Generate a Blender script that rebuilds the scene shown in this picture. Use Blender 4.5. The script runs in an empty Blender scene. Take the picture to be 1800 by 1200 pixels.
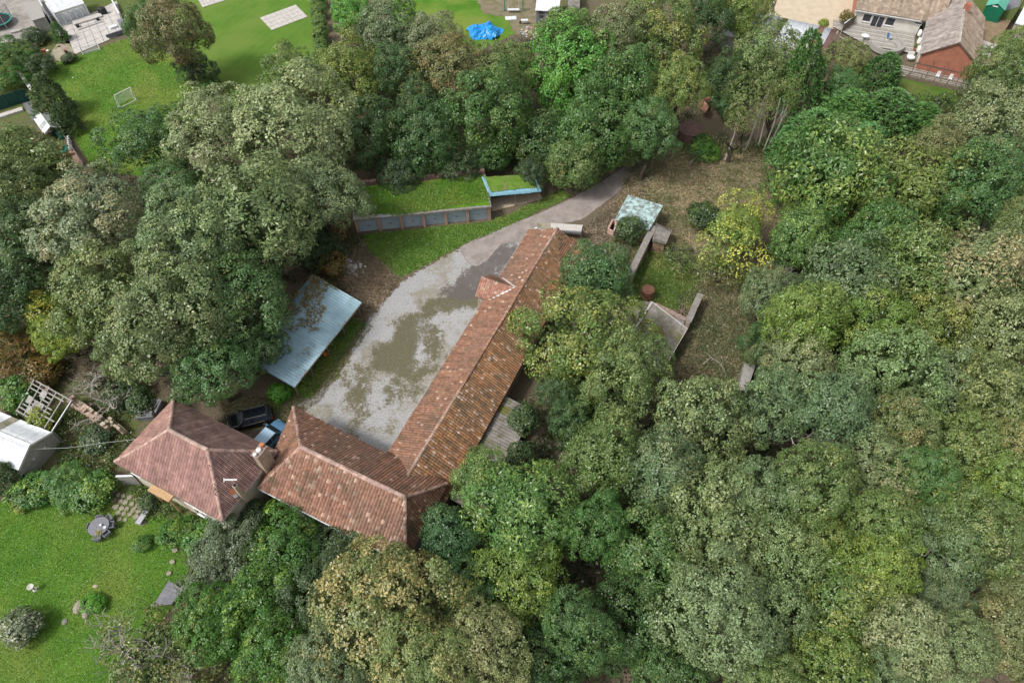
import bpy, math, random
import numpy as np
from mathutils import Vector, Matrix

rng = np.random.default_rng(7)
random.seed(7)
SC = bpy.context.scene
COL = SC.collection

# ------------------------------------------------------------------ camera, light, exposure
CAM_H, CAM_PITCH, CAM_F = 60.0, math.radians(53.0), 1200.0      # 24 mm lens, 60 m up, looking 53 degrees down
cam_d = bpy.data.cameras.new('camera')
cam_d.sensor_width = 36.0
cam_d.lens = 24.0
cam_d.clip_start, cam_d.clip_end = 0.5, 3000.0
cam = bpy.data.objects.new('camera', cam_d)
cam.location = (0, 0, CAM_H)
cam.rotation_euler = (math.radians(90) - CAM_PITCH, 0, 0)
COL.objects.link(cam)
SC.camera = cam

SUN_EL, SUN_AZ = 52.0, 245.0           # degrees; azimuth clockwise from +Y (from the left, a little behind the camera)
w = bpy.data.worlds.new('World')
SC.world = w
w.use_nodes = True
nt = w.node_tree
bg = nt.nodes['Background']
sky = nt.nodes.new('ShaderNodeTexSky')
sky.sky_type = 'NISHITA'
sky.sun_disc = False
sky.sun_elevation = math.radians(SUN_EL)
sky.sun_rotation = math.radians(SUN_AZ)
sky.air_density = 1.0
sky.dust_density = 3.0
hsv = nt.nodes.new('ShaderNodeHueSaturation')      # an overcast sky is nearly grey
hsv.inputs['Saturation'].default_value = 0.22
nt.links.new(sky.outputs['Color'], hsv.inputs['Color'])
nt.links.new(hsv.outputs['Color'], bg.inputs['Color'])
bg.inputs['Strength'].default_value = 0.12
sun_d = bpy.data.lights.new('sun', 'SUN')
sun_d.energy = 1.7
sun_d.angle = math.radians(11)
sun_d.color = (1.0, 0.96, 0.9)
sun = bpy.data.objects.new('sun', sun_d)
_e, _a = math.radians(SUN_EL), math.radians(SUN_AZ)
sv = Vector((math.sin(_a) * math.cos(_e), math.cos(_a) * math.cos(_e), math.sin(_e)))
sun.rotation_euler = sv.to_track_quat('Z', 'Y').to_euler()
sun.location = (0, 0, 150)
COL.objects.link(sun)
SC.view_settings.view_transform = 'Standard'
SC.view_settings.look = 'None'
SC.view_settings.gamma = 1.0
SC.view_settings.use_curve_mapping = False
SC.view_settings.exposure = 0.58
SC.cycles.max_bounces = 6
SC.cycles.diffuse_bounces = 3
SC.cycles.glossy_bounces = 2
SC.cycles.transmission_bounces = 4
SC.cycles.transparent_max_bounces = 12

# ------------------------------------------------------------------ survey: a point of the 1800 x 1200 photograph at height z -> metres
_c, _s = math.cos(CAM_PITCH), math.sin(CAM_PITCH)
def P(x, y, z=0.0):
    u, v = (x - 900) / CAM_F, (600 - y) / CAM_F
    r = np.array([u, _c + v * _s, -_s + v * _c])
    return np.array([0, 0, CAM_H]) + r * ((z - CAM_H) / r[2])
def MPP(x, y, z=0.0):                   # metres per photograph pixel there
    v = (600 - y) / CAM_F
    return (CAM_H - z) / (_s - v * _c) / CAM_F
def PP(pts, z=0.0):
    return np.array([P(x, y, z) for x, y in pts])

# ------------------------------------------------------------------ materials
def nodes(name):
    m = bpy.data.materials.new(name)
    m.use_nodes = True
    t = m.node_tree
    return m, t, t.nodes['Principled BSDF']
def nmix(t, fac, a, b, mode='MIX'):
    n = t.nodes.new('ShaderNodeMix')
    n.data_type = 'RGBA'
    n.blend_type = mode
    for s, v in ((0, fac), (6, a), (7, b)):
        if isinstance(v, bpy.types.NodeSocket): t.links.new(v, n.inputs[s])
        elif isinstance(v, (tuple, list)): n.inputs[s].default_value = (*v, 1) if len(v) == 3 else v
        else: n.inputs[s].default_value = v
    return n.outputs[2]
def nmath(t, op, a, b=0.0, c=0.0, clamp=False):
    n = t.nodes.new('ShaderNodeMath')
    n.operation = op
    n.use_clamp = clamp
    for i, v in enumerate((a, b, c)):
        if isinstance(v, bpy.types.NodeSocket): t.links.new(v, n.inputs[i])
        else: n.inputs[i].default_value = v
    return n.outputs[0]
def nramp(t, x, a, b):
    n = t.nodes.new('ShaderNodeMapRange')
    n.interpolation_type = 'SMOOTHSTEP'
    t.links.new(x, n.inputs[0])
    n.inputs[1].default_value, n.inputs[2].default_value = a, b
    return n.outputs[0]
def nnoise(t, scale, detail=4.0, rough=0.6, vec=None):
    if vec is None:
        tc = t.nodes.get('tc') or t.nodes.new('ShaderNodeTexCoord')
        tc.name = 'tc'
        vec = tc.outputs['Object']
    n = t.nodes.new('ShaderNodeTexNoise')
    n.inputs['Scale'].default_value = scale
    n.inputs['Detail'].default_value = detail
    n.inputs['Roughness'].default_value = rough
    t.links.new(vec, n.inputs['Vector'])
    return n.outputs['Fac']
def nattr(t, name, kind='GEOMETRY'):
    n = t.nodes.new('ShaderNodeAttribute')
    n.attribute_type = kind
    n.attribute_name = name
    return n
def nbump(t, p, h, strength=0.4, dist=0.02):
    n = t.nodes.new('ShaderNodeBump')
    n.inputs['Strength'].default_value = strength
    n.inputs['Distance'].default_value = dist
    t.links.new(h, n.inputs['Height'])
    t.links.new(n.outputs[0], p.inputs['Normal'])
def mat(name, c1, c2=None, scale=3.0, rough=0.8, stain=None, bump=0.0, attr=None, metal=0.0, spec=0.3, dirt=None):
    """two tones mixed by noise; stain = (colour, scale, low, high): a third tone in patches; attr: colour attribute that replaces c1"""
    m, t, p = nodes(name)
    c2 = c2 or tuple(x * 0.7 for x in c1)
    base = nattr(t, attr).outputs['Color'] if attr else None
    n1 = nnoise(t, scale, 5)
    f = nramp(t, n1, 0.3, 0.7)
    if base is not None:
        k = nmath(t, 'MULTIPLY_ADD', f, 0.5, 0.75)
        col = nmix(t, 1.0, base, k, 'MULTIPLY')
    else:
        col = nmix(t, f, c1, c2)
    for st in ([stain] if stain else []) + ([dirt] if dirt else []):
        sc_, scale_, lo, hi = st
        n2 = nnoise(t, scale_, 6, 0.7)
        col = nmix(t, nramp(t, n2, lo, hi), col, sc_)
    t.links.new(col, p.inputs['Base Color'])
    p.inputs['Roughness'].default_value = rough
    p.inputs['Metallic'].default_value = metal
    p.inputs['Specular IOR Level'].default_value = spec
    if bump: nbump(t, p, nnoise(t, scale * 6, 3), bump, 0.03)
    return m

def leaf_material():
    m, t, p = nodes('leaves')
    oi = t.nodes.new('ShaderNodeObjectInfo')
    lc = nattr(t, 'lc')
    sep = t.nodes.new('ShaderNodeSeparateColor')
    t.links.new(lc.outputs['Color'], sep.inputs[0])
    fall = nattr(t, 'fall_color', 'OBJECT').outputs['Color']
    amt = nattr(t, 'fall_amount', 'OBJECT').outputs['Fac']
    # lobes (g) turn first, with a little leaf by leaf scatter (r)
    x = nmath(t, 'ADD', sep.outputs[1], nmath(t, 'MULTIPLY_ADD', sep.outputs[0], 0.5, -0.25))
    x = nmath(t, 'ADD', x, amt)
    turn = nramp(t, x, 0.8, 1.15)
    col = nmix(t, turn, oi.outputs['Color'], fall)
    h = t.nodes.new('ShaderNodeHueSaturation')
    t.links.new(col, h.inputs['Color'])
    t.links.new(nmath(t, 'MULTIPLY_ADD', sep.outputs[2], 0.05, 0.475), h.inputs['Hue'])
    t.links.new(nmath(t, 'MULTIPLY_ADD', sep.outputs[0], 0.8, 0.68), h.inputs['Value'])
    t.links.new(h.outputs[0], p.inputs['Base Color'])
    p.inputs['Roughness'].default_value = 0.38
    p.inputs['Specular IOR Level'].default_value = 0.5
    tr = t.nodes.new('ShaderNodeBsdfTranslucent')
    t.links.new(nmix(t, 0.5, h.outputs[0], (0.25, 0.3, 0.05), 'MIX'), tr.inputs['Color'])
    ms = t.nodes.new('ShaderNodeMixShader')
    ms.inputs[0].default_value = 0.09
    t.links.new(p.outputs[0], ms.inputs[1])
    t.links.new(tr.outputs[0], ms.inputs[2])
    t.links.new(ms.outputs[0], t.nodes['Material Output'].inputs['Surface'])
    return m

def sheet_material(name, paint, amp=0.5, nscale=1.2):
    """ground sheets: ragged edge cut where the attribute 'sd' (metres inside the outline) plus noise falls below zero"""
    m, t, p = nodes(name)
    tc = t.nodes.new('ShaderNodeTexCoord'); tc.name = 'tc'
    rough = paint(t, p)
    sd = nattr(t, 'sd').outputs['Fac']
    e = nmath(t, 'SUBTRACT', nnoise(t, nscale, 6, 0.75), 0.5)
    e2 = nmath(t, 'ADD', sd, nmath(t, 'MULTIPLY', e, amp * 4))
    a = nramp(t, e2, -0.06, 0.06)
    tb = t.nodes.new('ShaderNodeBsdfTransparent')
    ms = t.nodes.new('ShaderNodeMixShader')
    t.links.new(a, ms.inputs[0])
    t.links.new(tb.outputs[0], ms.inputs[1])
    t.links.new(p.outputs[0], ms.inputs[2])
    t.links.new(ms.outputs[0], t.nodes['Material Output'].inputs['Surface'])
    return m
def grass_paint(c1, c2, c3, stripes=0.0):
    def f(t, p):
        n1 = nnoise(t, 0.35, 6, 0.65); n2 = nnoise(t, 7.0, 3, 0.7); n3 = nnoise(t, 0.12, 3, 0.5)
        col = nmix(t, nramp(t, n1, 0.35, 0.68), c1, c2)
        col = nmix(t, nmath(t, 'MULTIPLY', nramp(t, n3, 0.42, 0.66), 0.8), col, c3)
        if stripes:
            wv = t.nodes.new('ShaderNodeTexWave'); wv.inputs['Scale'].default_value = 0.22
            wv.inputs['Distortion'].default_value = 1.0
            wv.inputs['Detail'].default_value = 1.0
            mp = t.nodes.new('ShaderNodeMapping'); mp.inputs['Rotation'].default_value = (0, 0, 0.35)
            t.links.new(t.nodes['tc'].outputs['Object'], mp.inputs[0]); t.links.new(mp.outputs[0], wv.inputs['Vector'])
            col = nmix(t, nmath(t, 'MULTIPLY', wv.outputs['Fac'], stripes), col, c3)
        v = nmath(t, 'MULTIPLY_ADD', n2, 1.1, 0.45)
        col = nmix(t, 1.0, col, v, 'MULTIPLY')
        t.links.new(col, p.inputs['Base Color'])
        p.inputs['Roughness'].default_value = 0.9
        p.inputs['Specular IOR Level'].default_value = 0.1
        nbump(t, p, nnoise(t, 9.0, 4, 0.8), 0.7, 0.08)
    return f

MAT = {}
def M(name): return MAT[name]
MAT['leaf'] = leaf_material()
MAT['bark'] = mat('bark', (0.11, 0.09, 0.065), (0.05, 0.045, 0.035), 6, 0.9, bump=0.6)
MAT['dead_wood'] = mat('dead_wood', (0.43, 0.4, 0.35), (0.29, 0.27, 0.23), 5, 0.85)
MAT['pantile'] = mat('pantile', (0, 0, 0), None, 3.5, 0.85, attr='col', stain=((0.1, 0.085, 0.055), 0.55, 0.5, 0.75), dirt=((0.09, 0.07, 0.055), 4.0, 0.6, 0.75), bump=0.25)
MAT['new_tile'] = mat('new_tile', (0, 0, 0), None, 1.2, 0.85, attr='col', bump=0.15)
MAT['mortar'] = mat('mortar', (0.38, 0.29, 0.24), (0.24, 0.17, 0.14), 5, 0.9)
MAT['render'] = mat('render', (0.62, 0.55, 0.43), (0.5, 0.44, 0.36), 1.5, 0.9, stain=((0.3, 0.28, 0.22), 0.8, 0.55, 0.8))
MAT['grey_render'] = mat('grey_render', (0.42, 0.4, 0.37), (0.3, 0.29, 0.27), 1.5, 0.9)
MAT['white'] = mat('white_paint', (0.8, 0.8, 0.8), (0.7, 0.7, 0.7), 2, 0.5)
MAT['white_worn'] = mat('white_worn', (0.72, 0.74, 0.76), (0.6, 0.63, 0.66), 1.5, 0.55, stain=((0.4, 0.42, 0.42), 1.5, 0.58, 0.75))
MAT['dark'] = mat('black_and_shade', (0.015, 0.015, 0.015), None, 2, 0.9)  # near black for dark parts; also stands in for shade in hollows
MAT['timber'] = mat('timber', (0.24, 0.19, 0.14), (0.14, 0.11, 0.085), 4, 0.85)
MAT['grey_timber'] = mat('grey_timber', (0.42, 0.4, 0.37), (0.27, 0.26, 0.24), 4, 0.85, bump=0.3)
MAT['tan_timber'] = mat('tan_timber', (0.55, 0.36, 0.2), (0.42, 0.27, 0.15), 3, 0.7)
MAT['stone'] = mat('stone', (0, 0, 0), None, 5, 0.92, attr='col', bump=0.5)
MAT['concrete'] = mat('concrete', (0.46, 0.44, 0.42), (0.33, 0.31, 0.29), 1.6, 0.9, stain=((0.2, 0.19, 0.15), 1.3, 0.55, 0.75), bump=0.3)
MAT['slate_top'] = mat('slate_top', (0.3, 0.28, 0.26), (0.2, 0.18, 0.17), 3, 0.85, stain=((0.2, 0.2, 0.1), 1.5, 0.5, 0.7), bump=0.4)
MAT['blue_sheet'] = mat('blue_sheet', (0.36, 0.52, 0.6), (0.3, 0.45, 0.53), 1.2, 0.6, stain=((0.17, 0.15, 0.09), 0.5, 0.53, 0.66), dirt=((0.2, 0.22, 0.2), 5.0, 0.62, 0.7))
MAT['blue_trim'] = mat('blue_trim', (0.27, 0.5, 0.6), (0.2, 0.4, 0.5), 2, 0.5)
MAT['aqua_sheet'] = mat('aqua_sheet', (0.46, 0.63, 0.63), (0.36, 0.53, 0.54), 1.5, 0.7, stain=((0.2, 0.22, 0.2), 1.6, 0.42, 0.58), dirt=((0.7, 0.8, 0.8), 5, 0.62, 0.7))
MAT['asbestos'] = mat('asbestos', (0.29, 0.27, 0.25), (0.19, 0.175, 0.155), 2.5, 0.92, stain=((0.12, 0.12, 0.06), 0.9, 0.46, 0.66), dirt=((0.45, 0.43, 0.4), 7.0, 0.62, 0.7))
MAT['asbestos_mossy'] = mat('asbestos_mossy', (0.25, 0.23, 0.2), (0.16, 0.15, 0.12), 2.5, 0.92, stain=((0.14, 0.14, 0.035), 0.6, 0.42, 0.6), dirt=((0.6, 0.58, 0.54), 8.0, 0.6, 0.7))
MAT['galvanised'] = mat('galvanised', (0.62, 0.64, 0.68), (0.48, 0.5, 0.54), 2, 0.45, metal=0.3, stain=((0.3, 0.2, 0.15), 1.0, 0.6, 0.75))
MAT['rust'] = mat('rust', (0.34, 0.17, 0.11), (0.22, 0.1, 0.07), 2.5, 0.9, stain=((0.42, 0.28, 0.2), 2, 0.5, 0.7))
MAT['rust_dark'] = mat('rust_dark', (0.2, 0.12, 0.1), (0.12, 0.075, 0.065), 2.0, 0.9)
MAT['rust_pink'] = mat('rust_pink', (0.6, 0.42, 0.37), (0.48, 0.32, 0.27), 4, 0.8)
MAT['door_grey'] = mat('door_grey', (0.36, 0.43, 0.48), (0.28, 0.35, 0.4), 1.0, 0.55, stain=((0.4, 0.42, 0.42), 1.6, 0.6, 0.75))
MAT['green_felt'] = mat('green_felt', (0.025, 0.09, 0.07), (0.015, 0.06, 0.05), 2, 0.8)
MAT['teal'] = mat('teal', (0.03, 0.28, 0.24), (0.02, 0.2, 0.18), 3, 0.45)
MAT['green_wall'] = mat('green_wall', (0.01, 0.16, 0.085), (0.008, 0.12, 0.07), 2, 0.5)
MAT['green_roof'] = mat('green_roof', (0.12, 0.45, 0.33), (0.1, 0.38, 0.28), 1, 0.5)
MAT['tarp'] = mat('tarp', (0.02, 0.33, 0.75), (0.01, 0.24, 0.62), 1.2, 0.35, spec=0.5)
MAT['rattan'] = mat('rattan', (0.24, 0.24, 0.27), (0.17, 0.17, 0.2), 12, 0.8, bump=0.4)
MAT['rattan_pale'] = mat('rattan_pale', (0.4, 0.38, 0.35), (0.3, 0.285, 0.26), 10, 0.8, bump=0.4)
MAT['black'] = mat('black_cloth', (0.015, 0.017, 0.02), (0.025, 0.028, 0.03), 3, 0.6)
MAT['grey_sheet'] = mat('grey_sheet', (0.22, 0.22, 0.24), (0.15, 0.15, 0.165), 1.5, 0.6)
MAT['terracotta'] = mat('terracotta', (0.5, 0.2, 0.1), (0.4, 0.15, 0.08), 4, 0.8)
MAT['pink_flower'] = mat('pink_flower', (0.45, 0.12, 0.12), (0.3, 0.08, 0.1), 8, 0.8)
MAT['yellow'] = mat('yellow_plastic', (0.75, 0.5, 0.06), (0.65, 0.42, 0.05), 4, 0.5)
MAT['orange'] = mat('orange_plastic', (0.8, 0.25, 0.03), (0.7, 0.2, 0.03), 4, 0.5)
MAT['blue_plastic'] = mat('blue_plastic', (0.06, 0.16, 0.42), (0.05, 0.12, 0.35), 4, 0.4)
MAT['tan_wall'] = mat('tan_wall', (0.5, 0.4, 0.3), (0.4, 0.32, 0.24), 2, 0.9)
MAT['lead'] = mat('lead', (0.5, 0.52, 0.54), (0.36, 0.38, 0.4), 4, 0.5, metal=0.2)
MAT['cable'] = mat('cable', (0.4, 0.42, 0.4), None, 2, 0.6)
MAT['bung_tile'] = mat('bung_tile', (0, 0, 0), None, 1.0, 0.9, attr='col', bump=0.1)
MAT['bung_wall'] = mat('bung_wall', (0.7, 0.67, 0.62), (0.6, 0.57, 0.52), 0.8, 0.9)
MAT['cushion'] = mat('cushion', (0.45, 0.45, 0.5), (0.38, 0.38, 0.43), 5, 0.9)
MAT['slab'] = mat('slab', (0.56, 0.53, 0.5), (0.46, 0.43, 0.4), 1.5, 0.85, stain=((0.32, 0.3, 0.27), 1.8, 0.58, 0.75))
MAT['old_slab'] = mat('old_slab', (0.34, 0.3, 0.24), (0.25, 0.23, 0.18), 3, 0.9, stain=((0.14, 0.16, 0.05), 1.5, 0.5, 0.7), bump=0.4)
MAT['skin'] = mat('aerial_metal', (0.75, 0.76, 0.78), (0.6, 0.6, 0.62), 4, 0.35, metal=0.4)

def brick_material(name, c1, c2, mortar, scale=1.0):
    m, t, p = nodes(name)
    tc = t.nodes.new('ShaderNodeTexCoord'); tc.name = 'tc'
    g = t.nodes.new('ShaderNodeNewGeometry')
    # rows follow height, run follows the wall
    sx = t.nodes.new('ShaderNodeSeparateXYZ'); t.links.new(tc.outputs['Object'], sx.inputs[0])
    cx = t.nodes.new('ShaderNodeCombineXYZ')
    t.links.new(nmath(t, 'ADD', sx.outputs[0], sx.outputs[1]), cx.inputs[0]); t.links.new(sx.outputs[2], cx.inputs[1])
    b = t.nodes.new('ShaderNodeTexBrick')
    t.links.new(cx.outputs[0], b.inputs['Vector'])
    b.inputs['Color1'].default_value = (*c1, 1); b.inputs['Color2'].default_value = (*c2, 1); b.inputs['Mortar'].default_value = (*mortar, 1)
    b.inputs['Scale'].default_value = scale
    b.inputs['Brick Width'].default_value = 0.225; b.inputs['Row Height'].default_value = 0.075; b.inputs['Mortar Size'].default_value = 0.008
    n = nnoise(t, 1.2, 5)
    col = nmix(t, 1.0, b.outputs['Color'], nmath(t, 'MULTIPLY_ADD', n, 0.9, 0.55), 'MULTIPLY')
    t.links.new(col, p.inputs['Base Color'])
    p.inputs['Roughness'].default_value = 0.9
    nbump(t, p, b.outputs['Fac'], 0.4, -0.01)
    return m
MAT['brick'] = brick_material('brick_red', (0.42, 0.2, 0.14), (0.34, 0.16, 0.11), (0.36, 0.32, 0.28))
MAT['brick_pink'] = brick_material('brick_pink', (0.46, 0.26, 0.2), (0.4, 0.22, 0.17), (0.42, 0.38, 0.33))
MAT['brick_bung'] = brick_material('brick_bungalow', (0.42, 0.15, 0.085), (0.36, 0.125, 0.075), (0.34, 0.2, 0.15))
MAT['brick_pale'] = brick_material('brick_pale', (0.45, 0.36, 0.27), (0.36, 0.28, 0.21), (0.42, 0.38, 0.32))

def glass_material(name, col, rough=0.08):
    m, t, p = nodes(name)
    p.inputs['Base Color'].default_value = (*col, 1)
    p.inputs['Roughness'].default_value = rough
    p.inputs['Specular IOR Level'].default_value = 0.8
    return m
MAT['pane'] = glass_material('window_glass', (0.03, 0.035, 0.045))
MAT['car_black'] = glass_material('car_black', (0.006, 0.008, 0.012), 0.18)
MAT['car_blue'] = glass_material('car_blue', (0.42, 0.6, 0.75), 0.3)
MAT['car_dblue'] = glass_material('car_mid_blue', (0.1, 0.22, 0.36), 0.2)
MAT['tail'] = glass_material('tail_light_red', (0.25, 0.01, 0.01), 0.2)
MAT['chrome'] = mat('chrome', (0.7, 0.7, 0.7), (0.6, 0.6, 0.6), 2, 0.2, metal=0.8)
MAT['tyre'] = mat('tyre', (0.02, 0.02, 0.02), None, 5, 0.8)
def clear_material():
    m, t, p = nodes('clear_glazing')
    p.inputs['Base Color'].default_value = (0.75, 0.8, 0.8, 1)
    p.inputs['Roughness'].default_value = 0.1
    tb = t.nodes.new('ShaderNodeBsdfTransparent'); ms = t.nodes.new('ShaderNodeMixShader'); ms.inputs[0].default_value = 0.3
    t.links.new(tb.outputs[0], ms.inputs[1]); t.links.new(p.outputs[0], ms.inputs[2])
    t.links.new(ms.outputs[0], t.nodes['Material Output'].inputs['Surface'])
    return m
MAT['clear'] = clear_material()

# ------------------------------------------------------------------ object helpers
ORG = {}                                 # world position of every thing's base
def tag(o, label=None, cat=None, group=None, kind=None):
    if label: o['label'] = label
    if cat: o['category'] = cat
    if group: o['group'] = group
    if kind: o['kind'] = kind
    return o
def thing(name, label, cat, loc, group=None):
    o = bpy.data.objects.new(name, None)
    o.empty_display_size = 0.3
    COL.objects.link(o)
    o.location = tuple(float(v) for v in loc)
    ORG[o.name] = np.array(loc, float)
    return tag(o, label, cat, group)
def link_mesh(name, v, f, m, parent=None, loc=None, smooth=False, attrs=None):
    me = bpy.data.meshes.new(name)
    v = np.asarray(v, float)
    base = ORG[parent.name] if parent is not None else (np.array(loc, float) if loc is not None else np.zeros(3))
    me.from_pydata((v - base).tolist(), [], [list(map(int, q)) for q in f])
    if m is not None: me.materials.append(m)
    for an, (kind, arr) in (attrs or {}).items():
        a = me.attributes.new(an, kind, 'POINT')
        if kind == 'FLOAT': a.data.foreach_set('value', np.asarray(arr, np.float32).ravel())
        else: a.data.foreach_set('color', np.asarray(arr, np.float32).ravel())
    if smooth: me.polygons.foreach_set('use_smooth', [True] * len(me.polygons))
    me.update()
    o = bpy.data.objects.new(name, me)
    COL.objects.link(o)
    if parent is not None: o.parent = parent
    elif loc is not None: o.location = tuple(float(x) for x in loc)
    ORG[o.name] = base
    return o
def fast_mesh(name, v, quads, attrs=None):
    """big quad mesh from numpy arrays"""
    me = bpy.data.meshes.new(name)
    n = len(quads); k = quads.shape[1]
    me.vertices.add(len(v)); me.vertices.foreach_set('co', np.asarray(v, np.float32).ravel())
    me.loops.add(n * k); me.loops.foreach_set('vertex_index', quads.astype(np.int32).ravel())
    me.polygons.add(n); me.polygons.foreach_set('loop_start', np.arange(0, n * k, k, dtype=np.int32))
    for an, (kind, arr) in (attrs or {}).items():
        a = me.attributes.new(an, kind, 'POINT')
        a.data.foreach_set('value' if kind == 'FLOAT' else 'color', np.asarray(arr, np.float32).ravel())
    me.update(calc_edges=True)
    return me
class MB:
    def __init__(s): s.v, s.f, s.c = [], [], []
    def add(s, v, f, col=None):
        o = len(s.v)
        s.v += [tuple(map(float, q)) for q in v]
        s.f += [[i + o for i in q] for q in f]
        s.c += [(*(col if col is not None else (0.5, 0.5, 0.5)), 1.0)] * len(v)
        return s
    def prism(s, poly, vec, col=None):    # poly: 3-D ring, swept by vec
        n = len(poly); vec = np.array(vec, float)
        a = [np.array(p, float) for p in poly]; b = [p + vec for p in a]
        return s.add(a + b, [list(range(n))[::-1], [n + i for i in range(n)]] + [[i, (i + 1) % n, n + (i + 1) % n, n + i] for i in range(n)], col)
    def beam(s, p, q, wd, ht, col=None, up=(0, 0, 1)):   # box bar from p to q
        p, q = np.array(p, float), np.array(q, float); d = q - p; L = np.linalg.norm(d); d /= L
        up = np.array(up, float)
        if abs(d @ up) > 0.95: up = np.array([1.0, 0, 0])
        x = np.cross(d, up); x /= np.linalg.norm(x); y = np.cross(x, d)
        c = [p + x * a * wd / 2 + y * b * ht / 2 for a, b in ((-1, -1), (1, -1), (1, 1), (-1, 1))]
        return s.prism(c, q - p, col)
    def box(s, c, dx, dy, dz, ang=0.0, col=None):         # centre of the bottom face
        ca, sa = math.cos(ang), math.sin(ang); c = np.array(c, float)
        r = [c + np.array([ca * a * dx / 2 - sa * b * dy / 2, sa * a * dx / 2 + ca * b * dy / 2, 0]) for a, b in ((-1, -1), (1, -1), (1, 1), (-1, 1))]
        return s.prism(r, (0, 0, dz), col)
    def tube(s, pts, r, n=6, col=None):
        pts = [np.array(p, float) for p in pts]; k = len(pts); r = [r] * k if np.isscalar(r) else r
        vs, fs = [], []
        for i, p in enumerate(pts):
            d = pts[min(i + 1, k - 1)] - pts[max(i - 1, 0)]; d = d / (np.linalg.norm(d) + 1e-9)
            x = np.cross(d, (0.13, 0.31, 0.94) if abs(d[2]) < 0.9 else (1, 0, 0)); x /= np.linalg.norm(x); y = np.cross(d, x)
            vs += [p + r[i] * (math.cos(t) * x + math.sin(t) * y) for t in np.arange(n) * 2 * math.pi / n]
        for i in range(k - 1):
            fs += [[i * n + j, i * n + (j + 1) % n, (i + 1) * n + (j + 1) % n, (i + 1) * n + j] for j in range(n)]
        fs += [list(range(n))[::-1], [(k - 1) * n + j for j in range(n)]]
        return s.add(vs, fs, col)
    def lathe(s, c, prof, n=16, col=None, sx=1.0, sy=1.0, caps=True):   # prof: (radius, height) list
        c = np.array(c, float); k = len(prof)
        vs = [c + np.array([r * sx * math.cos(t), r * sy * math.sin(t), h]) for r, h in prof for t in np.arange(n) * 2 * math.pi / n]
        fs = [[i * n + j, i * n + (j + 1) % n, (i + 1) * n + (j + 1) % n, (i + 1) * n + j] for i in range(k - 1) for j in range(n)]
        if caps: fs += [list(range(n))[::-1], [(k - 1) * n + j for j in range(n)]]
        return s.add(vs, fs, col)
    def build(s, name, m, parent=None, loc=None, smooth=False, kind=None):
        o = link_mesh(name, s.v, s.f, m, parent, loc, smooth, {'col': ('FLOAT_COLOR', s.c)})
        if kind: o['kind'] = kind
        return o
def solo(mb, name, m, label, cat, loc=None, group=None, smooth=False):
    if loc is None:
        a = np.array(mb.v); loc = np.array([a[:, 0].mean(), a[:, 1].mean(), a[:, 2].min()])
    return tag(mb.build(name, m, None, loc, smooth), label, cat, group)
def dup(root, loc, rz=0.0, label=None):
    r = root.copy(); COL.objects.link(r); r.location = tuple(map(float, loc)); r.rotation_euler = (0, 0, rz)
    if label: r['label'] = label
    for ch in list(root.children):
        c = ch.copy(); COL.objects.link(c); c.parent = r
        for g in list(ch.children):
            d = g.copy(); COL.objects.link(d); d.parent = c
    return r

# ------------------------------------------------------------------ value noise in numpy
_G = rng.random((256, 256))
def vnoise(x, y, f):
    x, y = np.asarray(x) * f, np.asarray(y) * f
    xi, yi = np.floor(x).astype(int), np.floor(y).astype(int); u, v = x - xi, y - yi
    u, v = u * u * (3 - 2 * u), v * v * (3 - 2 * v)
    g = lambda a, b: _G[a % 256, b % 256]
    return (g(xi, yi) * (1 - u) + g(xi + 1, yi) * u) * (1 - v) + (g(xi, yi + 1) * (1 - u) + g(xi + 1, yi + 1) * u) * v
def fbm(x, y, f, o=4):
    return sum(vnoise(x, y, f * 2 ** i) * 0.5 ** i for i in range(o)) / sum(0.5 ** i for i in range(o))
def sdist(px, py, poly):
    """signed distance to a polygon, positive inside"""
    poly = np.asarray(poly)[:, :2]; d = np.full(px.shape, 1e9); ins = np.zeros(px.shape, bool)
    for i in range(len(poly)):
        a, b = poly[i], poly[(i + 1) % len(poly)]; e = b - a
        t = np.clip(((px - a[0]) * e[0] + (py - a[1]) * e[1]) / (e @ e + 1e-12), 0, 1)
        d = np.minimum(d, np.hypot(px - a[0] - t * e[0], py - a[1] - t * e[1]))
        c = ((a[1] > py) != (b[1] > py)) & (px < (b[0] - a[0]) * (py - a[1]) / (b[1] - a[1] + 1e-12) + a[0])
        ins ^= c
    return np.where(ins, d, -d)
def soft(px, py, pts, width, z=0.0):
    """0..1 mask of a photograph outline laid on the ground, with a blurred, ragged edge"""
    s = sdist(px, py, PP(pts, z))
    return np.clip(0.5 + (s + (fbm(px, py, 0.5) - 0.5) * width * 2.5) / width, 0, 1)
def sheet(name, pts, m, z=0.006, cell=0.5, margin=1.4, world=False, kind='structure', extra=None, parent=None):
    poly = np.asarray(pts) if world else PP(pts)
    lo, hi = poly[:, :2].min(0) - margin, poly[:, :2].max(0) + margin
    xs, ys = np.arange(lo[0], hi[0] + cell, cell), np.arange(lo[1], hi[1] + cell, cell)
    X, Y = np.meshgrid(xs, ys); s = sdist(X, Y, poly); nx = len(xs)
    keep = s > -margin
    I = np.arange(X.size).reshape(X.shape)
    q = np.stack([I[:-1, :-1], I[:-1, 1:], I[1:, 1:], I[1:, :-1]], -1).reshape(-1, 4)
    k = keep.ravel()[q].any(1); q = q[k]
    used = np.unique(q); mp = np.zeros(X.size, int); mp[used] = np.arange(len(used))
    v = np.stack([X.ravel()[used], Y.ravel()[used], np.full(len(used), z)], 1)
    at = {'sd': ('FLOAT', s.ravel()[used])}
    if extra: at.update({k_: ('FLOAT', fn(v[:, 0], v[:, 1])) for k_, fn in extra.items()})
    me = fast_mesh(name, v, mp[q], at); me.materials.append(m)
    o = bpy.data.objects.new(name, me); COL.objects.link(o)
    if kind: o['kind'] = kind
    if parent is not None: o.parent = parent
    return o

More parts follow.
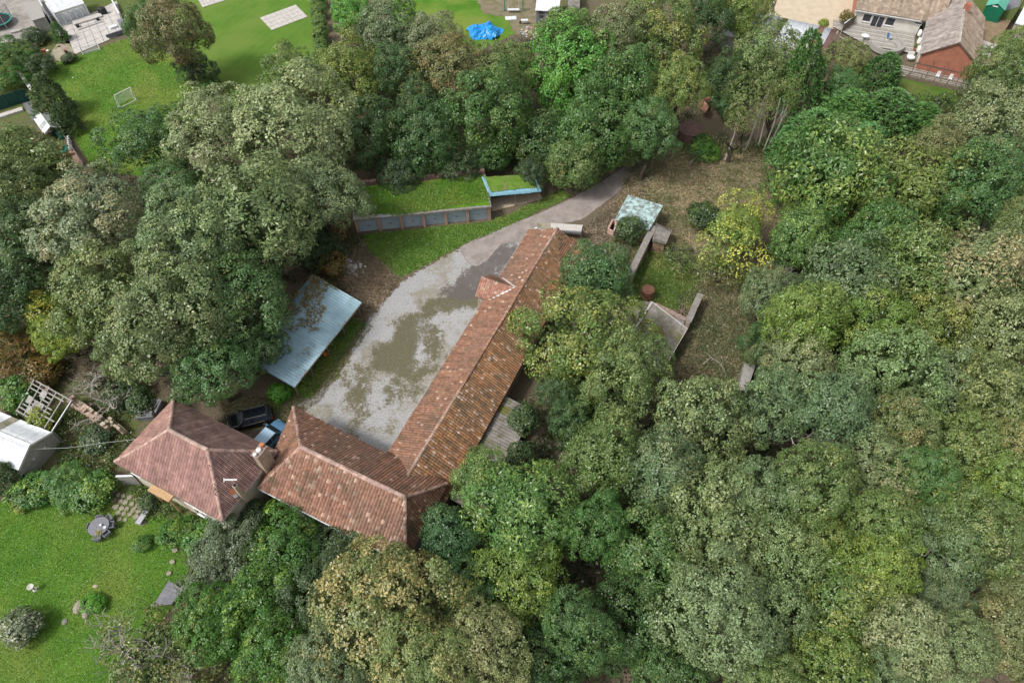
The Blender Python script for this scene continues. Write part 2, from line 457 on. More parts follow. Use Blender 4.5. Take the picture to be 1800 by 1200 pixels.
# ------------------------------------------------------------------ the ground
def ground_material():
    m, t, p = nodes('woodland_floor')
    tc = t.nodes.new('ShaderNodeTexCoord'); tc.name = 'tc'
    weed = nattr(t, 'weed').outputs['Fac']; pale = nattr(t, 'pale').outputs['Fac']
    n1, n2, n3 = nnoise(t, 0.6, 6, 0.7), nnoise(t, 5.0, 5, 0.75), nnoise(t, 14.0, 3, 0.8)
    soil = nmix(t, nramp(t, n2, 0.35, 0.65), (0.11, 0.085, 0.06), (0.2, 0.165, 0.115))
    litter = nmix(t, nramp(t, n3, 0.42, 0.62), (0.2, 0.16, 0.1), (0.42, 0.34, 0.23))
    col = nmix(t, nramp(t, nmath(t, 'ADD', pale, nmath(t, 'MULTIPLY_ADD', n1, 0.9, -0.45)), 0.3, 0.7), soil, litter)
    green = nmix(t, nramp(t, n2, 0.35, 0.68), (0.075, 0.11, 0.03), (0.16, 0.19, 0.06))
    f = nramp(t, nmath(t, 'ADD', weed, nmath(t, 'MULTIPLY_ADD', nnoise(t, 1.3, 6, 0.75), 1.5, -0.75)), 0.35, 0.65)
    col = nmix(t, f, col, green)
    t.links.new(col, p.inputs['Base Color'])
    p.inputs['Roughness'].default_value = 0.95
    p.inputs['Specular IOR Level'].default_value = 0.1
    nbump(t, p, n2, 0.8, 0.12)
    return m
xs = np.concatenate([[-900, -400, -200], np.arange(-130, 131, 0.75), [200, 400, 900]])
ys = np.concatenate([[-500, -150, -40], np.arange(-6, 185, 0.75), [260, 500, 1200]])
X, Y = np.meshgrid(xs, ys)
weed = 0.28 + 0.35 * (fbm(X, Y, 0.12) - 0.5)
weed += 0.4 * np.clip((Y - 112) / 20, 0, 1) + 0.3 * np.clip((np.abs(X) - 58) / 15, 0, 1)          # rough grass beyond the site
for pts, v in (([(560, 400), (640, 410), (700, 490), (640, 560), (600, 530), (550, 470)], 0.2), ([(1090, 300), (1180, 250), (1370, 270), (1360, 400), (1200, 420), (1100, 350)], 0.46),
               ([(1195, 510), (1350, 480), (1350, 600), (1300, 720), (1170, 720)], 0.46), ([(480, 690), (560, 700), (660, 560), (640, 540)], 0.62),
               ([(0, 740), (260, 740), (230, 850), (0, 860)], 0.5), ([(200, 840), (300, 860), (420, 930), (330, 970), (230, 920)], 0.75), ([(40, 660), (260, 690), (250, 760), (60, 760)], 0.55), ([(1160, 420), (1240, 410), (1240, 500), (1160, 480)], 0.4), ([(390, 700), (500, 690), (520, 740), (400, 760)], 0.35)):
    k = soft(X, Y, pts, 2.5); weed = weed * (1 - k) + v * k
pale = 0.25 + 0.3 * (fbm(X, Y, 0.2) - 0.5)
for pts, v in (([(1090, 290), (1180, 240), (1370, 270), (1350, 400), (1200, 420), (1100, 370)], 0.75), ([(1195, 510), (1350, 480), (1350, 600), (1300, 720), (1170, 720)], 0.5),
               ([(590, 430), (640, 430), (700, 490), (640, 530), (600, 500)], 0.55), ([(1150, 400), (1250, 400), (1240, 500), (1160, 470)], 0.6)):
    k = soft(X, Y, pts, 3.0); pale = pale * (1 - k) + v * k
I = np.arange(X.size).reshape(X.shape)
q = np.stack([I[:-1, :-1], I[:-1, 1:], I[1:, 1:], I[1:, :-1]], -1).reshape(-1, 4)
Z = np.zeros_like(X)
me = fast_mesh('ground', np.stack([X.ravel(), Y.ravel(), Z.ravel()], 1), q, {'weed': ('FLOAT', weed.ravel()), 'pale': ('FLOAT', pale.ravel())})
me.materials.append(ground_material())
g = bpy.data.objects.new('ground', me); COL.objects.link(g); g['kind'] = 'structure'

LAWN = sheet_material('lawn_grass', grass_paint((0.07, 0.175, 0.018), (0.115, 0.235, 0.028), (0.2, 0.25, 0.05)), 0.25, 1.5)
LAWN_S = sheet_material('lawn_striped', grass_paint((0.085, 0.185, 0.025), (0.11, 0.21, 0.03), (0.15, 0.225, 0.045), 0.22), 0.2, 1.5)
LAWN_R = sheet_material('lawn_rough', grass_paint((0.06, 0.13, 0.02), (0.11, 0.19, 0.028), (0.14, 0.15, 0.05)), 0.55, 1.3)
LAWNS = {}
LAWNS['goal'] = sheet('lawn', [(78, 118), (222, 68), (260, 70), (330, 120), (372, 165), (345, 240), (250, 310), (165, 300), (128, 240), (98, 190)], LAWN)
LAWNS['striped'] = sheet('lawn', [(320, -40), (558, -40), (568, 100), (480, 210), (380, 185), (350, 130), (300, 60)], LAWN_S)
LAWNS['tarp'] = sheet('lawn', [(680, -40), (885, -40), (905, 60), (830, 95), (690, 70)], LAWN)
LAWNS['bungalow'] = sheet('lawn', [(1545, 132), (1600, 128), (1700, 155), (1690, 200), (1590, 180)], LAWN_R)
LAWNS['house'] = sheet('lawn', [(-60, 880), (30, 880), (190, 880), (235, 905), (290, 905), (345, 960), (320, 1040), (270, 1110), (170, 1240), (-60, 1240)], LAWN)
LAWNS['inner'] = sheet('lawn', [(1095, 475), (1150, 435), (1200, 460), (1232, 490), (1215, 545), (1120, 535)], LAWN_R)
LAWNS['verge'] = sheet('verge', [(638, 412), (862, 390), (905, 372), (985, 335), (1005, 345), (945, 372), (875, 405), (800, 437), (735, 472), (702, 488), (680, 468), (650, 440)], LAWN_R)
LAWNS['strip'] = sheet('verge', [(488, 725), (512, 690), (545, 700), (600, 625), (640, 568), (618, 560), (575, 612), (540, 670), (520, 668), (470, 700)], LAWN_R)

def yard_paint(t, p):
    moss, dark, olive = (nattr(t, a).outputs['Fac'] for a in ('moss', 'dark', 'olive'))
    n1, n2, n3 = nnoise(t, 1.1, 10, 0.82), nnoise(t, 6.0, 4, 0.75), nnoise(t, 0.25, 3, 0.6)
    grey = nmix(t, nramp(t, n2, 0.4, 0.65), (0.42, 0.42, 0.425), (0.28, 0.275, 0.27))
    e = nmath(t, 'ADD', nmath(t, 'MULTIPLY_ADD', n1, 3.2, -1.6), nmath(t, 'MULTIPLY_ADD', nnoise(t, 4.0, 8, 0.8), 2.6, -1.3))
    col = nmix(t, nmath(t, 'MULTIPLY', nramp(t, nmath(t, 'ADD', olive, e), 0.3, 0.8), 0.75), grey, nmix(t, n2, (0.2, 0.18, 0.125), (0.31, 0.28, 0.21)))
    col = nmix(t, nmath(t, 'MULTIPLY', nramp(t, nmath(t, 'ADD', moss, e), 0.3, 0.85), 0.9), col, nmix(t, nramp(t, n2, 0.35, 0.7), (0.085, 0.08, 0.042), (0.17, 0.155, 0.09)))
    col = nmix(t, nmath(t, 'MULTIPLY', nramp(t, nmath(t, 'ADD', dark, e), 0.35, 0.75), 0.92), col, nmix(t, n2, (0.085, 0.072, 0.068), (0.17, 0.15, 0.14)))
    t.links.new(col, p.inputs['Base Color'])
    p.inputs['Roughness'].default_value = 0.88
    p.inputs['Specular IOR Level'].default_value = 0.2
    nbump(t, p, n2, 0.4, 0.03)
YARD = sheet_material('yard_concrete', yard_paint, 0.9, 1.1)
def mask(list_):
    return lambda x, y: np.max([soft(x, y, pts, wd * 2.2) * v for pts, wd, v in list_], 0)
sheet('yard', [(528, 708), (560, 690), (600, 655), (628, 600), (650, 560), (700, 500), (738, 476), (800, 442), (880, 412), (920, 410), (900, 560), (740, 830), (690, 830), (560, 760)], YARD, z=0.012, cell=0.4, extra={
    'moss': mask([([(699, 565), (740, 545), (790, 520), (852, 505), (856, 540), (780, 560), (768, 590), (752, 622), (740, 640), (700, 655), (668, 640), (680, 600)], 1.2, 1.3),
                  ([(660, 675), (699, 665), (708, 690), (675, 722), (640, 726), (602, 708), (600, 678), (627, 650), (660, 655)], 1.6, 1.0),
                  ([(628, 735), (658, 733), (660, 748), (632, 750)], 1.0, 0.55), ([(850, 505), (885, 480), (920, 440), (905, 520), (858, 540)], 1.5, 0.6)]),
    'dark': mask([([(872, 424), (925, 432), (890, 489), (856, 516), (800, 522), (780, 510), (805, 478), (835, 458)], 1.2, 1.0), ([(650, 640), (700, 600), (740, 560), (700, 560), (650, 610)], 2.0, 0.25), ([(560, 745), (700, 815), (690, 830), (560, 775)], 1.5, 0.4)]),
    'olive': mask([([(808, 445), (764, 466), (719, 510), (671, 548), (655, 590), (690, 575), (730, 540), (795, 500), (830, 468)], 1.5, 0.75), ([(600, 640), (640, 610), (700, 620), (690, 700), (600, 720)], 2.5, 0.3), ([(540, 705), (590, 690), (600, 650), (640, 590), (610, 600)], 1.5, 0.5), ([(540, 715), (600, 640), (660, 560), (740, 480), (860, 420), (880, 500), (700, 720), (600, 760)], 4.0, 0.85)])})
def track_paint(t, p):
    n1, n2 = nnoise(t, 0.7, 6, 0.7), nnoise(t, 6, 4, 0.7)
    col = nmix(t, nramp(t, n1, 0.35, 0.68), (0.36, 0.315, 0.295), (0.25, 0.215, 0.195))
    col = nmix(t, nmath(t, 'MULTIPLY', nramp(t, n2, 0.5, 0.7), 0.35), col, (0.14, 0.12, 0.1))
    t.links.new(col, p.inputs['Base Color']); p.inputs['Roughness'].default_value = 0.9; p.inputs['Specular IOR Level'].default_value = 0.2
    nbump(t, p, n2, 0.4, 0.03)
TRACK = sheet_material('track_asphalt', track_paint, 0.12, 1.6)
sheet('track', [(806, 436), (840, 417), (900, 394), (960, 370), (1010, 346), (1060, 318), (1110, 284), (1150, 250), (1180, 225), (1195, 235), (1150, 275), (1122, 302), (1085, 340), (1025, 385), (945, 405), (915, 425), (880, 430), (858, 456), (838, 470), (822, 462)], TRACK, z=0.02, cell=0.4)
def plain_paint(c1, c2, s=0.8, st=None):
    def f(t, p):
        col = nmix(t, nramp(t, nnoise(t, s, 6, 0.7), 0.35, 0.68), c1, c2)
        if st: col = nmix(t, nramp(t, nnoise(t, s * 2.3, 6, 0.7), 0.52, 0.7), col, st)
        t.links.new(col, p.inputs['Base Color']); p.inputs['Roughness'].default_value = 0.9; p.inputs['Specular IOR Level'].default_value = 0.2
        nbump(t, p, nnoise(t, 8, 4), 0.3, 0.03)
    return f
sheet('gravel_yard', [(1362, -60), (1500, -60), (1502, 20), (1470, 60), (1420, 50), (1350, 30)], sheet_material('sand_gravel', plain_paint((0.6, 0.5, 0.37), (0.5, 0.42, 0.31), 0.8, (0.46, 0.4, 0.31)), 0.1), z=0.008)
sheet('concrete_yard', [(-80, -60), (66, -60), (96, 45), (70, 66), (40, 72), (-80, 85)], sheet_material('old_concrete', plain_paint((0.38, 0.35, 0.32), (0.26, 0.24, 0.22), 0.5, (0.17, 0.16, 0.13)), 0.15), z=0.008)
sheet('bare_earth', [(1715, 40), (1770, 35), (1810, 60), (1800, 130), (1725, 110)], sheet_material('bare_earth', plain_paint((0.3, 0.22, 0.14), (0.2, 0.15, 0.095)), 0.4), z=0.008)
sheet('earth_patch', [(825, -30), (900, -30), (960, 20), (960, 70), (905, 60), (890, 30), (850, 25)], sheet_material('scuffed_earth', plain_paint((0.24, 0.2, 0.14), (0.15, 0.14, 0.07)), 0.5), z=0.012)
sheet('terrace', [(88, 48), (165, 22), (205, 2), (216, 36), (200, 52), (118, 78)], sheet_material('terrace_paving', plain_paint((0.5, 0.47, 0.44), (0.4, 0.37, 0.35), 1.0, (0.33, 0.3, 0.27)), 0.05), z=0.009)
sheet('gravel_bed', [(100, 75), (118, 70), (132, 96), (105, 108), (85, 105)], sheet_material('pale_gravel', plain_paint((0.4, 0.35, 0.28), (0.28, 0.27, 0.16)), 0.3), z=0.009)
sheet('earth_path', [(112, 250), (130, 262), (165, 300), (150, 305), (110, 270)], sheet_material('earth_path', plain_paint((0.33, 0.22, 0.17), (0.22, 0.15, 0.11)), 0.2), z=0.01)

# ------------------------------------------------------------------ foliage meshes (unit crowns, shared by many trees)
def unit(a): return a / (np.linalg.norm(a, axis=-1, keepdims=True) + 1e-9)
def leaf_mesh(name, c, a, n, L, W, lc, droop=0.18):
    """one bent four-sided leaf per row"""
    s = unit(np.cross(n, a)); n = np.cross(a, s)
    L, W = L[:, None], W[:, None]
    v = np.stack([c, c + a * L * 0.45 + s * W * 0.5 - n * L * 0.06, c + a * L - n * L * droop, c + a * L * 0.45 - s * W * 0.5 - n * L * 0.06], 1)
    k = len(c)
    me = fast_mesh(name, v.reshape(-1, 3), np.arange(k * 4).reshape(k, 4), {'lc': ('FLOAT_COLOR', np.repeat(np.concatenate([lc, np.ones((k, 1))], 1), 4, 0))})
    me.materials.append(MAT['leaf'])
    return me
def fib(n, r, zlo):
    z = np.linspace(1, zlo, n) + r.normal(0, 0.02, n); z = np.clip(z, -1, 1)
    t = np.arange(n) * 2.39996 + r.normal(0, 0.25, n)
    q = np.sqrt(1 - z * z)
    return np.stack([q * np.cos(t), q * np.sin(t), z], 1)
def broad_crown(name, seed, lobes=46, lr=(0.22, 0.36), tufts=62, leaves=9, L=0.052, wl=0.62, spread=0.045, zlo=-0.45, irregular=0.12, up=0.35, inner=1500):
    r = np.random.default_rng(seed)
    d = fib(lobes, r, zlo)
    rad = r.uniform(*lr, lobes)
    low = np.array([1 + irregular * math.sin(3 * math.atan2(q[1], q[0]) + seed) + irregular * math.sin(2 * math.atan2(q[1], q[0]) + seed * 1.7) for q in d])
    c = d * ((1 - rad) * r.uniform(0.8, 1.12, lobes) * low)[:, None]
    lob_g = r.random(lobes)
    td = unit(r.normal(size=(lobes, tufts, 3)))
    ok = np.einsum('lti,li->lt', td, d) > -0.35
    tp = c[:, None] + td * (rad[:, None, None] * r.uniform(0.86, 1.08, (lobes, tufts, 1)))
    li = np.repeat(np.arange(lobes), tufts).reshape(lobes, tufts)[ok]; td, tp = td[ok], tp[ok]
    dist = np.linalg.norm(tp[:, None] - c[None], axis=2) / rad[None]
    dist[np.arange(len(li)), li] = 9
    k = dist.min(1) > 0.82
    li, td, tp = li[k], td[k], tp[k]
    tg = np.clip(lob_g[li] * 0.72 + r.random(len(li)) * 0.28, 0, 1)
    tn = unit(td * 0.75 + d[li] * 0.35 + np.array([0, 0, up]))
    T = len(li)
    N = T * leaves
    ti = np.repeat(np.arange(T), leaves)
    rv = unit(r.normal(size=(N, 3)))
    perp = unit(rv - np.einsum('ni,ni->n', rv, tn[ti])[:, None] * tn[ti])
    q_ = np.sqrt(r.random((N, 1))); hq = np.sqrt(1 - q_ * q_)             # each tuft is a small dome of leaves
    sz = (spread * r.uniform(0.55, 1.35, T))[ti][:, None]
    a = unit(perp + tn[ti] * r.uniform(-0.35, 0.5, (N, 1)) + r.normal(0, 0.25, (N, 3)))
    n = unit(perp * q_ * 0.6 + tn[ti] * (hq * .6 + 0.6) + r.normal(0, 0.28, (N, 3)))
    cc = tp[ti] + perp * q_ * sz + tn[ti] * hq * sz * 0.8
    lc = np.stack([r.random(N), tg[ti], np.clip(r.random(N) * 0.6 + 0.4 * r.random(T)[ti], 0, 1)], 1)
    Ls = L * r.uniform(0.5, 1.5, N) * r.uniform(0.8, 1.2, T)[ti]
    # a loose inner layer so gaps show leaves, not bare ground; coloured darker for shade
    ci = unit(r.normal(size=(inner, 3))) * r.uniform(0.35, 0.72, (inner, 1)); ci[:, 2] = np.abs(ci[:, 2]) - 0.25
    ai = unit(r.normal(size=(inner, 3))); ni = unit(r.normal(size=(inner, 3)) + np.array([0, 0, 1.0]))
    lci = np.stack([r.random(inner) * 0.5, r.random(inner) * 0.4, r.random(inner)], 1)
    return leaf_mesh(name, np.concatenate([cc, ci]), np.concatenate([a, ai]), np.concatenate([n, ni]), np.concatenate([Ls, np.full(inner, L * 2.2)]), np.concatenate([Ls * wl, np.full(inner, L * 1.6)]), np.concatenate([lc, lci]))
def conifer_crown(name, seed, sprays=1500, leaves=9, L=0.11):
    """upright evergreen: feathery sprays on a rounded cone, base at z = -1, tip at z = 1"""
    r = np.random.default_rng(seed)
    z = 1 - 2 * r.random(sprays) ** 0.8 * 0.98
    t = r.random(sprays) * 2 * math.pi
    prof = np.clip((1 - z) / 2, 0.02, 1) ** 0.55
    bump = 1 + 0.16 * np.sin(5 * t + 6 * z + seed) + 0.1 * np.sin(9 * t - 8 * z)
    q = prof * bump * r.uniform(0.72, 1.05, sprays)
    p = np.stack([q * np.cos(t), q * np.sin(t), z], 1)
    out = unit(np.stack([np.cos(t), np.sin(t), np.full(sprays, 0.55)], 1) + r.normal(0, 0.25, (sprays, 3)))
    ti = np.repeat(np.arange(sprays), leaves); N = sprays * leaves
    a = unit(out[ti] + r.normal(0, 0.42, (N, 3)))
    n = unit(np.array([0, 0, 1.0]) + 0.4 * out[ti] + r.normal(0, 0.45, (N, 3)))
    c = p[ti] + out[ti] * r.uniform(0, 0.09, (N, 1))
    g = np.clip(fbm(t * 2, z * 3, 1.0) + r.normal(0, 0.1, sprays), 0, 1)
    lc = np.stack([r.random(N), g[ti], r.random(N)], 1)
    Ls = L * r.uniform(0.6, 1.3, N)
    return leaf_mesh(name, c, a, n, Ls, Ls * 0.3, lc, 0.3)
def branch_mesh(name, seed, m, levels=4, spread=0.55, n0=5, r0=0.05, crook=0.18, up=0.25):
    """bare limbs, unit height"""
    r = random.Random(seed); mb = MB()
    def grow(p, d, L, rad, lv):
        pts = [p]; q = p.copy(); dd = d.copy()
        for i in range(3):
            dd = dd + np.array([r.gauss(0, crook), r.gauss(0, crook), r.gauss(0.04, crook)]); dd /= np.linalg.norm(dd)
            q = q + dd * L / 3; pts.append(q.copy())
        mb.tube(pts, [rad, rad * 0.85, rad * 0.7, rad * 0.5], 5 if lv < 2 else 3)
        if lv >= levels: return
        for k in range(n0 if lv == 0 else r.choice((2, 3, 3))):
            t_ = r.choice((1, 2, 3, 3)); az = r.random() * 6.283
            nd = dd * 0.8 + np.array([math.cos(az), math.sin(az), up]) * spread * 1.3; nd /= np.linalg.norm(nd)
            grow(pts[t_], nd, L * r.uniform(0.55, 0.85), rad * 0.58, lv + 1)
    grow(np.zeros(3), np.array([0, 0, 1.0]), 0.35, r0, 0)
    o = link_mesh(name, mb.v, mb.f, m)
    me = o.data; bpy.data.objects.remove(o)
    return me

SETS = {
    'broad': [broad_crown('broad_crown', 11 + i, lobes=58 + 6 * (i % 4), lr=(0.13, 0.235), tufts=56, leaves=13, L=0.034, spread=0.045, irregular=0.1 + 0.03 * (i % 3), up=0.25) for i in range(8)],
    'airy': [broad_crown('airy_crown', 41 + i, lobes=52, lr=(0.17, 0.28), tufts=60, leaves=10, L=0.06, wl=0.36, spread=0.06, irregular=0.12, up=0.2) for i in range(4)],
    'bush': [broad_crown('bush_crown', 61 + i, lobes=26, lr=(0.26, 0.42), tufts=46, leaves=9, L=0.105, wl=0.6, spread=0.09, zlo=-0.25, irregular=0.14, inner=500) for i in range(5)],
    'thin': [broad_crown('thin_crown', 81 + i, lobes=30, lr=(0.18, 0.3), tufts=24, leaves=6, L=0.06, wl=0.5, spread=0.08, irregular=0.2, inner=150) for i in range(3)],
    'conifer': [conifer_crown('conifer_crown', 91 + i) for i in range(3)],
}
TRUNKS = [branch_mesh('trunk', 5 + i, MAT['bark'], levels=2, spread=0.55, n0=5, r0=0.045, crook=0.1) for i in range(4)]
BARE = [branch_mesh('bare_limbs', 25 + i, MAT['dead_wood'], levels=4, spread=0.7, n0=6, r0=0.03, crook=0.2) for i in range(3)]
# kind: (crown set, leaf colour, autumn colour, autumn amount)
KIND = {
    'olive': ('broad', (0.135, 0.204, 0.057), (0.234, 0.256, 0.090), 0.16), 'tan': ('broad', (0.222, 0.271, 0.124), (0.290, 0.310, 0.147), 0.26),
    'silver': ('broad', (0.161, 0.234, 0.096), (0.210, 0.268, 0.104), 0.21), 'dark': ('broad', (0.057, 0.122, 0.037), (0.121, 0.164, 0.046), 0.07),
    'deep': ('broad', (0.078, 0.165, 0.043), (0.153, 0.205, 0.052), 0.06), 'grey': ('broad', (0.127, 0.193, 0.081), (0.194, 0.237, 0.095), 0.16),
    'bright': ('broad', (0.109, 0.301, 0.046), (0.177, 0.318, 0.048), 0.11), 'ash': ('airy', (0.1, 0.2, 0.05), (0.19, 0.28, 0.06), 0.3),
    'teal': ('airy', (0.07, 0.155, 0.055), (0.12, 0.19, 0.055), 0.15), 'lime': ('broad', (0.154, 0.239, 0.046), (0.220, 0.280, 0.053), 0.26),
    'yolive': ('broad', (0.140, 0.210, 0.051), (0.242, 0.279, 0.066), 0.23), 'gold': ('thin', (0.22, 0.28, 0.06), (0.46, 0.45, 0.08), 0.42),
    'rusty': ('broad', (0.164, 0.193, 0.071), (0.226, 0.175, 0.071), 0.23), 'pinky': ('broad', (0.175, 0.224, 0.086), (0.282, 0.286, 0.123), 0.31),
    'amber': ('broad', (0.165, 0.220, 0.067), (0.282, 0.275, 0.100), 0.26),
    'cypress': ('conifer', (0.089, 0.217, 0.057), (0.142, 0.268, 0.081), 0.35), 'yew': ('conifer', (0.085, 0.155, 0.06), (0.13, 0.2, 0.07), 0.25),
    'shrub': ('bush', (0.062, 0.166, 0.025), (0.183, 0.272, 0.036), 0.15), 'dshrub': ('bush', (0.046, 0.086, 0.03), (0.1, 0.14, 0.04), 0.1),
    'gshrub': ('bush', (0.085, 0.125, 0.065), (0.13, 0.17, 0.085), 0.2), 'pbush': ('bush', (0.15, 0.19, 0.105), (0.22, 0.25, 0.15), 0.25), 'yshrub': ('bush', (0.143, 0.226, 0.027), (0.312, 0.341, 0.042), 0.30),
    'rshrub': ('bush', (0.143, 0.119, 0.031), (0.239, 0.148, 0.036), 0.30), 'lshrub': ('bush', (0.076, 0.239, 0.015), (0.110, 0.272, 0.021), 0.20),
    'wispy': ('thin', (0.130, 0.184, 0.044), (0.219, 0.215, 0.066), 0.25),
}
_cnt = 0
def plant(x, y, rpx, h, kind, label, cat='tree', name=None, group=None, squash=0.82, limbs=None):
    """a tree or shrub whose crown is centred on photograph point (x, y), rpx photograph pixels in radius, h metres tall"""
    global _cnt
    _cnt += 1
    st, base, fall, amt = KIND[kind]
    r = random.Random(_cnt * 17)
    if st == 'broad' and r.random() < .16: st = 'airy'
    if limbs is None and ('bare twigs' in label or 'fanned' in label): limbs = h * 1.02
    if 'tarpaulin' not in label and group in ('trees of the east wood', 'trees behind the garages'): h += r.uniform(-2.0, 2.0); rpx *= .94; squash = r.uniform(.95, 1.2)
    if st == 'conifer':
        zc = h * 0.5; R = rpx * MPP(x, y, zc); rz = h * 0.5
    else:
        zc = h * 0.6
        for _ in range(3):
            R = rpx * MPP(x, y, zc); rz = min(R * squash, h * 0.56); zc = h - rz
    p = P(x, y, zc)
    nm = name or ('tree' if cat == 'tree' else cat.replace(' ', '_'))
    t_ = thing(nm, label, cat, (p[0], p[1], 0), group)
    if st == 'bush' and R > 2.3: st = 'broad'
    meshes = SETS[st]
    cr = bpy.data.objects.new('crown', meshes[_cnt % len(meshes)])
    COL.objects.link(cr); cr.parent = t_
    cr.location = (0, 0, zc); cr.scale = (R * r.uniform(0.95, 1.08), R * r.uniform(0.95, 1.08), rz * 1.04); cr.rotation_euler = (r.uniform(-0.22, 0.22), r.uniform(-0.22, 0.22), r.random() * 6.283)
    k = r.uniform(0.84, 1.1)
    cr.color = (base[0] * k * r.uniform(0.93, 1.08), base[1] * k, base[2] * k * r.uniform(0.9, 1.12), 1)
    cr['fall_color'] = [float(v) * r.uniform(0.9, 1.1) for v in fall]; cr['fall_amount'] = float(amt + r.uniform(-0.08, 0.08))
    tr = bpy.data.objects.new('trunk', TRUNKS[_cnt % len(TRUNKS)])
    COL.objects.link(tr); tr.parent = t_
    hh = zc + rz * 0.45
    tr.scale = (hh * 0.95, hh * 0.95, hh * 1.02); tr.rotation_euler = (0, 0, r.random() * 6.283)
    if limbs:
        b = bpy.data.objects.new('bare_limb', BARE[_cnt % 3]); COL.objects.link(b); b.parent = t_
        b.scale = (limbs * 1.1, limbs * 1.1, limbs); b.rotation_euler = (0, 0, r.random() * 6.283)
    return t_

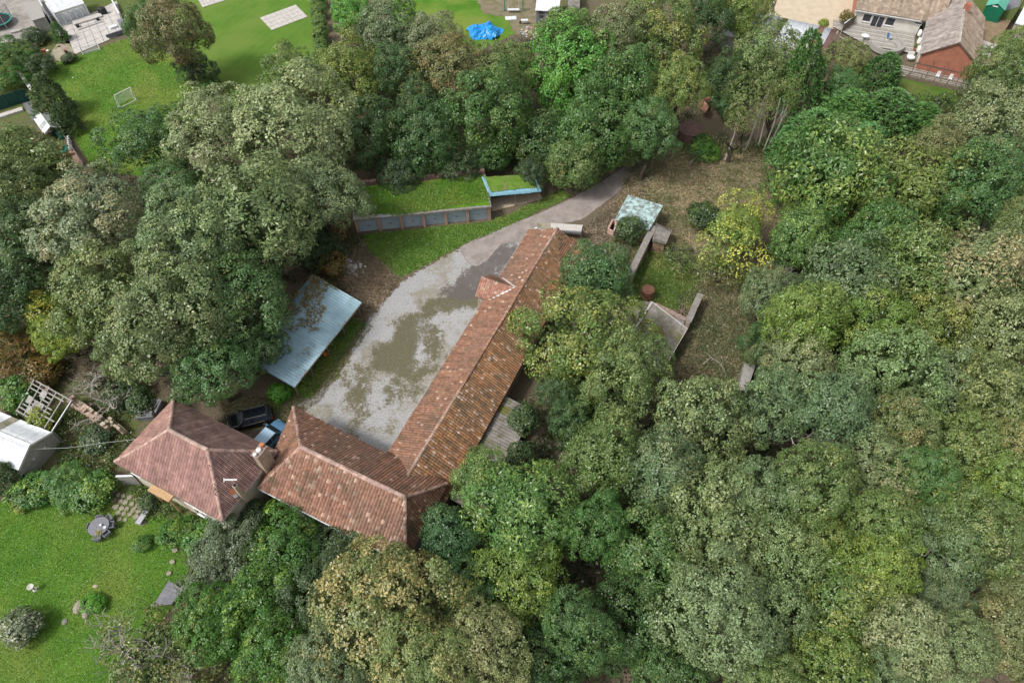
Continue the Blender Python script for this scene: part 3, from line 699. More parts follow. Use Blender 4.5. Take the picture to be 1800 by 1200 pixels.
# ------------------------------------------------------------------ trees: photograph x, y, crown radius (px), height (m), kind | label
WOOD_LEFT, WOOD_TOP, WOOD_RIGHT, WOOD_LOW = 'trees west of the yard', 'trees behind the garages', 'trees of the east wood', 'trees below the tiled roofs'
TREES = {
WOOD_LEFT: '''
520 240 112 15 tan | tall tan-topped tree just left of the garage block's grass roof
385 235 92 14 tan | broad pale tan tree bordering the lawn with the white goal frame
305 335 62 10 deep | dark green tree filling the dip between the two left tan trees
268 255 74 12 deep | rounded dark green tree at the lower edge of the goal lawn
570 345 78 12 grey | grey-green tree whose skirt overhangs the left end of the garages
455 385 112 15 silver | large silvery green tree in the middle of the west clump
335 420 96 16 silver | silver-flecked tree between the tan tree and the middle of the west clump
165 390 98 15 tan | buff-topped tree at the left shoulder of the west clump
190 515 96 14 olive | olive tree under the buff-topped tree of the west clump
300 555 104 14 silver | broad pale green tree above the bare grey shrub
418 522 96 12 deep | dark green tree with yellow sprigs left of the blue carport
372 650 76 9 deep | low green tree overhanging the black car
460 612 50 7 dark | dark bushy tree covering the back of the blue carport
235 610 62 8 olive | small olive tree between the bare grey shrub and the west clump
42 308 88 10 yolive | yellow-brown tree below the little greenhouse
12 345 76 11 olive | dull olive tree cut by the photo's left edge
50 420 86 10 dark | dark tree in the shade left of the buff-topped tree
25 520 82 9 dark | lower dark tree above the rust-coloured creeper
''',
WOOD_TOP: '''
306 60 66 12 rusty | brownish tree standing between the goal lawn and the striped lawn
252 46 36 8 deep | green tree beside the grey corner sofa patio
620 25 46 8 bright | bright green tree at the end of the narrow garden hedge
690 65 62 10 grey | grey-green tree right of the narrow garden hedge
758 66 46 9 tan | small tan tree bordering the lawn with the blue tarpaulin
515 145 58 9 olive | olive tree at the corner of the striped lawn
618 135 66 11 lime | lime-yellow tree with a forked pale stem above the garages
702 130 52 10 dark | narrow dark tree between the lime tree and the reddish tree
795 126 70 11 rusty | reddish brown tree just below the blue tarpaulin
892 122 52 10 olive | olive tree right below the blue tarpaulin
738 188 50 8 dark | small dark tree in the gap right of the lime-yellow tree
650 240 72 9 dark | dark ivy-like tree behind the left half of the garages
745 255 64 8 dark | low dark tree behind the middle of the garages
862 205 88 13 deep | large dark green tree behind the right end of the garages
998 65 54 13 ash | soft green treetop in front of the white-roofed shed
1000 140 86 14 bright | bright green glossy tree in the middle of the top wood
1078 75 62 14 pinky | brownish tree with orange sprigs right of the white-roofed shed
1152 75 76 15 yolive | tall yellow-olive tree at the top of the top wood
1100 155 66 14 deep | dark olive tree between the glossy bright tree and the yellow-olive tree
1185 155 60 13 yolive | yellow-olive tree on the right flank of the top wood
1050 235 84 11 deep | dark green tree above the bend of the track
1142 228 54 10 deep | green tree left of the rusty round tank
962 252 60 9 dark | dark tree above the shed with the blue corrugated edge
1232 35 52 12 dark | dark tree left of the corrugated shed row
1298 20 54 10 lime | yellow-green tree between the shed row and the photo's top edge
1010 292 54 6 olive | low olive tree at the left edge of the track
1100 262 50 6 grey | low grey-green tree where the track enters the wood
860 270 48 6 deep | low green tree over the back of the blue-edged shed
1275 140 46 6 dark | dark low tree in the gap left of the bare stems
1278 184 34 5 teal | small blue-green tree right of the rusty round tank
1340 112 66 11 olive | olive tree in front of the corrugated shed row
''',
WOOD_RIGHT: '''
1452 318 104 12 ash | big fresh green tree right of the leaf-strewn clearing
1408 420 58 8 ash | lower fresh green tree behind the bleached sapling
1757 138 58 12 olive | olive tree below the brick gable of the bungalow
1792 92 46 11 yolive | yellowish tree at the right edge beside the concrete path
1738 235 86 14 pinky | brownish olive tree below the bungalow's lawn
1640 265 52 12 rusty | small brown tree at the end of the cypress hedge
1592 350 106 14 yolive | broad green and yellow tree right of the big fresh green tree
1722 335 88 14 deep | green tree at the right edge under the brownish olive tree
1790 400 50 13 amber | yellow tree cut by the right edge, upper one
1545 425 72 12 deep | dark green tree under the broad green and yellow tree
1490 515 100 13 grey | broad grey-green tree in the upper middle of the east wood
1605 480 88 13 olive | olive tree between the grey-green tree and the pinkish tree
1722 490 98 14 pinky | large pinkish buff tree near the right edge
1415 565 76 12 lime | yellow-green tree at the left edge of the east wood by the dark clearing
1525 575 78 12 lime | yellow-green tree with bright tips in the middle of the east wood
1632 590 78 13 yolive | olive-yellow tree left of the grey-brown tree
1745 605 88 13 pinky | grey-brown tree at the right edge under the pinkish tree
1350 520 56 8 grey | grey-green tree leaning over the dark clearing from the right
1345 605 48 8 dark | dark low tree on the right side of the dark clearing
1402 640 72 12 tan | small tan tree above the sunken slab shelter's right end
1562 668 92 13 silver | broad pale olive tree in the centre of the east wood
1660 695 76 13 silver | speckled pale tree right of the centre of the east wood
1750 700 76 13 amber | orange-tinged tree at the right edge of the east wood
1375 715 80 12 grey | grey-olive tree right of the sunken slab shelter
1468 722 72 12 grey | round grey-olive tree showing its fanned branches
1580 748 62 11 amber | small tree with orange tips below the centre of the east wood
1692 795 76 12 olive | mid green tree in the lower right of the east wood
1785 780 58 12 amber | yellow-orange tree cut by the right edge, lower one
1432 850 80 13 olive | olive tree right of the silver-leaved trees
1532 838 82 13 pinky | buff and olive tree in the lower middle of the east wood
1625 830 56 12 deep | small green tree between two buff trees of the east wood
1645 888 80 13 yolive | yellow-pink tree below the small green tree of the east wood
1772 862 66 12 lime | yellow-green tree at the right edge, below the orange one
1550 925 70 13 olive | olive tree with bare twigs on its crown
1720 935 78 13 olive | broad olive tree near the right edge above the dark gap
1442 950 60 13 yolive | narrow golden-tipped tree beside the silver-leaved trees
1545 1000 74 12 lime | yellow-green tree with a golden right side
1490 1060 86 13 yolive | broad yellow tree in the lower wood, left of the black gap
1640 975 86 13 grey | grey-olive tree left of the dark gap
1655 1045 50 11 grey | small grey tree with bare twigs at the edge of the dark gap
1775 1040 52 10 pinky | small buff tree right of the dark gap
1762 1115 76 12 pinky | buff tree in the lower right corner of the photo
1592 1130 78 12 tan | tan tree at the bottom, right of the black gap
1682 1140 70 12 silver | pale green tree at the bottom between two buff trees
1462 1185 88 12 yolive | yellow-olive tree on the bottom edge under the black gap
1560 1200 70 11 grey | grey-green tree on the bottom edge below the tan tree
1352 1195 62 11 olive | olive tree on the bottom edge below the silver-leaved trees
1026 600 112 12 yolive | wide olive and yellow tree leaning over the right slope of the long roof
1098 662 88 11 olive | yellow-flecked tree below the corrugated double roof
985 690 42 8 dark | dark tree against the lean-to roof behind the long wing
1048 490 66 9 teal | feathery blue-green tree against the upper end of the long roof
1215 755 110 13 silver | broad silvery tree below the dark clearing
1062 800 78 12 olive | olive tree beside the bright feathery tree
1165 835 84 12 grey | grey-green tree under the broad silvery tree
1262 925 116 13 silver | very broad speckled tree in the lower middle of the wood
1150 975 96 11 deep | dark grey-green tree left of the very broad speckled tree
1345 880 78 12 grey | grey tree right of the broad silvery tree, above the golden-tipped one
1372 985 84 13 silver | silver-leaved tree left of the yellow trees
1255 1080 108 13 silver | silver-leaved tree above the bottom edge, widest of them
1345 1095 88 12 silver | silver-leaved tree above the bottom edge, beside the black gap
1112 1090 92 10 dark | dark tree below the dark grey-green one
1045 930 60 10 deep | dark green tree filling the gap right of the bright feathery tree
1010 745 52 7 dark | low dark tree under the wide olive and yellow tree, lower side
1175 1180 84 10 deep | dark green tree on the bottom edge
1018 1105 74 9 deep | dark green tree below the yellow-tipped tree's right side
955 1165 80 9 dark | deep green tree on the bottom edge beside the buff tree
''',
WOOD_LOW: '''
918 900 102 11 ash | bright feathery tree at the lower end of the long roof
845 835 50 8 ash | small bright tree touching the corner of the tiled cross wing
790 945 60 8 teal | soft blue-green tree against the hip of the tiled cross wing
905 1020 78 9 lime | yellow-tipped tree below the bright feathery tree
835 1045 66 8 dark | dark bluish tree left of the yellow-tipped tree
675 1075 128 12 amber | big golden-buff tree at the bottom centre
745 1160 90 12 amber | golden tree cut by the bottom edge beside the big golden-buff one
850 1140 86 11 pinky | buff tree right of the big golden-buff tree
575 1175 82 10 grey | grey-green tree on the bottom edge left of the big golden-buff tree
690 1005 44 5 teal | small blue-green tree touching the tiled eave
600 985 76 4.5 dshrub | dark ivy-covered tree under the long eave of the cross wing
505 962 82 5 shrub | fresh green tree under the left half of the cross wing's eave
402 980 80 4.5 gshrub | grey-green leafy tree by the corner of the house
460 1060 84 6 shrub | fresh green tree below the grey-green leafy tree
560 1040 76 6 dshrub | dark green tree between the cross wing and the golden-buff tree
375 1090 70 6 shrub | light green tree beside the slate-grey board
480 1150 76 6 shrub | yellow-green tree on the bottom edge among the garden trees
''' }
SHRUBS = '''
85 170 34 6 yew | dark conifer at the side of the goal lawn, upper and larger | conifer
112 208 26 4 yew | dark conifer at the side of the goal lawn, lower and smaller | conifer
25 100 42 4 shrub | leafy green shrub filling the corner garden | shrub
12 140 36 3 shrub | yellow-green shrub beside the pale garden wall | shrub
70 118 30 3 dshrub | dull shrub at the top end of the pale garden wall | shrub
62 66 20 2 dshrub | low dark shrub at the edge of the concrete yard | shrub
102 56 13 3 cypress | small cone-shaped conifer beside the conservatory | conifer
120 103 14 1.2 dshrub | low dark shrub below the paved patio | shrub
342 118 34 6 dshrub | dark shrub at the foot of the brownish tree between the lawns | shrub
366 150 20 2.5 shrub | light green shrub at the edge of the striped lawn | shrub
560 445 42 4 dshrub | dark shrub at the left end of the garages | shrub
588 405 24 3 rshrub | reddish shrub left of the garage end | shrub
585 465 26 3 rshrub | russet shrub above the blue carport | shrub
545 415 40 5 dshrub | leafy shrub under the west clump by the garages | shrub
700 312 38 5 dshrub | brownish shrub hanging over the garage roof | shrub
810 298 44 5 dshrub | dark shrub behind the garage roof | shrub
940 300 34 5 dshrub | dark shrub right of the blue-edged shed | shrub
1320 175 52 10 wispy | thin yellow-green sapling clump on long bare stems | tree
1300 215 28 8 wispy | thin sapling leaning over the clearing | tree
1378 165 34 9 wispy | thin yellow-green sapling beside the cypress | tree
1416 128 40 12 cypress | tall bright cypress below the corrugated shed row | conifer
1492 104 36 6 amber | orange-leaved shrub tree beside the decking | tree
1548 132 42 6 cypress | bright green cypress next to the decking | conifer
1480 150 34 6 deep | dark shrub tree between the two cypresses | tree
1560 200 64 6 cypress | spreading cypress below the bungalow lawn | conifer
1490 200 58 6 cypress | spreading cypress left of the bungalow lawn | conifer
1618 215 48 5 cypress | low cypress at the corner of the bungalow lawn | conifer
1430 235 60 6 cypress | spreading cypress above the big fresh green tree | conifer
1520 250 46 5 cypress | low cypress right above the big fresh green tree | conifer
1385 255 34 5 cypress | low dark cypress at the clearing's upper right corner | conifer
1308 372 46 8 gold | golden sapling in the clearing, upper crown | tree
1285 435 60 7 gold | sparse golden tree in front of the clearing wall | tree
1298 400 40 7 lime | lime-green leafy crown in the middle of the golden saplings | tree
1265 470 46 5 wispy | thin grey-green tree in front of the clearing wall | tree
1238 382 30 3 dshrub | green shrub left of the golden sapling | shrub
1195 455 40 2.5 wispy | grey twiggy shrub at the corner of the inner lawn | shrub
1108 404 26 3.2 dshrub | round shrub in front of the aqua-roofed outbuilding | shrub
1240 262 34 2 shrub | low green shrub under the rusty round tank | shrub
1370 450 26 4 dshrub | dark shrub beside the bleached sapling | shrub
490 690 18 1.6 lshrub | vivid green round shrub at the carport's lower corner | shrub
105 590 48 6 yshrub | yellow shrub left of the bare grey shrub | shrub
82 545 36 6 yshrub | yellow-green shrub in front of the dark trees | shrub
20 625 56 4 rshrub | rust-brown creeper mound at the left edge | shrub
75 655 34 2.5 rshrub | red-brown creeper over the derelict lean-to frame | shrub
30 695 34 3 shrub | green shrub between the creeper and the white shed | shrub
75 740 26 2.2 yshrub | yellow-green creeper on the white shed's roof edge | shrub
248 706 24 4.5 dshrub | dark shrub roofing over the blue-grey covered stack | shrub
215 690 34 2.5 dshrub | dark shrub beside the house's back corner | shrub
170 770 30 1.5 dshrub | scrubby shrub at the end of the ruined wall | shrub
165 865 38 2 shrub | leafy garden hedge shrub nearest to the table | shrub
120 855 44 2.2 shrub | leafy garden hedge shrub in the middle of its row | shrub
62 860 38 2 shrub | leafy garden hedge shrub nearest to the white shed | shrub
40 882 20 1.2 yshrub | small yellow shrub at the end of the garden hedge | shrub
8 835 32 3 yew | spiky dark conifer against the white shed | conifer
312 934 30 1.3 shrub | green shrub along the cream house wall | shrub
362 950 36 1.8 shrub | bushy green shrub under the house's lower corner | shrub
262 884 18 1.2 dshrub | dark shrub beside the tan porch | shrub
250 955 17 .9 shrub | green shrub below the pale bench | shrub
38 1102 34 2.2 pbush | lone round grey-green bush on the house lawn | shrub
165 1060 20 1 lshrub | low dark green plant beside the boulder | shrub
445 905 26 3 dshrub | dark shrub between the house and the cross wing | shrub
920 738 28 5 dshrub | dark ivy shrub beside the upper part of the mossy lean-to roof | shrub
914 800 26 4 dshrub | ivy shrub at the edge of the mossy lean-to roof | shrub
1010 660 40 5 dshrub | dark shrub under the wide olive and yellow tree | shrub
868 856 18 2 yshrub | yellow-green shrub at the lower end of the mossy lean-to | shrub
1300 60 20 3 yshrub | yellow-green shrub on the end of the shed row | shrub
1448 42 9 2 yshrub | small yellow shrub behind the rusty roof panel | shrub
1488 30 12 2.5 rshrub | reddish shrub at the corner of the bungalow | shrub
'''
for grp, txt in TREES.items():
    for ln in txt.strip().splitlines():
        a, lab = ln.split('|')
        x, y, r_, h, k = a.split()
        plant(float(x), float(y), float(r_), float(h), k, lab.strip(), 'tree', 'tree', grp)
for ln in SHRUBS.strip().splitlines():
    a, lab, cat = (s.strip() for s in ln.split('|'))
    x, y, r_, h, k = a.split()
    plant(float(x), float(y), float(r_), float(h), k, lab, cat, cat, {'shrub': 'shrubs about the site', 'conifer': 'conifers about the site', 'tree': 'small trees about the site'}[cat])
plant(250, 1150, 78, 6, 'wispy', 'thin olive tree with bleached bare branches at the bottom left', 'tree', 'tree', None, limbs=7.5)
plant(330, 1160, 60, 5, 'wispy', 'second thin tree with bleached branches, nearer to the green trees', 'tree', 'tree', None, limbs=6.5)

# ------------------------------------------------------------------ roofs and walls
def norm(a): return a / np.linalg.norm(a)
def rect(c4):
    """nearest upright rectangle to four surveyed corners (in order)"""
    c4 = np.array(c4); c = c4.mean(0); u = norm((c4[2] - c4[1]) + (c4[3] - c4[0])); v = np.array([-u[1], u[0], 0])
    a = abs(((c4 - c) @ u)).mean(); b = abs(((c4 - c) @ v)).mean()
    sg = [(1 if (q - c) @ u > 0 else -1, 1 if (q - c) @ v > 0 else -1) for q in c4]
    return [c + u * a * s + v * b * t for s, t in sg], u, v, a, b
def tile_slope(mb, poly, tw, tl, rise, palette, seed, pale=0.03, tilt=0.0, lip=0.03, prof='pan', lift=0.05, warp=0.1, patch=None):
    r = np.random.default_rng(seed); poly = [np.array(p, float) for p in poly]
    e0, e1 = poly[0], poly[1]; top = sum(poly[2:]) / len(poly[2:])
    u = norm(e1 - e0); n = norm(np.cross(u, top - e0))
    if n[2] < 0: n = -n
    v = np.cross(n, u)
    if v[2] < 0: v = -v
    q2 = np.array([[(p - e0) @ u, (p - e0) @ v] for p in poly])
    lo, hi = q2.min(0), q2.max(0)
    us, vs = np.arange(lo[0], hi[0], tw), np.arange(lo[1], hi[1], tl)
    U, V = np.meshgrid(us, vs)
    s = sdist(U + tw / 2, V + tl / 2, q2)
    if prof == 'pan': px_, pz = np.array([0, .25, .5, .75, 1.0]), np.array([0.0, .75, 1.0, .6, 0.05])
    elif prof == 'roman': px_, pz = np.array([0, .2, .5, .8, 1.0]), np.array([0.0, .9, .15, .9, 0.0])
    else: px_, pz = np.array([0, .12, .88, 1.0]), np.array([0.0, .5, .5, 0.0])
    k = len(px_)
    colk = r.uniform(.86, 1.12, len(us))
    for (j, i) in zip(*np.where(s > -0.02)):
        a, b = U[j, i], V[j, i]
        o = e0 + u * a + v * b + n * (lift + (fbm(np.array([a]), np.array([b + seed * 9]), 0.3)[0] - .5) * warp * 2 + r.normal(0, .006))
        w_ = tw * 1.02
        up = [o + u * (x * w_ + r.normal(0, .004)) + n * (z * rise + tilt) + v * 0 for x, z in zip(px_, pz)]
        up = [p + n * lip for p in up]
        bk = [o + u * x * w_ + n * z * rise + v * tl * 1.12 for x, z in zip(px_, pz)]
        fr = [p - n * (lip + .02) for p in up]
        c = np.array(palette[r.integers(len(palette))] if r.random() < .35 else palette[(i * 7 + (j + i * 3) // 6) % len(palette)]) * r.uniform(.92, 1.08) * colk[i]
        if patch is not None: c = patch(c, a, b, r)
        if r.random() < pale: c = np.array((0.46, 0.33, 0.25)) * r.uniform(.7, 1.15)
        mb.add(up + bk + fr, [[t, t + 1, k + t + 1, k + t] for t in range(k - 1)] + [[2 * k + t, 2 * k + t + 1, t + 1, t] for t in range(k - 1)], c)
    return u, v, n
def ridge_tiles(mb, p, q, r0=0.15, step=0.45, col=(0.42, 0.3, 0.25), seed=1):
    r = random.Random(seed); p, q = np.array(p, float), np.array(q, float); L = np.linalg.norm(q - p); d = (q - p) / L
    x = norm(np.cross(d, (0, 0, 1))); y = np.cross(x, d); n = max(1, int(L / step))
    for i in range(n):
        sg = lambda f: np.array([0, 0, -.1 * math.sin(math.pi * f) + .05 * (vnoise(f * L, seed * 3.1, .35) - .5)])
        a, b = p + d * L * i / n + sg(i / n), p + d * L * ((i + 1.08) / n) + sg((i + 1) / n)
        k = r.uniform(.8, 1.2); vs = []
        for c_, rr in ((a, r0 * 1.04), (b, r0 * .96)):
            vs += [c_ + x * rr * math.cos(t) * 1.1 + y * (rr * math.sin(t) + r.uniform(-.012, .012)) for t in np.linspace(-.15, math.pi + .15, 6)]
        mb.add(vs, [[j, j + 1, 6 + j + 1, 6 + j] for j in range(5)] + [[5, 4, 3, 2, 1, 0], [6, 7, 8, 9, 10, 11]], tuple(np.array(col) * k))
def deck(mb, polys, drop=0.1):             # solid slab under the tiles, added to block light
    for p in polys:
        mb.prism([np.array(q) - np.array([0, 0, 0.02]) for q in p], (0, 0, -drop))
def wall_ring(mb, ring, z0, z1, th=0.3):
    """walls round a footprint (counter-clockwise or clockwise ring of ground points)"""
    n = len(ring); c = sum(np.array(p) for p in ring) / n
    for i in range(n):
        a, b = np.array(ring[i], float), np.array(ring[(i + 1) % n], float); d = norm(b - a); nn = np.array([-d[1], d[0], 0])
        if nn @ (c - a) < 0: nn = -nn
        a2, b2 = a + d * (th if i % 2 else 0.002), b - d * (th if i % 2 else 0.002)
        a2[2] = b2[2] = z0
        mb.prism([a2, b2, b2 + nn * th, a2 + nn * th], (0, 0, z1 - z0))
def window(parent, p, u, w_, h, out, bars=1, fm='white', open_=False, name='window'):
    """p: lower left corner on the wall face; u along the wall, out: outward"""
    p, u, out = np.array(p, float), norm(np.array(u, float)), norm(np.array(out, float)); z = np.array([0, 0, 1.0]); o = p + out * 0.03
    fb = MB()
    for a, b in ((o, o + z * h), (o + u * w_, o + u * w_ + z * h)): fb.beam(a, b, .08, .07, up=out)
    for k in (0, h): fb.beam(o + z * k + u * .041, o + z * k + u * (w_ - .041), .08, .07, up=out)
    for i in range(1, bars + 1): fb.beam(o + u * w_ * i / (bars + 1) + z * .041, o + u * w_ * i / (bars + 1) + z * (h - .041), .06, .06, up=out)
    f = fb.build(name, M(fm), parent)
    pb = MB(); a = o + out * -.012 + u * .03 + z * .03
    pb.prism([a, a + u * (w_ - .06), a + u * (w_ - .06) + z * (h - .06), a + z * (h - .06)], out * .012)
    pb.build('pane', M('pane'), f)
    sb = MB(); sb.beam(o - z * .07 - u * .06 + out * .04, o - z * .07 + u * (w_ + .06) + out * .04, .16, .05, up=z); sb.build('sill', M(fm), f)
    return f
def corr_roof(parent, q, m, pitch=0.2, amp=0.03, sheet_w=1.0, seed=0, name='roof_sheet', th=0.012, jitter=0.012, mats=None):
    """corrugated sheets: q = low corner a, low corner b, high corner b, high corner a; the ribs run up the slope"""
    r = random.Random(seed); q = [np.array(p, float) for p in q]
    L = np.linalg.norm(q[1] - q[0]); ns = max(1, round(L / sheet_w)); n_ = norm(np.cross(q[1] - q[0], q[3] - q[0])); n_ = n_ if n_[2] > 0 else -n_
    out = []
    for s in range(ns):
        mb = MB(); k = max(2, round(L / ns / pitch)); cols = k * 4 + 1; rows = 4; off = n_ * (r.uniform(0, jitter) + .004 * (s % 2)); e = r.uniform(-.05, .05)
        v = []
        for side in (0, 1):
            for j in range(rows):
                for i in range(cols):
                    f = (s + i / (cols - 1) * 1.02 - .01) / ns; f = min(max(f, 0), 1); g = j / (rows - 1)
                    lo_, hi_ = q[0] * (1 - f) + q[1] * f, q[3] * (1 - f) + q[2] * f
                    d = norm(hi_ - lo_)
                    v.append(lo_ * (1 - g) + hi_ * g - d * e * (1 - g) + off + n_ * (amp * math.cos(i * math.pi / 2) - th * side))
        o = rows * cols
        fs = [[a + j * cols + i, a + j * cols + i + 1, a + (j + 1) * cols + i + 1, a + (j + 1) * cols + i] for a in (0, o) for j in range(rows - 1) for i in range(cols - 1)]
        fs += [[i, i + 1, o + i + 1, o + i] for i in range(cols - 1)] + [[(rows - 1) * cols + i, (rows - 1) * cols + i + 1, o + (rows - 1) * cols + i + 1, o + (rows - 1) * cols + i] for i in range(cols - 1)]
        mb.add(v, fs)
        out.append(mb.build(name, mats[s % len(mats)] if mats else m, parent, smooth=True))
    return out
OLD = [(0.270, 0.136, 0.085), (0.235, 0.119, 0.077), (0.287, 0.160, 0.106), (0.209, 0.111, 0.075), (0.261, 0.143, 0.095), (0.244, 0.140, 0.098)]
OLD_WARM = [(0.313, 0.163, 0.085), (0.275, 0.142, 0.075), (0.341, 0.192, 0.099), (0.228, 0.128, 0.069), (0.351, 0.176, 0.082), (0.190, 0.124, 0.075)]  # brighter than OLD: the long wing's better-lit slope is tinted in
OLD_PINK = [(0.307, 0.164, 0.114), (0.271, 0.141, 0.098), (0.333, 0.183, 0.127), (0.236, 0.129, 0.094), (0.299, 0.170, 0.124)]  # paler than OLD: light on the cross wing's front slope tinted in
def patchy(dark, f, lo):
    def g(c, a, b, r):
        k = fbm(np.array([a + 31]), np.array([b + 7]), f)[0]
        return c * (1 - .5 * np.clip((k - lo) * 6, 0, 1)) + np.array(dark) * .5 * np.clip((k - lo) * 6, 0, 1)
    return g

# --- the long tiled wing
ZE, ZR = 2.6, 4.75
O = P(930, 405, ZE); d = norm(P(684, 794, ZE) - P(847.5, 536, ZE)); n = np.array([-d[1], d[0], 0])
if n[0] < 0: n = -n
LW = (P(684, 794, ZE) - O) @ d + 2.2; WW = 7.2
def W(a, b, z): return O + d * a + n * b + np.array([0, 0, z - ZE])
wing = thing('farm_building', 'long single-storey range roofed in weathered red pantiles along the yard', 'barn', W(LW / 2, WW / 2, 0))
ra, rb = 0.5, LW + 0.2
left = [W(0, 0, ZE), W(LW, 0, ZE), W(rb, 3.6, ZR), W(ra, 3.75, ZR)]
right = [W(LW + .4, WW, ZE), W(6.5, WW, ZE), W(6.5, WW + 1.0, ZE - .6), W(-.1, WW + 1.1, ZE - .6), W(ra, 3.75, ZR), W(rb, 3.6, ZR)]
mb = MB(); deck(mb, [left, right]); mb.build('roof_deck', M('timber'), wing)
mb = MB(); tile_slope(mb, left, .27, .34, .08, OLD, 3, .03, patch=patchy((.16, .11, .09), .16, .5)); mb.build('roof_tiles', M('pantile'), wing, kind='stuff')
mb = MB(); tile_slope(mb, [right[0], right[1], right[4], right[5]], .27, .34, .09, OLD_WARM, 4, .1, patch=patchy((.17, .13, .08), .2, .47))
tile_slope(mb, [right[1], right[2], right[3], right[4]], .25, .32, .05, OLD_WARM + OLD, 5, .06); mb.build('roof_tiles', M('pantile'), wing, kind='stuff')
mb = MB(); ridge_tiles(mb, W(rb, 3.6, ZR + .03), W(ra - .1, 3.75, ZR + .03), .16, .45, (.4, .28, .22)); mb.build('ridge_tiles', M('pantile'), wing, kind='stuff')
mb = MB(); wall_ring(mb, [W(.3, .35, 0), W(LW - .1, .35, 0), W(LW - .1, WW - .35, 0), W(.3, WW - .35, 0)], 0, ZE - .12); mb.build('wall', M('brick_pale'), wing)
mb = MB(); mb.prism([W(.32, .4, ZE - .12), W(.32, WW - .4, ZE - .12), W(.6, 3.75, ZR - .16)], d * .25); mb.prism([W(LW - .4, .4, ZE - .12), W(LW - .4, WW - .4, ZE - .12), W(LW - .4, 3.6, ZR - .16)], d * .25); mb.build('gable', M('brick_pale'), wing)
mb = MB(); mb.tube([W(.2, -.08, ZE - .03), W(LW - 2, -.08, ZE - .06)], .06, 6); mb.build('gutter', M('lead'), wing)
# cross gable over the cart door, with its white valleys
ga = (P(866, 500, 3.6) - O) @ d; gz = 4.15; hw = 1.75
def wz(b): return ZE + (ZR - ZE) * b / 3.65
gw = [W(ga, -1.15, gz), W(ga, 2.7, gz)]
lo_f = [W(ga + hw, -1.15, ZE + .25), W(ga + hw, .5, ZE + .25)]; lo_b = [W(ga - hw, -1.15, ZE + .25), W(ga - hw, .5, ZE + .25)]
mb = MB(); deck(mb, [[lo_f[0], lo_f[1], gw[1], gw[0]], [lo_b[0], lo_b[1], gw[1], gw[0]]]); mb.build('gable_deck', M('timber'), wing)
mb = MB(); tile_slope(mb, [lo_f[0], lo_f[1], gw[1], gw[0]], .25, .32, .05, [(0.36, 0.18, 0.13), (0.32, 0.155, 0.115), (0.38, 0.21, 0.155)], 8, .12)
tile_slope(mb, [lo_b[1], lo_b[0], gw[0], gw[1]], .25, .32, .05, OLD, 9, .05); ridge_tiles(mb, gw[0], gw[1], .14)
mb.build('gable_tiles', M('pantile'), wing, kind='stuff')
mb = MB()
for s_ in (1, -1): mb.beam(W(ga + s_ * (hw + .1), .55, wz(.55) + .12), W(ga + s_ * .1, 2.85, wz(2.85) + .13), .2, .03)
mb.build('valley_flashing', M('white_worn'), wing)
mb = MB(); mb.prism([W(ga - hw + .2, -.95, 0), W(ga + hw - .2, -.95, 0), W(ga + hw - .2, -.95, ZE + .1), W(ga, -.95, gz - .2), W(ga - hw + .2, -.95, ZE + .1)], n * .22)
for s_ in (1, -1): mb.prism([W(ga + s_ * (hw - .2), -.7, 0), W(ga + s_ * (hw - .42), -.7, 0), W(ga + s_ * (hw - .42), .3, 0), W(ga + s_ * (hw - .2), .3, 0)], (0, 0, ZE + .05))
mb.build('gable_wall', M('brick_pale'), wing)
# mossy corrugated lean-to on the far side
lt = thing('lean_to', 'mossy grey corrugated lean-to against the lower part of the long tiled roof', 'lean-to', W(LW - 9, WW + 2, 0))
a0, a1 = LW - 12.6, LW - .6
corr_roof(lt, [W(a1, WW + 3.6, 1.35), W(a0, WW + 3.0, 1.5), W(a0, WW - .25, 2.2), W(a1, WW - .25, 2.15)], None, .3, .04, 1.0, 5, mats=[M('asbestos'), M('asbestos'), M('asbestos_mossy'), M('asbestos')] )
for k_, o in enumerate([o for o in lt.children][:4]): o.data.materials[0] = M('asbestos_mossy')
mb = MB(); mb.prism([W(a0 + .1, WW + 2.8, 0), W(a1 - .1, WW + 3.4, 0), W(a1 - .1, WW + 3.2, 0), W(a0 + .1, WW + 2.6, 0)], (0, 0, 1.3)); mb.build('wall', M('brick_pale'), lt)
mb = MB(); mb.box(W(LW - 4.2, WW + .05, ZE - .25), .3, .25, .3, 0.6); solo(mb, 'downpipe_hopper', M('white'), 'white rainwater hopper at the eave above the mossy lean-to', 'rain hopper', W(LW - 4.2, WW + .05, ZE - .25))

# --- the cross wing
cz, czr = 3.7, 6.75
cA, cB, cC, cD = (P(x, y, cz) for x, y in ((516, 716), (455, 857), (712, 989), (786, 850)))
c1, c2 = P(529, 786, czr), P(712, 874, czr)
cross = thing('farm_building', 'hipped pantile range across the foot of the yard, beside the house', 'barn', ((cA + cC) / 2)[:2].tolist() + [0])
slopes = {'f': [cB, cC, c2, c1], 'k': [cD, cA, c1, c2], 'l': [cA, cB, c1], 'r': [cC, cD, c2]}
mb = MB(); deck(mb, slopes.values(), .15); mb.build('roof_deck', M('timber'), cross)
mb = MB(); tile_slope(mb, slopes['f'], .3, .36, .1, OLD_PINK, 21, .11, patch=patchy((.2, .15, .12), .14, .53)); mb.build('roof_tiles', M('pantile'), cross, kind='stuff')
mb = MB(); tile_slope(mb, slopes['k'], .28, .34, .08, OLD, 22, .035, patch=patchy((.17, .12, .1), .15, .48)); mb.build('roof_tiles', M('pantile'), cross, kind='stuff')
for k_, s_ in (('l', 23), ('r', 24)):
    mb = MB(); tile_slope(mb, slopes[k_], .25, .33, .05, OLD + OLD_PINK[:2], s_, .04); mb.build('roof_tiles', M('pantile'), cross, kind='stuff')
mb = MB(); up_ = np.array([0, 0, .1])
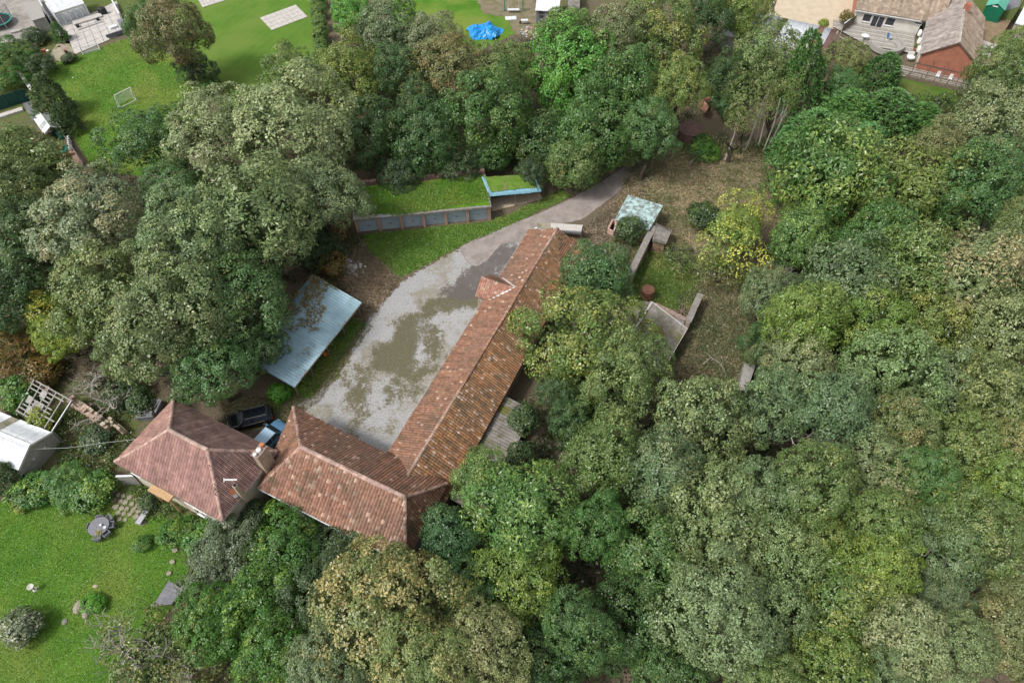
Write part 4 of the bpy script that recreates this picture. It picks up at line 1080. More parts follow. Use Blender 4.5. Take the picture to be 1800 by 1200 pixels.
ridge_tiles(mb, c1 + up_, c2 + up_, .19, .45, (.45, .31, .26))
for a, b in ((cA, c1), (cB, c1), (cC, c2), (cD, c2)): ridge_tiles(mb, a + up_ * .6, b + up_ * .8, .15, .42, (.4, .27, .22), 5)
mb.build('ridge_tiles', M('pantile'), cross, kind='stuff')
cc_ = (cA + cB + cC + cD) / 4
ring = [np.array([*((q - cc_)[:2] * (1 - .55 / np.linalg.norm((q - cc_)[:2])) + cc_[:2]), 0]) for q in (cA, cB, cC, cD)]
mb = MB(); wall_ring(mb, ring, 0, cz - .05, .35); mb.build('wall', M('grey_render'), cross)
mb = MB(); mb.tube([cB + np.array([0, -.08, -.08]), cC + np.array([0, -.08, -.1])], .07, 6); mb.build('gutter', M('white_worn'), cross)
mb = MB(); mb.beam(P(452, 826, 4.9), P(476, 800, 5.1), .35, .04); mb.build('lead_flashing', M('lead'), cross)

# --- the house
hz, hzr = 4.8, 8.5
(hA, hB, hC, hD), hu, hv, ha, hb = rect([P(299, 700, hz), P(209, 814, hz), P(396, 918, hz), P(482, 790, hz)])
h1, h2 = P(297.5, 756, hzr), P(365, 791, hzr)
house = thing('house', 'square hip-roofed house with cream walls and pink-red concrete tiles', 'house', ((hA + hC) / 2)[:2].tolist() + [0])
PINK = [(0.34, 0.2, 0.175), (0.32, 0.185, 0.16), (0.36, 0.215, 0.185)]; BRN = [(0.216, 0.139, 0.116), (0.200, 0.126, 0.107), (0.232, 0.151, 0.129)]; PURP = [(0.256, 0.156, 0.139), (0.216, 0.135, 0.126), (0.280, 0.176, 0.151)]  # one tile tinted per slope: lit front paler, rear and east darker
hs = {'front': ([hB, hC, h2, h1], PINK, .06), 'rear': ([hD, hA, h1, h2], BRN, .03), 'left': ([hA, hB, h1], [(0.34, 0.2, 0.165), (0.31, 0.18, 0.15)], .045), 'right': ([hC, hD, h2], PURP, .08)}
mb = MB(); deck(mb, [s[0] for s in hs.values()], .18); mb.build('roof_deck', M('white_worn'), house)
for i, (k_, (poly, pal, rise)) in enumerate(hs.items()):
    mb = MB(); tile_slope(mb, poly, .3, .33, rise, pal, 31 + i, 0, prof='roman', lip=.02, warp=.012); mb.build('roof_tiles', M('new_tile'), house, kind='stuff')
mb = MB(); ridge_tiles(mb, h1 + up_, h2 + up_, .17, .45, (.46, .33, .28))
for a, b in ((hA, h1), (hB, h1), (hC, h2), (hD, h2)): ridge_tiles(mb, a + up_ * .6, b + up_ * .8, .15, .42, (.43, .29, .245), 7)
mb.build('ridge_tiles', M('new_tile'), house, kind='stuff')
hc = (hA + hB + hC + hD) / 4
def hp(s, t, z): return np.array([*(hc[:2] + hu[:2] * s + hv[:2] * t), z])
# hu runs from B to C (along the front); the front lies at the side of hB
ft = 1 if (hB - hc) @ hv > 0 else -1
out_f = np.array([*(hv[:2] * ft), 0]); ix, iy = ha - .26, hb - .26
ring = [hp(-ix, -iy, 0), hp(ix, -iy, 0), hp(ix, iy, 0), hp(-ix, iy, 0)]
mb = MB(); wall_ring(mb, ring, 0, hz - .2, .3); mb.build('wall', M('render'), house)
for s_, w_ in ((-ix + .35, 1.1), (.9, 1.3), (ix - 1.8, 1.2)):
    window(house, hp(s_, ft * iy, 2.95), hu, w_, 1.15, out_f, 1)
window(house, hp(-ix + 2.4, ft * iy, .9), hu, 1.3, 1.2, out_f, 1); window(house, hp(1.4, ft * iy, .9), hu, 1.5, 1.2, out_f, 1)
mb = MB(); q0 = hp(-2.9, ft * iy, 2.75); mb.prism([q0, q0 + hu * 2.5, q0 + hu * 2.5 + out_f * .75, q0 + out_f * .75], (0, 0, .22)); mb.prism([q0 + out_f * .45 + hu * .1 - np.array([0, 0, 2.75]), q0 + out_f * .6 + hu * .1 - np.array([0, 0, 2.75]), q0 + out_f * .6 + hu * .25 - np.array([0, 0, 2.75]), q0 + out_f * .45 + hu * .25 - np.array([0, 0, 2.75])], (0, 0, 2.74)); mb.prism([q0 + out_f * .45 + hu * 2.25 - np.array([0, 0, 2.75]), q0 + out_f * .6 + hu * 2.25 - np.array([0, 0, 2.75]), q0 + out_f * .6 + hu * 2.4 - np.array([0, 0, 2.75]), q0 + out_f * .45 + hu * 2.4 - np.array([0, 0, 2.75])], (0, 0, 2.74)); mb.build('porch_canopy', M('tan_timber'), house)
mb = MB(); e = out_f * .06
mb.tube([hB + e + np.array([0, 0, -.12]), hC + e + np.array([0, 0, -.16])], .065, 6); mb.build('gutter', M('timber'), house)
mb = MB(); mb.tube([hp(-ix + .15, ft * (iy + .1), 0), hp(-ix + .15, ft * (iy + .1), hz - .3)], .05, 6); mb.build('downpipe', M('dark'), house)
# big chimney stack at the east corner
k0 = P(455, 791, 7.4); st = MB(); cu, cv = hu, hv
def kq(s, t, z): return np.array([*(k0[:2] + cv[:2] * s + cu[:2] * t), z])
sl, sw = .62, .31
st.prism([kq(-sl, -sw, 3.5), kq(sl, -sw, 3.5), kq(sl, sw, 3.5), kq(-sl, sw, 3.5)], (0, 0, 3.7)); ch = st.build('chimney', M('brick_pale'), house)
st = MB(); st.prism([kq(-sl - .08, -sw - .08, 7.2), kq(sl + .08, -sw - .08, 7.2), kq(sl + .08, sw + .08, 7.2), kq(-sl - .08, sw + .08, 7.2)], (0, 0, .14)); st.build('cap', M('mortar'), ch)
st = MB(); st.lathe(kq(-ft * .5, 0, 7.34), [(.2, 0), (.17, .3), (.2, .32), (.13, .33)], 12); st.build('pot', M('terracotta'), ch)
st = MB(); st.lathe(kq(0, 0, 7.34), [(.24, 0), (.22, .16), (.1, .2)], 12); st.lathe(kq(ft * .5, 0, 7.34), [(.18, 0), (.16, .22), (.1, .24)], 12); st.build('pot', M('white_worn'), ch)
st = MB(); q0 = P(449, 822, 5.0); st.beam(q0 - cv * .5, q0 + cv * .5, .4, .05); st.build('flashing', M('lead'), ch)
# slim brick flue at the east eave, with the white aerial
f0 = P(427, 872, 4.7); s_ = MB(); s_.box((f0[0], f0[1], 3.9), .34, .34, 3.0, math.atan2(hu[1], hu[0])); fl = s_.build('flue', M('brick_pale'), house)
s_ = MB(); s_.box((f0[0], f0[1], 6.9), .24, .24, .06, math.atan2(hu[1], hu[0])); s_.build('flue_mouth', M('dark'), fl)
s_ = MB(); s_.beam(P(394, 843, 7.0), P(417, 843, 7.05), .1, .12); s_.tube([P(394, 840, 7.1), P(394, 847, 7.0)], .05, 5); s_.tube([P(413, 843, 7.0), P(413, 843, 6.6)], .04, 5); s_.build('aerial', M('white'), house)
s_ = MB(); q0 = P(407, 862, 5.75); nn = norm(np.cross(hD - hC, h2 - hC)); nn = nn if nn[2] > 0 else -nn
vv = norm(h2 - (hC + hD) / 2); uu = norm(hD - hC)
pr = hC + nn * .16
def on_r(x, y):                                        # point of the east slope seen at (x, y)
    r0 = np.array([0, 0, CAM_H]); r1 = P(x, y, 0) - r0; return r0 + r1 * (((pr - r0) @ nn) / (r1 @ nn))
s_.prism([on_r(401, 861), on_r(409, 858), on_r(419, 868), on_r(411, 871)], nn * .03); s_.build('tile_patch', M('terracotta'), house)
s_ = MB(); s_.prism([on_r(409, 869), on_r(416, 867), on_r(419, 873), on_r(412, 875)], nn * .035); s_.build('tile_patch', M('lead'), house)

# --- garages with the grass roof
G0, G1 = P(628, 410, 0), P(863, 386, 0); gu = norm(G1 - G0); gv = np.array([-gu[1], gu[0], 0]); GL = np.linalg.norm(G1 - G0); gh, gd = 2.35, 6.4
def Gp(a, b, z): return G0 + gu * a + gv * b + np.array([0, 0, z])
gar = thing('garage_block', 'row of six grey-doored garages between brick piers under a grass-grown flat roof', 'garages', Gp(GL / 2, gd / 2, 0))
pw = .36
for i in range(7):
    x = pw / 2 + (GL - pw) * i / 6
    mb = MB(); mb.prism([Gp(x - pw / 2, -.06, 0), Gp(x + pw / 2, -.06, 0), Gp(x + pw / 2, .34, 0), Gp(x - pw / 2, .34, 0)], (0, 0, gh - .2)); mb.build('pier', M('brick_pink'), gar)
    if i < 6:
        x0, x1 = x + pw / 2 + .01, x + (GL - pw) / 6 - pw / 2 - .01
        mb = MB()
        for k in range(4):
            mb.prism([Gp(x0, .2, .02 + k * .53), Gp(x1, .2, .02 + k * .53), Gp(x1, .2, .52 + k * .53), Gp(x0, .2, .52 + k * .53)], gv * .05)
        mb.prism([Gp(x0, .22, .01), Gp(x1, .22, .01), Gp(x1, .22, 2.14), Gp(x0, .22, 2.14)], gv * .05)
        dr = mb.build('door', M('door_grey'), gar)
        hb_ = MB(); hb_.beam(Gp((x0 + x1) / 2 - .12, .16, .95), Gp((x0 + x1) / 2 + .12, .16, .95), .04, .04); hb_.build('handle', M('dark'), dr)
mb = MB(); mb.prism([Gp(-.1, -.22, gh - .18), Gp(GL + .1, -.22, gh - .18), Gp(GL + .1, gd, gh - .18), Gp(-.1, gd, gh - .18)], (0, 0, .22)); mb.build('roof_slab', M('slate_top'), gar)
mb = MB(); mb.prism([Gp(-.08, -.2, gh + .045), Gp(5.5, -.2, gh + .045), Gp(5.5, .3, gh + .045), Gp(-.08, 1.1, gh + .045)], (0, 0, .012)); mb.build('bare_slab_edge', M('concrete'), gar)
mb = MB(); mb.prism([Gp(-.02, .4, 0), Gp(.25, .4, 0), Gp(.25, gd - .3, 0), Gp(-.02, gd - .3, 0)], (0, 0, gh - .2)); mb.prism([Gp(GL - .25, .4, 0), Gp(GL + .02, .4, 0), Gp(GL + .02, gd - .3, 0), Gp(GL - .25, gd - .3, 0)], (0, 0, gh - .2)); mb.prism([Gp(0, gd - .28, 0), Gp(GL, gd - .28, 0), Gp(GL, gd, 0), Gp(0, gd, 0)], (0, 0, gh - .2)); mb.build('wall', M('brick_pink'), gar)
mb = MB(); r_ = random.Random(5)
for i in range(34):
    a = i * GL / 34; h_ = .25 + .35 * r_.random()
    mb.prism([Gp(a, gd - .5, gh + .06), Gp(a + GL / 34 + .02, gd - .5, gh + .06), Gp(a + GL / 34 + .02, gd + .02, gh + .06), Gp(a, gd + .02, gh + .06)], (0, 0, h_))
mb.build('rear_parapet', M('rust_dark'), gar)
MOSS = sheet_material('roof_turf', grass_paint((0.075, 0.18, 0.015), (0.125, 0.25, 0.02), (0.14, 0.15, 0.045)), 0.3, 1.6)
rf = sheet('roof_turf', [Gp(.1, .55, 0), Gp(6, .15, 0), Gp(GL - .1, .1, 0), Gp(GL - .1, gd - .5, 0), Gp(.1, gd - .5, 0)], MOSS, z=0, cell=.3, margin=.45, world=True, kind='stuff')
rf.parent = gar; rf.location = tuple(np.array([0, 0, gh + .065]) - ORG[gar.name]); rf['kind'] = 'stuff'

# --- shed with the blue corrugated eave beside the garages
S = [P(848, 312, 2.75), P(862, 346, 2.15), P(952, 337, 2.15), P(938, 308, 2.75)]
sh = thing('shed', 'open-fronted shed with turf on a blue corrugated roof, beside the garages', 'shed', (sum(S) / 4)[:2].tolist() + [0])
corr_roof(sh, [S[1], S[2], S[3], S[0]], M('blue_trim'), .25, .03, 1.2, 4)
mb = MB()
for i, f in enumerate((.03, .5, .97)):
    p = S[1] * (1 - f) + S[2] * f; q = p * .9 + (S[0] * (1 - f) + S[3] * f) * .1
    mb = MB(); mb.box((q[0], q[1], 0), .12, .12, 2.15); mb.build('post', M('timber'), sh)
mb = MB(); mb.prism([[S[0][0], S[0][1], 0], [S[3][0], S[3][1], 0], [S[3][0], S[3][1] - .2, 0], [S[0][0], S[0][1] - .2, 0]], (0, 0, 2.6)); mb.build('wall', M('rust_dark'), sh)
mb = MB(); mb.beam(S[0] + up_ * .3, S[1] + up_ * .3, .22, .14); mb.build('verge_trim', M('blue_trim'), sh)
f3 = lambda a, b: S[0] * (1 - a) * (1 - b) + S[3] * a * (1 - b) + S[1] * (1 - a) * b + S[2] * a * b
tv, tq = [], []
for j in range(13):
    for i in range(25): tv.append(f3(.04 + .92 * i / 24, .0 + (.72 + .1 * vnoise(i, 3, .5)) * j / 12) + np.array([0, 0, .06 + .1 * vnoise(i, j, .6)]))
for j in range(12):
    for i in range(24): tq.append([j * 25 + i, j * 25 + i + 1, (j + 1) * 25 + i + 1, (j + 1) * 25 + i])
MOSS2 = mat('turf_mat', (0.13, 0.23, 0.03), (0.09, 0.17, 0.02), 1.2, 0.95, stain=((0.22, 0.2, 0.1), 0.8, .5, .7), bump=.8)
link_mesh('roof_turf', tv, tq, MOSS2, sh)['kind'] = 'stuff'
mb = MB(); mb.prism([[*P(864, 372)[:2], .03], [*P(955, 350)[:2], .03], [*P(945, 335)[:2], .03], [*P(864, 350)[:2], .03]], (0, 0, .05)); mb.build('floor_slab', M('tan_wall'), sh)

# --- blue carport in the west clump
K = [P(549, 482, 3.0), P(636, 532, 2.3), P(517, 681, 2.3), P(430, 631, 3.0)]
cp = thing('carport', 'blue corrugated carport, its upper side covered with moss and leaves', 'carport', (sum(K) / 4)[:2].tolist() + [0])
corr_roof(cp, [K[2], K[1], K[0], K[3]], M('blue_sheet'), .34, .045, 1.0, 2)
mb = MB(); mb.beam(K[1] - up_ * .8, K[2] - up_ * .8, .06, .16); mb.beam(K[0] - up_ * .8, K[1] - up_ * .8, .06, .14); mb.build('fascia', M('timber'), cp)
for f in (.03, .28, .52, .76, .97):
    p = K[1] * (1 - f) + K[2] * f; q = p * .94 + (K[0] * (1 - f) + K[3] * f) * .06
    mb = MB(); mb.box((q[0], q[1], 0), .12, .12, 2.25); mb.build('post', M('timber'), cp)
mb = MB(); mb.prism([[K[0][0], K[0][1], 0], [K[3][0], K[3][1], 0], [K[3][0] + .15, K[3][1] - .1, 0], [K[0][0] + .15, K[0][1] - .1, 0]], (0, 0, 2.85)); mb.build('wall', M('timber'), cp)
r_ = np.random.default_rng(3); N = 9000
fa, fb_ = r_.random(N), r_.random(N) ** 1.3
keep = (fbm(fa * 12, fb_ * 7, .6) + .5 * (1 - fb_) > .84) & (r_.random(N) < .75); fa, fb_ = fa[keep], fb_[keep]; N = len(fa)
pos = np.outer((1 - fa) * fb_, K[1]) + np.outer(fa * fb_, K[2]) + np.outer((1 - fa) * (1 - fb_), K[0]) + np.outer(fa * (1 - fb_), K[3]); pos[:, 2] += r_.uniform(.03, .12, N)
me = leaf_mesh('leaf_litter', pos - ORG[cp.name], unit(r_.normal(size=(N, 3)) * [1, 1, .25]), unit(r_.normal(0, .35, (N, 3)) + [0, 0, 1]), r_.uniform(.12, .3, N), r_.uniform(.1, .2, N), r_.random((N, 3)))
o = bpy.data.objects.new('leaf_litter', me); COL.objects.link(o); o.parent = cp; o.color = (.16, .14, .05, 1); o['fall_color'] = [.26, .19, .08]; o['fall_amount'] = .4; o['kind'] = 'stuff'

# --- aqua-roofed outbuilding, small brick shed, walls round the inner lawn
q = [P(1105, 344, 2.5), P(1164, 362, 2.5), P(1140, 404, 2.3), P(1082, 386, 2.3)]
ob = thing('outbuilding', 'small outbuilding with a flaking aqua flat roof beside the track', 'outbuilding', (sum(q) / 4)[:2].tolist() + [0])
mb = MB(); mb.prism([p - up_ * 1.2 for p in q], (0, 0, .12)); mb.build('roof', M('aqua_sheet'), ob)
mb = MB()
for i in range(4): mb.beam(q[i] + up_ * .2, q[(i + 1) % 4] + up_ * .2, .18, .06)
mb.build('roof_trim', M('aqua_sheet'), ob)
cq = sum(q) / 4; ring = [np.array([*((p - cq)[:2] * .95 + cq[:2]), 0]) for p in q]
mb = MB(); wall_ring(mb, ring, 0, 2.17, .22); mb.build('wall', M('tan_wall'), ob)
q = [P(1152, 391, 2.0), P(1181, 404, 1.9), P(1170, 430, 1.8), P(1146, 425, 1.9)]
ob = thing('shed', 'tiny brick shed with a pale corrugated roof, behind the clearing wall', 'shed', (sum(q) / 4)[:2].tolist() + [0])
corr_roof(ob, [q[3], q[2], q[1], q[0]], M('asbestos'), .15, .022, 1.0, 9)
cq = sum(q) / 4; ring = [np.array([*((p - cq)[:2] * .85 + cq[:2]), 0]) for p in q]
mb = MB(); wall_ring(mb, ring, 0, 1.75, .2); mb.build('wall', M('brick'), ob)
def coped_wall(a, b, h, th, label, name='wall', m='brick_pale', top='slate_top', slabs=1.1, cat='wall', seed=0):
    a, b = np.array([*a[:2], 0.0]), np.array([*b[:2], 0.0]); L = np.linalg.norm(b - a); dd = (b - a) / L; nn = np.array([-dd[1], dd[0], 0])
    t_ = thing(name, label, cat, (a + b) / 2)
    mb = MB(); mb.prism([a - nn * th / 2, b - nn * th / 2, b + nn * th / 2, a + nn * th / 2], (0, 0, h)); mb.build('wall_body', M(m), t_)
    r = random.Random(seed); k = max(1, int(L / slabs))
    for i in range(k):
        p, q_ = a + dd * L * i / k, a + dd * (L * (i + 1) / k - .03); j = r.uniform(-.03, .03); z = np.array([0, 0, h + .004 + r.uniform(0, .03)])
        mb = MB(); mb.prism([p - nn * (th / 2 + .1 + j) + z, q_ - nn * (th / 2 + .1) + z, q_ + nn * (th / 2 + .1) + z, p + nn * (th / 2 + .1 - j) + z], (0, 0, .08)); mb.build('coping_stone', M(top), t_)
    return t_
coped_wall(P(1149, 398, 1.9), P(1105, 487, 1.9), 1.9, .55, 'slab-topped wall running down from the aqua-roofed outbuilding', seed=2)
coped_wall(P(1231, 517, 1.8), P(1209, 566, 1.8), 1.8, .5, 'short slab-topped wall at the lower corner of the inner lawn', seed=3)
coped_wall(P(1150, 535, 1.3), P(1205, 562, 1.3), 1.3, .4, 'crumbling low stone wall along the top of the corrugated double roof', m='stone', top='mortar', slabs=.6, seed=4)

# --- corrugated double roof
z0, z1 = 2.0, 2.7
r0, r1 = P(1146, 531, z1), P(1108, 590, z1)
dr = thing('outbuilding', 'low outbuilding with a grey corrugated double-pitch roof below the inner lawn', 'outbuilding', (P(1140, 575))[:2].tolist() + [0])
rr0, rr1 = r0, r0 + (r1 - r0) * 1.9
corr_roof(dr, [P(1208, 578, z0), P(1208, 578, z0) + (rr1 - rr0), rr1, rr0], None, .15, .022, 1.1, 11, mats=[M('asbestos'), M('asbestos_mossy'), M('asbestos_mossy')])
corr_roof(dr, [P(1085, 526, z0), P(1085, 526, z0) + (rr1 - rr0), rr1, rr0], M('asbestos'), .15, .022, 1.1, 12)
mb = MB(); mb.beam(rr0 + up_ * .6, rr1 + up_ * .6, .26, .05); mb.build('ridge_capping', M('slab'), dr); mb = MB(); mb.beam(P(1208, 578, z0) + up_ * .3, P(1208, 578, z0) + (rr1 - rr0) + up_ * .3, .07, .06); mb.build('edge_trim', M('slab'), dr); mb = MB(); mb.beam(P(1208, 578, z0) + up_ * .5, rr0 + up_ * .5, .14, .05); mb.build('verge_trim', M('slab'), dr)
e0, e1 = P(1208, 578, 0) * np.array([1, 1, 0]), (P(1208, 578, z0) + (rr1 - rr0)) * np.array([1, 1, 0]); e0 = P(1208, 578, z0) * np.array([1, 1, 0]); w0 = P(1085, 526, z0) * np.array([1, 1, 0]); w1 = (P(1085, 526, z0) + (rr1 - rr0)) * np.array([1, 1, 0])
cq = (e0 + e1 + w0 + w1) / 4
mb = MB(); wall_ring(mb, [cq + (p - cq) * .95 for p in (w0, e0, e1, w1)], 0, z0 - .05, .25); mb.build('wall', M('brick_pale'), dr)
mb = MB(); p0 = P(1136, 522, 0); mb.lathe((p0[0], p0[1], 0), [(.72, 0), (.75, .5), (.7, .52), (.72, 1.0), (.75, 1.35), (.5, 1.5), (.1, 1.55)], 20); solo(mb, 'oil_drum', M('rust'), 'round rusty tank beside the corrugated double roof', 'tank', p0)

# --- white shed, derelict frame and ruined wall at the left
zs, zg = 2.1, 3.15
sa, sb, sg = P(92, 760, zs), P(33, 826, zs), P(53, 786, zg)
sd_ = norm(np.array([-(sb - sa)[1], (sb - sa)[0], 0])); sd_ = sd_ if sd_[0] < 0 else -sd_
gx = (sa + sb) / 2 + np.array([0, 0, zg - zs]); SL = 9.0
ws = thing('shed', 'white sheet-roofed shed with a grey gable end in the garden', 'shed', (gx + sd_ * SL / 2)[:2].tolist() + [0])
i0 = 0
corr_roof(ws, [sa, sa + sd_ * SL, gx + sd_ * SL, gx], None, .25, .02, 1.0, 3, mats=[M('white_worn'), M('white_worn'), M('white_worn'), M('white_worn'), M('old_slab'), M('white_worn')])
corr_roof(ws, [sb + sd_ * SL, sb, gx, gx + sd_ * SL], M('white_worn'), .25, .02, 1.0, 4)
mb = MB(); b0 = sd_ * .15
mb.prism([sa * [1, 1, 0] + b0, sb * [1, 1, 0] + b0, sb + b0 - up_ * .5, gx + b0 - up_ * .5, sa + b0 - up_ * .5], sd_ * .12); mb.build('gable_wall', M('grey_render'), ws)
mb = MB(); ci = (sa + sb) / 2
for e_ in (sa, sb):
    p = e_ * [1, 1, 0] + (ci - e_) * [.06, .06, 0]; mb.prism([p + sd_ * .3, p + sd_ * (SL - .2), p + sd_ * (SL - .2) + norm((ci - e_) * [1, 1, 0]) * .12, p + sd_ * .3 + norm((ci - e_) * [1, 1, 0]) * .12], (0, 0, zs - .12))
mb.build('wall', M('white_worn'), ws)
mb = MB(); mb.beam(sa - sd_ * .02 + up_ * .3, gx - sd_ * .02 + up_ * .3, .08, .2); mb.beam(sb - sd_ * .02 + up_ * .3, gx - sd_ * .02 + up_ * .3, .08, .2); mb.beam(gx + up_ * .5, gx + sd_ * SL + up_ * .5, .35, .04); mb.build('bargeboard', M('white'), ws)
for f in (.3, .62):
    mb = MB(); p = sa * (1 - f) + sb * f; p = np.array([p[0], p[1], 1.6]); mb.beam(p - sd_ * .0, p + norm(sb - sa) * .22, .06, .16); mb.build('vent', M('white'), ws)
mb = MB(); mb.tube([sa * .5 + sb * .5 + np.array([0, 0, .4]), (sa * .5 + sb * .5) * .7 + hp(-ix, iy * ft * .2, 5.0) * .3 - [0, 0, .25], (sa * .5 + sb * .5) * .35 + hp(-ix, iy * ft * .2, 5.0) * .65 - [0, 0, .3], hp(-ix, iy * ft * .2, 4.5)], .022, 5); solo(mb, 'overhead_cable', M('cable'), 'thin cable strung from the white shed to the house', 'cable')
fr = thing('derelict_frame', 'derelict grey timber lean-to frame with bare rafters, beside the white shed', 'lean-to', P(88, 715))
fq = [P(60, 668, 2.3), P(126, 705, 2.3), P(92, 758, 1.9), P(30, 722, 1.9)]
fb2 = lambda a, b: fq[0] * (1 - a) * (1 - b) + fq[1] * a * (1 - b) + fq[2] * a * b + fq[3] * (1 - a) * b
r_ = random.Random(8)
for i in range(6):
    a = i / 5; mb = MB(); mb.beam(fb2(a, -.02), fb2(a, 1.03), .1, .14); mb.build('rafter', M('grey_timber'), fr)
for j in range(9):
    mb = MB(); b = j / 8; s0, s1 = sorted((r_.uniform(-.02, .35), r_.uniform(.5, 1.02))); mb.beam(fb2(s0, b) + up_, fb2(s1, b) + up_, .12, .03); mb.build('batten', M('grey_timber'), fr)
for i in range(7):
    a0_ = r_.uniform(.05, .75); b0_ = r_.uniform(.05, .7); mb = MB(); mb.prism([fb2(a0_, b0_) + up_ * 1.4, fb2(a0_ + .14, b0_) + up_ * 1.4, fb2(a0_ + .14, b0_ + .22) + up_ * 1.4, fb2(a0_, b0_ + .22) + up_ * 1.4], (0, 0, .03)); mb.build('roof_board', M('grey_timber'), fr)
mb = MB(); mb.beam(fq[1] + up_ * .5, fq[2] + up_ * .5, .1, .12); mb.build('edge_rail', M('white_worn'), fr)
for p in fq: mb = MB(); mb.box((p[0], p[1], 0), .12, .12, p[2]); mb.build('post', M('grey_timber'), fr)
def rubble_wall(pts, h, th, label, seed, palette, name='ruined_wall'):
    r = random.Random(seed); t_ = thing(name, label, 'wall', np.append((np.array(pts[0]) + np.array(pts[-1]))[:2] / 2, 0)); mb = MB(); k = 0
    for i in range(len(pts) - 1):
        a, b = np.array([*pts[i][:2], 0]), np.array([*pts[i + 1][:2], 0]); L = np.linalg.norm(b - a); dd = (b - a) / L; nn = np.array([-dd[1], dd[0], 0]); ang = math.atan2(dd[1], dd[0])
        z = 0
        while z < h:
            hh = r.uniform(.16, .28); x = 0
            while x < L:
                l_ = r.uniform(.25, .5)
                for w_ in (-.25, .25):
                    if z + hh < h + r.uniform(-.4, .15):
                        c = np.array(r.choice(palette)) * r.uniform(.8, 1.2)
                        mb.box(a + dd * (x + l_ / 2) + nn * (w_ * th * .98 + r.uniform(-.03, .03)) + np.array([0, 0, z]), l_ * .96, th * .5, hh * .95, ang + r.uniform(-.08, .08), c)
                x += l_
            z += hh
    mb.build('stones', M('stone'), t_, kind='stuff'); return t_
PK = [(.48, .33, .26), (.52, .38, .3), (.42, .3, .24), (.5, .42, .33), (.36, .27, .22)]
rubble_wall([P(50, 657, 1.4), P(80, 680, 1.4)], 1.5, .5, 'upper stub of the ruined pink stone wall by the creeper', 1, PK)
rubble_wall([P(118, 697, 1.5), P(150, 718, 1.5), P(188, 746, 1.4)], 1.7, .75, 'ruined pink stone wall running past the bare grey shrub', 2, PK)
rubble_wall([P(190, 735, 1.2), P(213, 753, 1.1)], 1.3, .5, 'lower stub of the ruined stone wall near the house', 3, [(.45, .38, .28), (.4, .33, .25)])
mb = MB(); a, b = P(204, 837, 1.7), hp(-ix - .05, ft * iy, 1.7); mb.beam([a[0], a[1], .85], [b[0], b[1], .85], .12, 1.7); gw_ = thing('garden_wall', 'pale boarded screen running from the cream house corner', 'fence', ((a[0] + b[0]) / 2, (a[1] + b[1]) / 2, 0)); mb.build('screen_panel', M('grey_timber'), gw_); mb = MB(); mb.beam([a[0], a[1], 1.74], [b[0], b[1], 1.74], .2, .06); mb.build('screen_cap', M('white_worn'), gw_)

# --- planked canopy at the upper end of the long wing
q = [P(946, 402, 1.9), P(1022, 407, 1.9), P(1025, 396, 2.1), P(946, 391, 2.1)]
pc = thing('canopy', 'narrow pale planked canopy at the upper end of the long tiled wing', 'canopy', (sum(q) / 4)[:2].tolist() + [0])
for i in range(7):
    mb = MB(); g_ = lambda a, b: q[0] * (1 - a) * (1 - b) + q[1] * a * (1 - b) + q[2] * a * b + q[3] * (1 - a) * b
    a = i / 7; mb.prism([g_(a, 0), g_(a + .138, 0), g_(a + .138, 1), g_(a, 1)], (0, 0, .05)); mb.build('plank', M('old_slab') if i in (0, 1) else M('slab'), pc)
for p in q: mb = MB(); mb.box((p[0], p[1], 0), .12, .12, p[2]); mb.build('post', M('timber'), pc)
for x0, y0, x1, y1, lb in ((941, 405, 953, 402, 'white stone block at the left foot of the planked canopy'), (985, 404, 1022, 408, 'white stone kerb under the planked canopy')):
    mb = MB(); mb.beam(P(x0, y0, .6), P(x1, y1, .6), .7, .3); solo(mb, 'stone_block', M('white_worn'), lb, 'stone')
# timber rail by the hip end
rl = thing('rail', 'pale timber rail on posts at the hip end of the long wing', 'rail', P(1052, 437)); a, b = P(1041, 430, .9), P(1066, 442, .9)
mb = MB(); mb.beam(a, b, .12, .1); mb.build('top_rail', M('grey_timber'), rl)
for f in (.02, .5, .97): mb = MB(); p = a * (1 - f) + b * f; mb.box((p[0], p[1], 0), .12, .12, .85); mb.build('post', M('grey_timber'), rl)

# --- rusty tank, second rusty hut, sunken slab shelter
p = P(1214, 226, 1.8); tk = thing('water_tank', 'broad rusty brown tank at the edge of the clearing', 'tank', (p[0], p[1], 0))
mb = MB(); mb.lathe((p[0], p[1], 0), [(1.55, 0), (1.6, 1.7), (1.72, 1.75)], 9); mb.build('tank_body', M('rust_dark'), tk); mb = MB(); mb.lathe((p[0], p[1], 1.76), [(1.75, 0), (1.72, .06), (.3, .3), (.05, .32)], 9); mb.build('lid', M('rust_dark'), tk)
mb = MB(); p = P(1238, 184, 1.5); mb.prism([P(1230, 168, 2.0), P(1246, 188, 1.6), P(1240, 200, 1.4), P(1226, 188, 1.8)], (0, 0, .08)); p2 = P(1236, 186, 0); mb.box((p2[0], p2[1], 0), 1.2, 1.0, 1.5); solo(mb, 'old_hut', M('rust'), 'small rusty hut half hidden above the broad rusty tank', 'hut', p2)
sl_ = thing('shelter', 'sunken grey slab shelter with a dark mouth at the lower end of the clearing', 'shelter', P(1304, 672))
q = [P(1298, 685, 1.4), P(1312, 688, 1.4), P(1328, 642, 1.6), P(1308, 640, 1.6)]
mb = MB(); mb.prism(q, (0, 0, .15)); mb.build('roof_slab', M('grey_timber'), sl_)
cq = sum(q) / 4
mb = MB(); [mb.beam([*(q[i][:2] * .93 + cq[:2] * .07), .68], [*(q[j][:2] * .93 + cq[:2] * .07), .68], .2, 1.36) for i, j in ((1, 2), (3, 0), (2, 3))]; mb.build('wall', M('slate_top'), sl_)
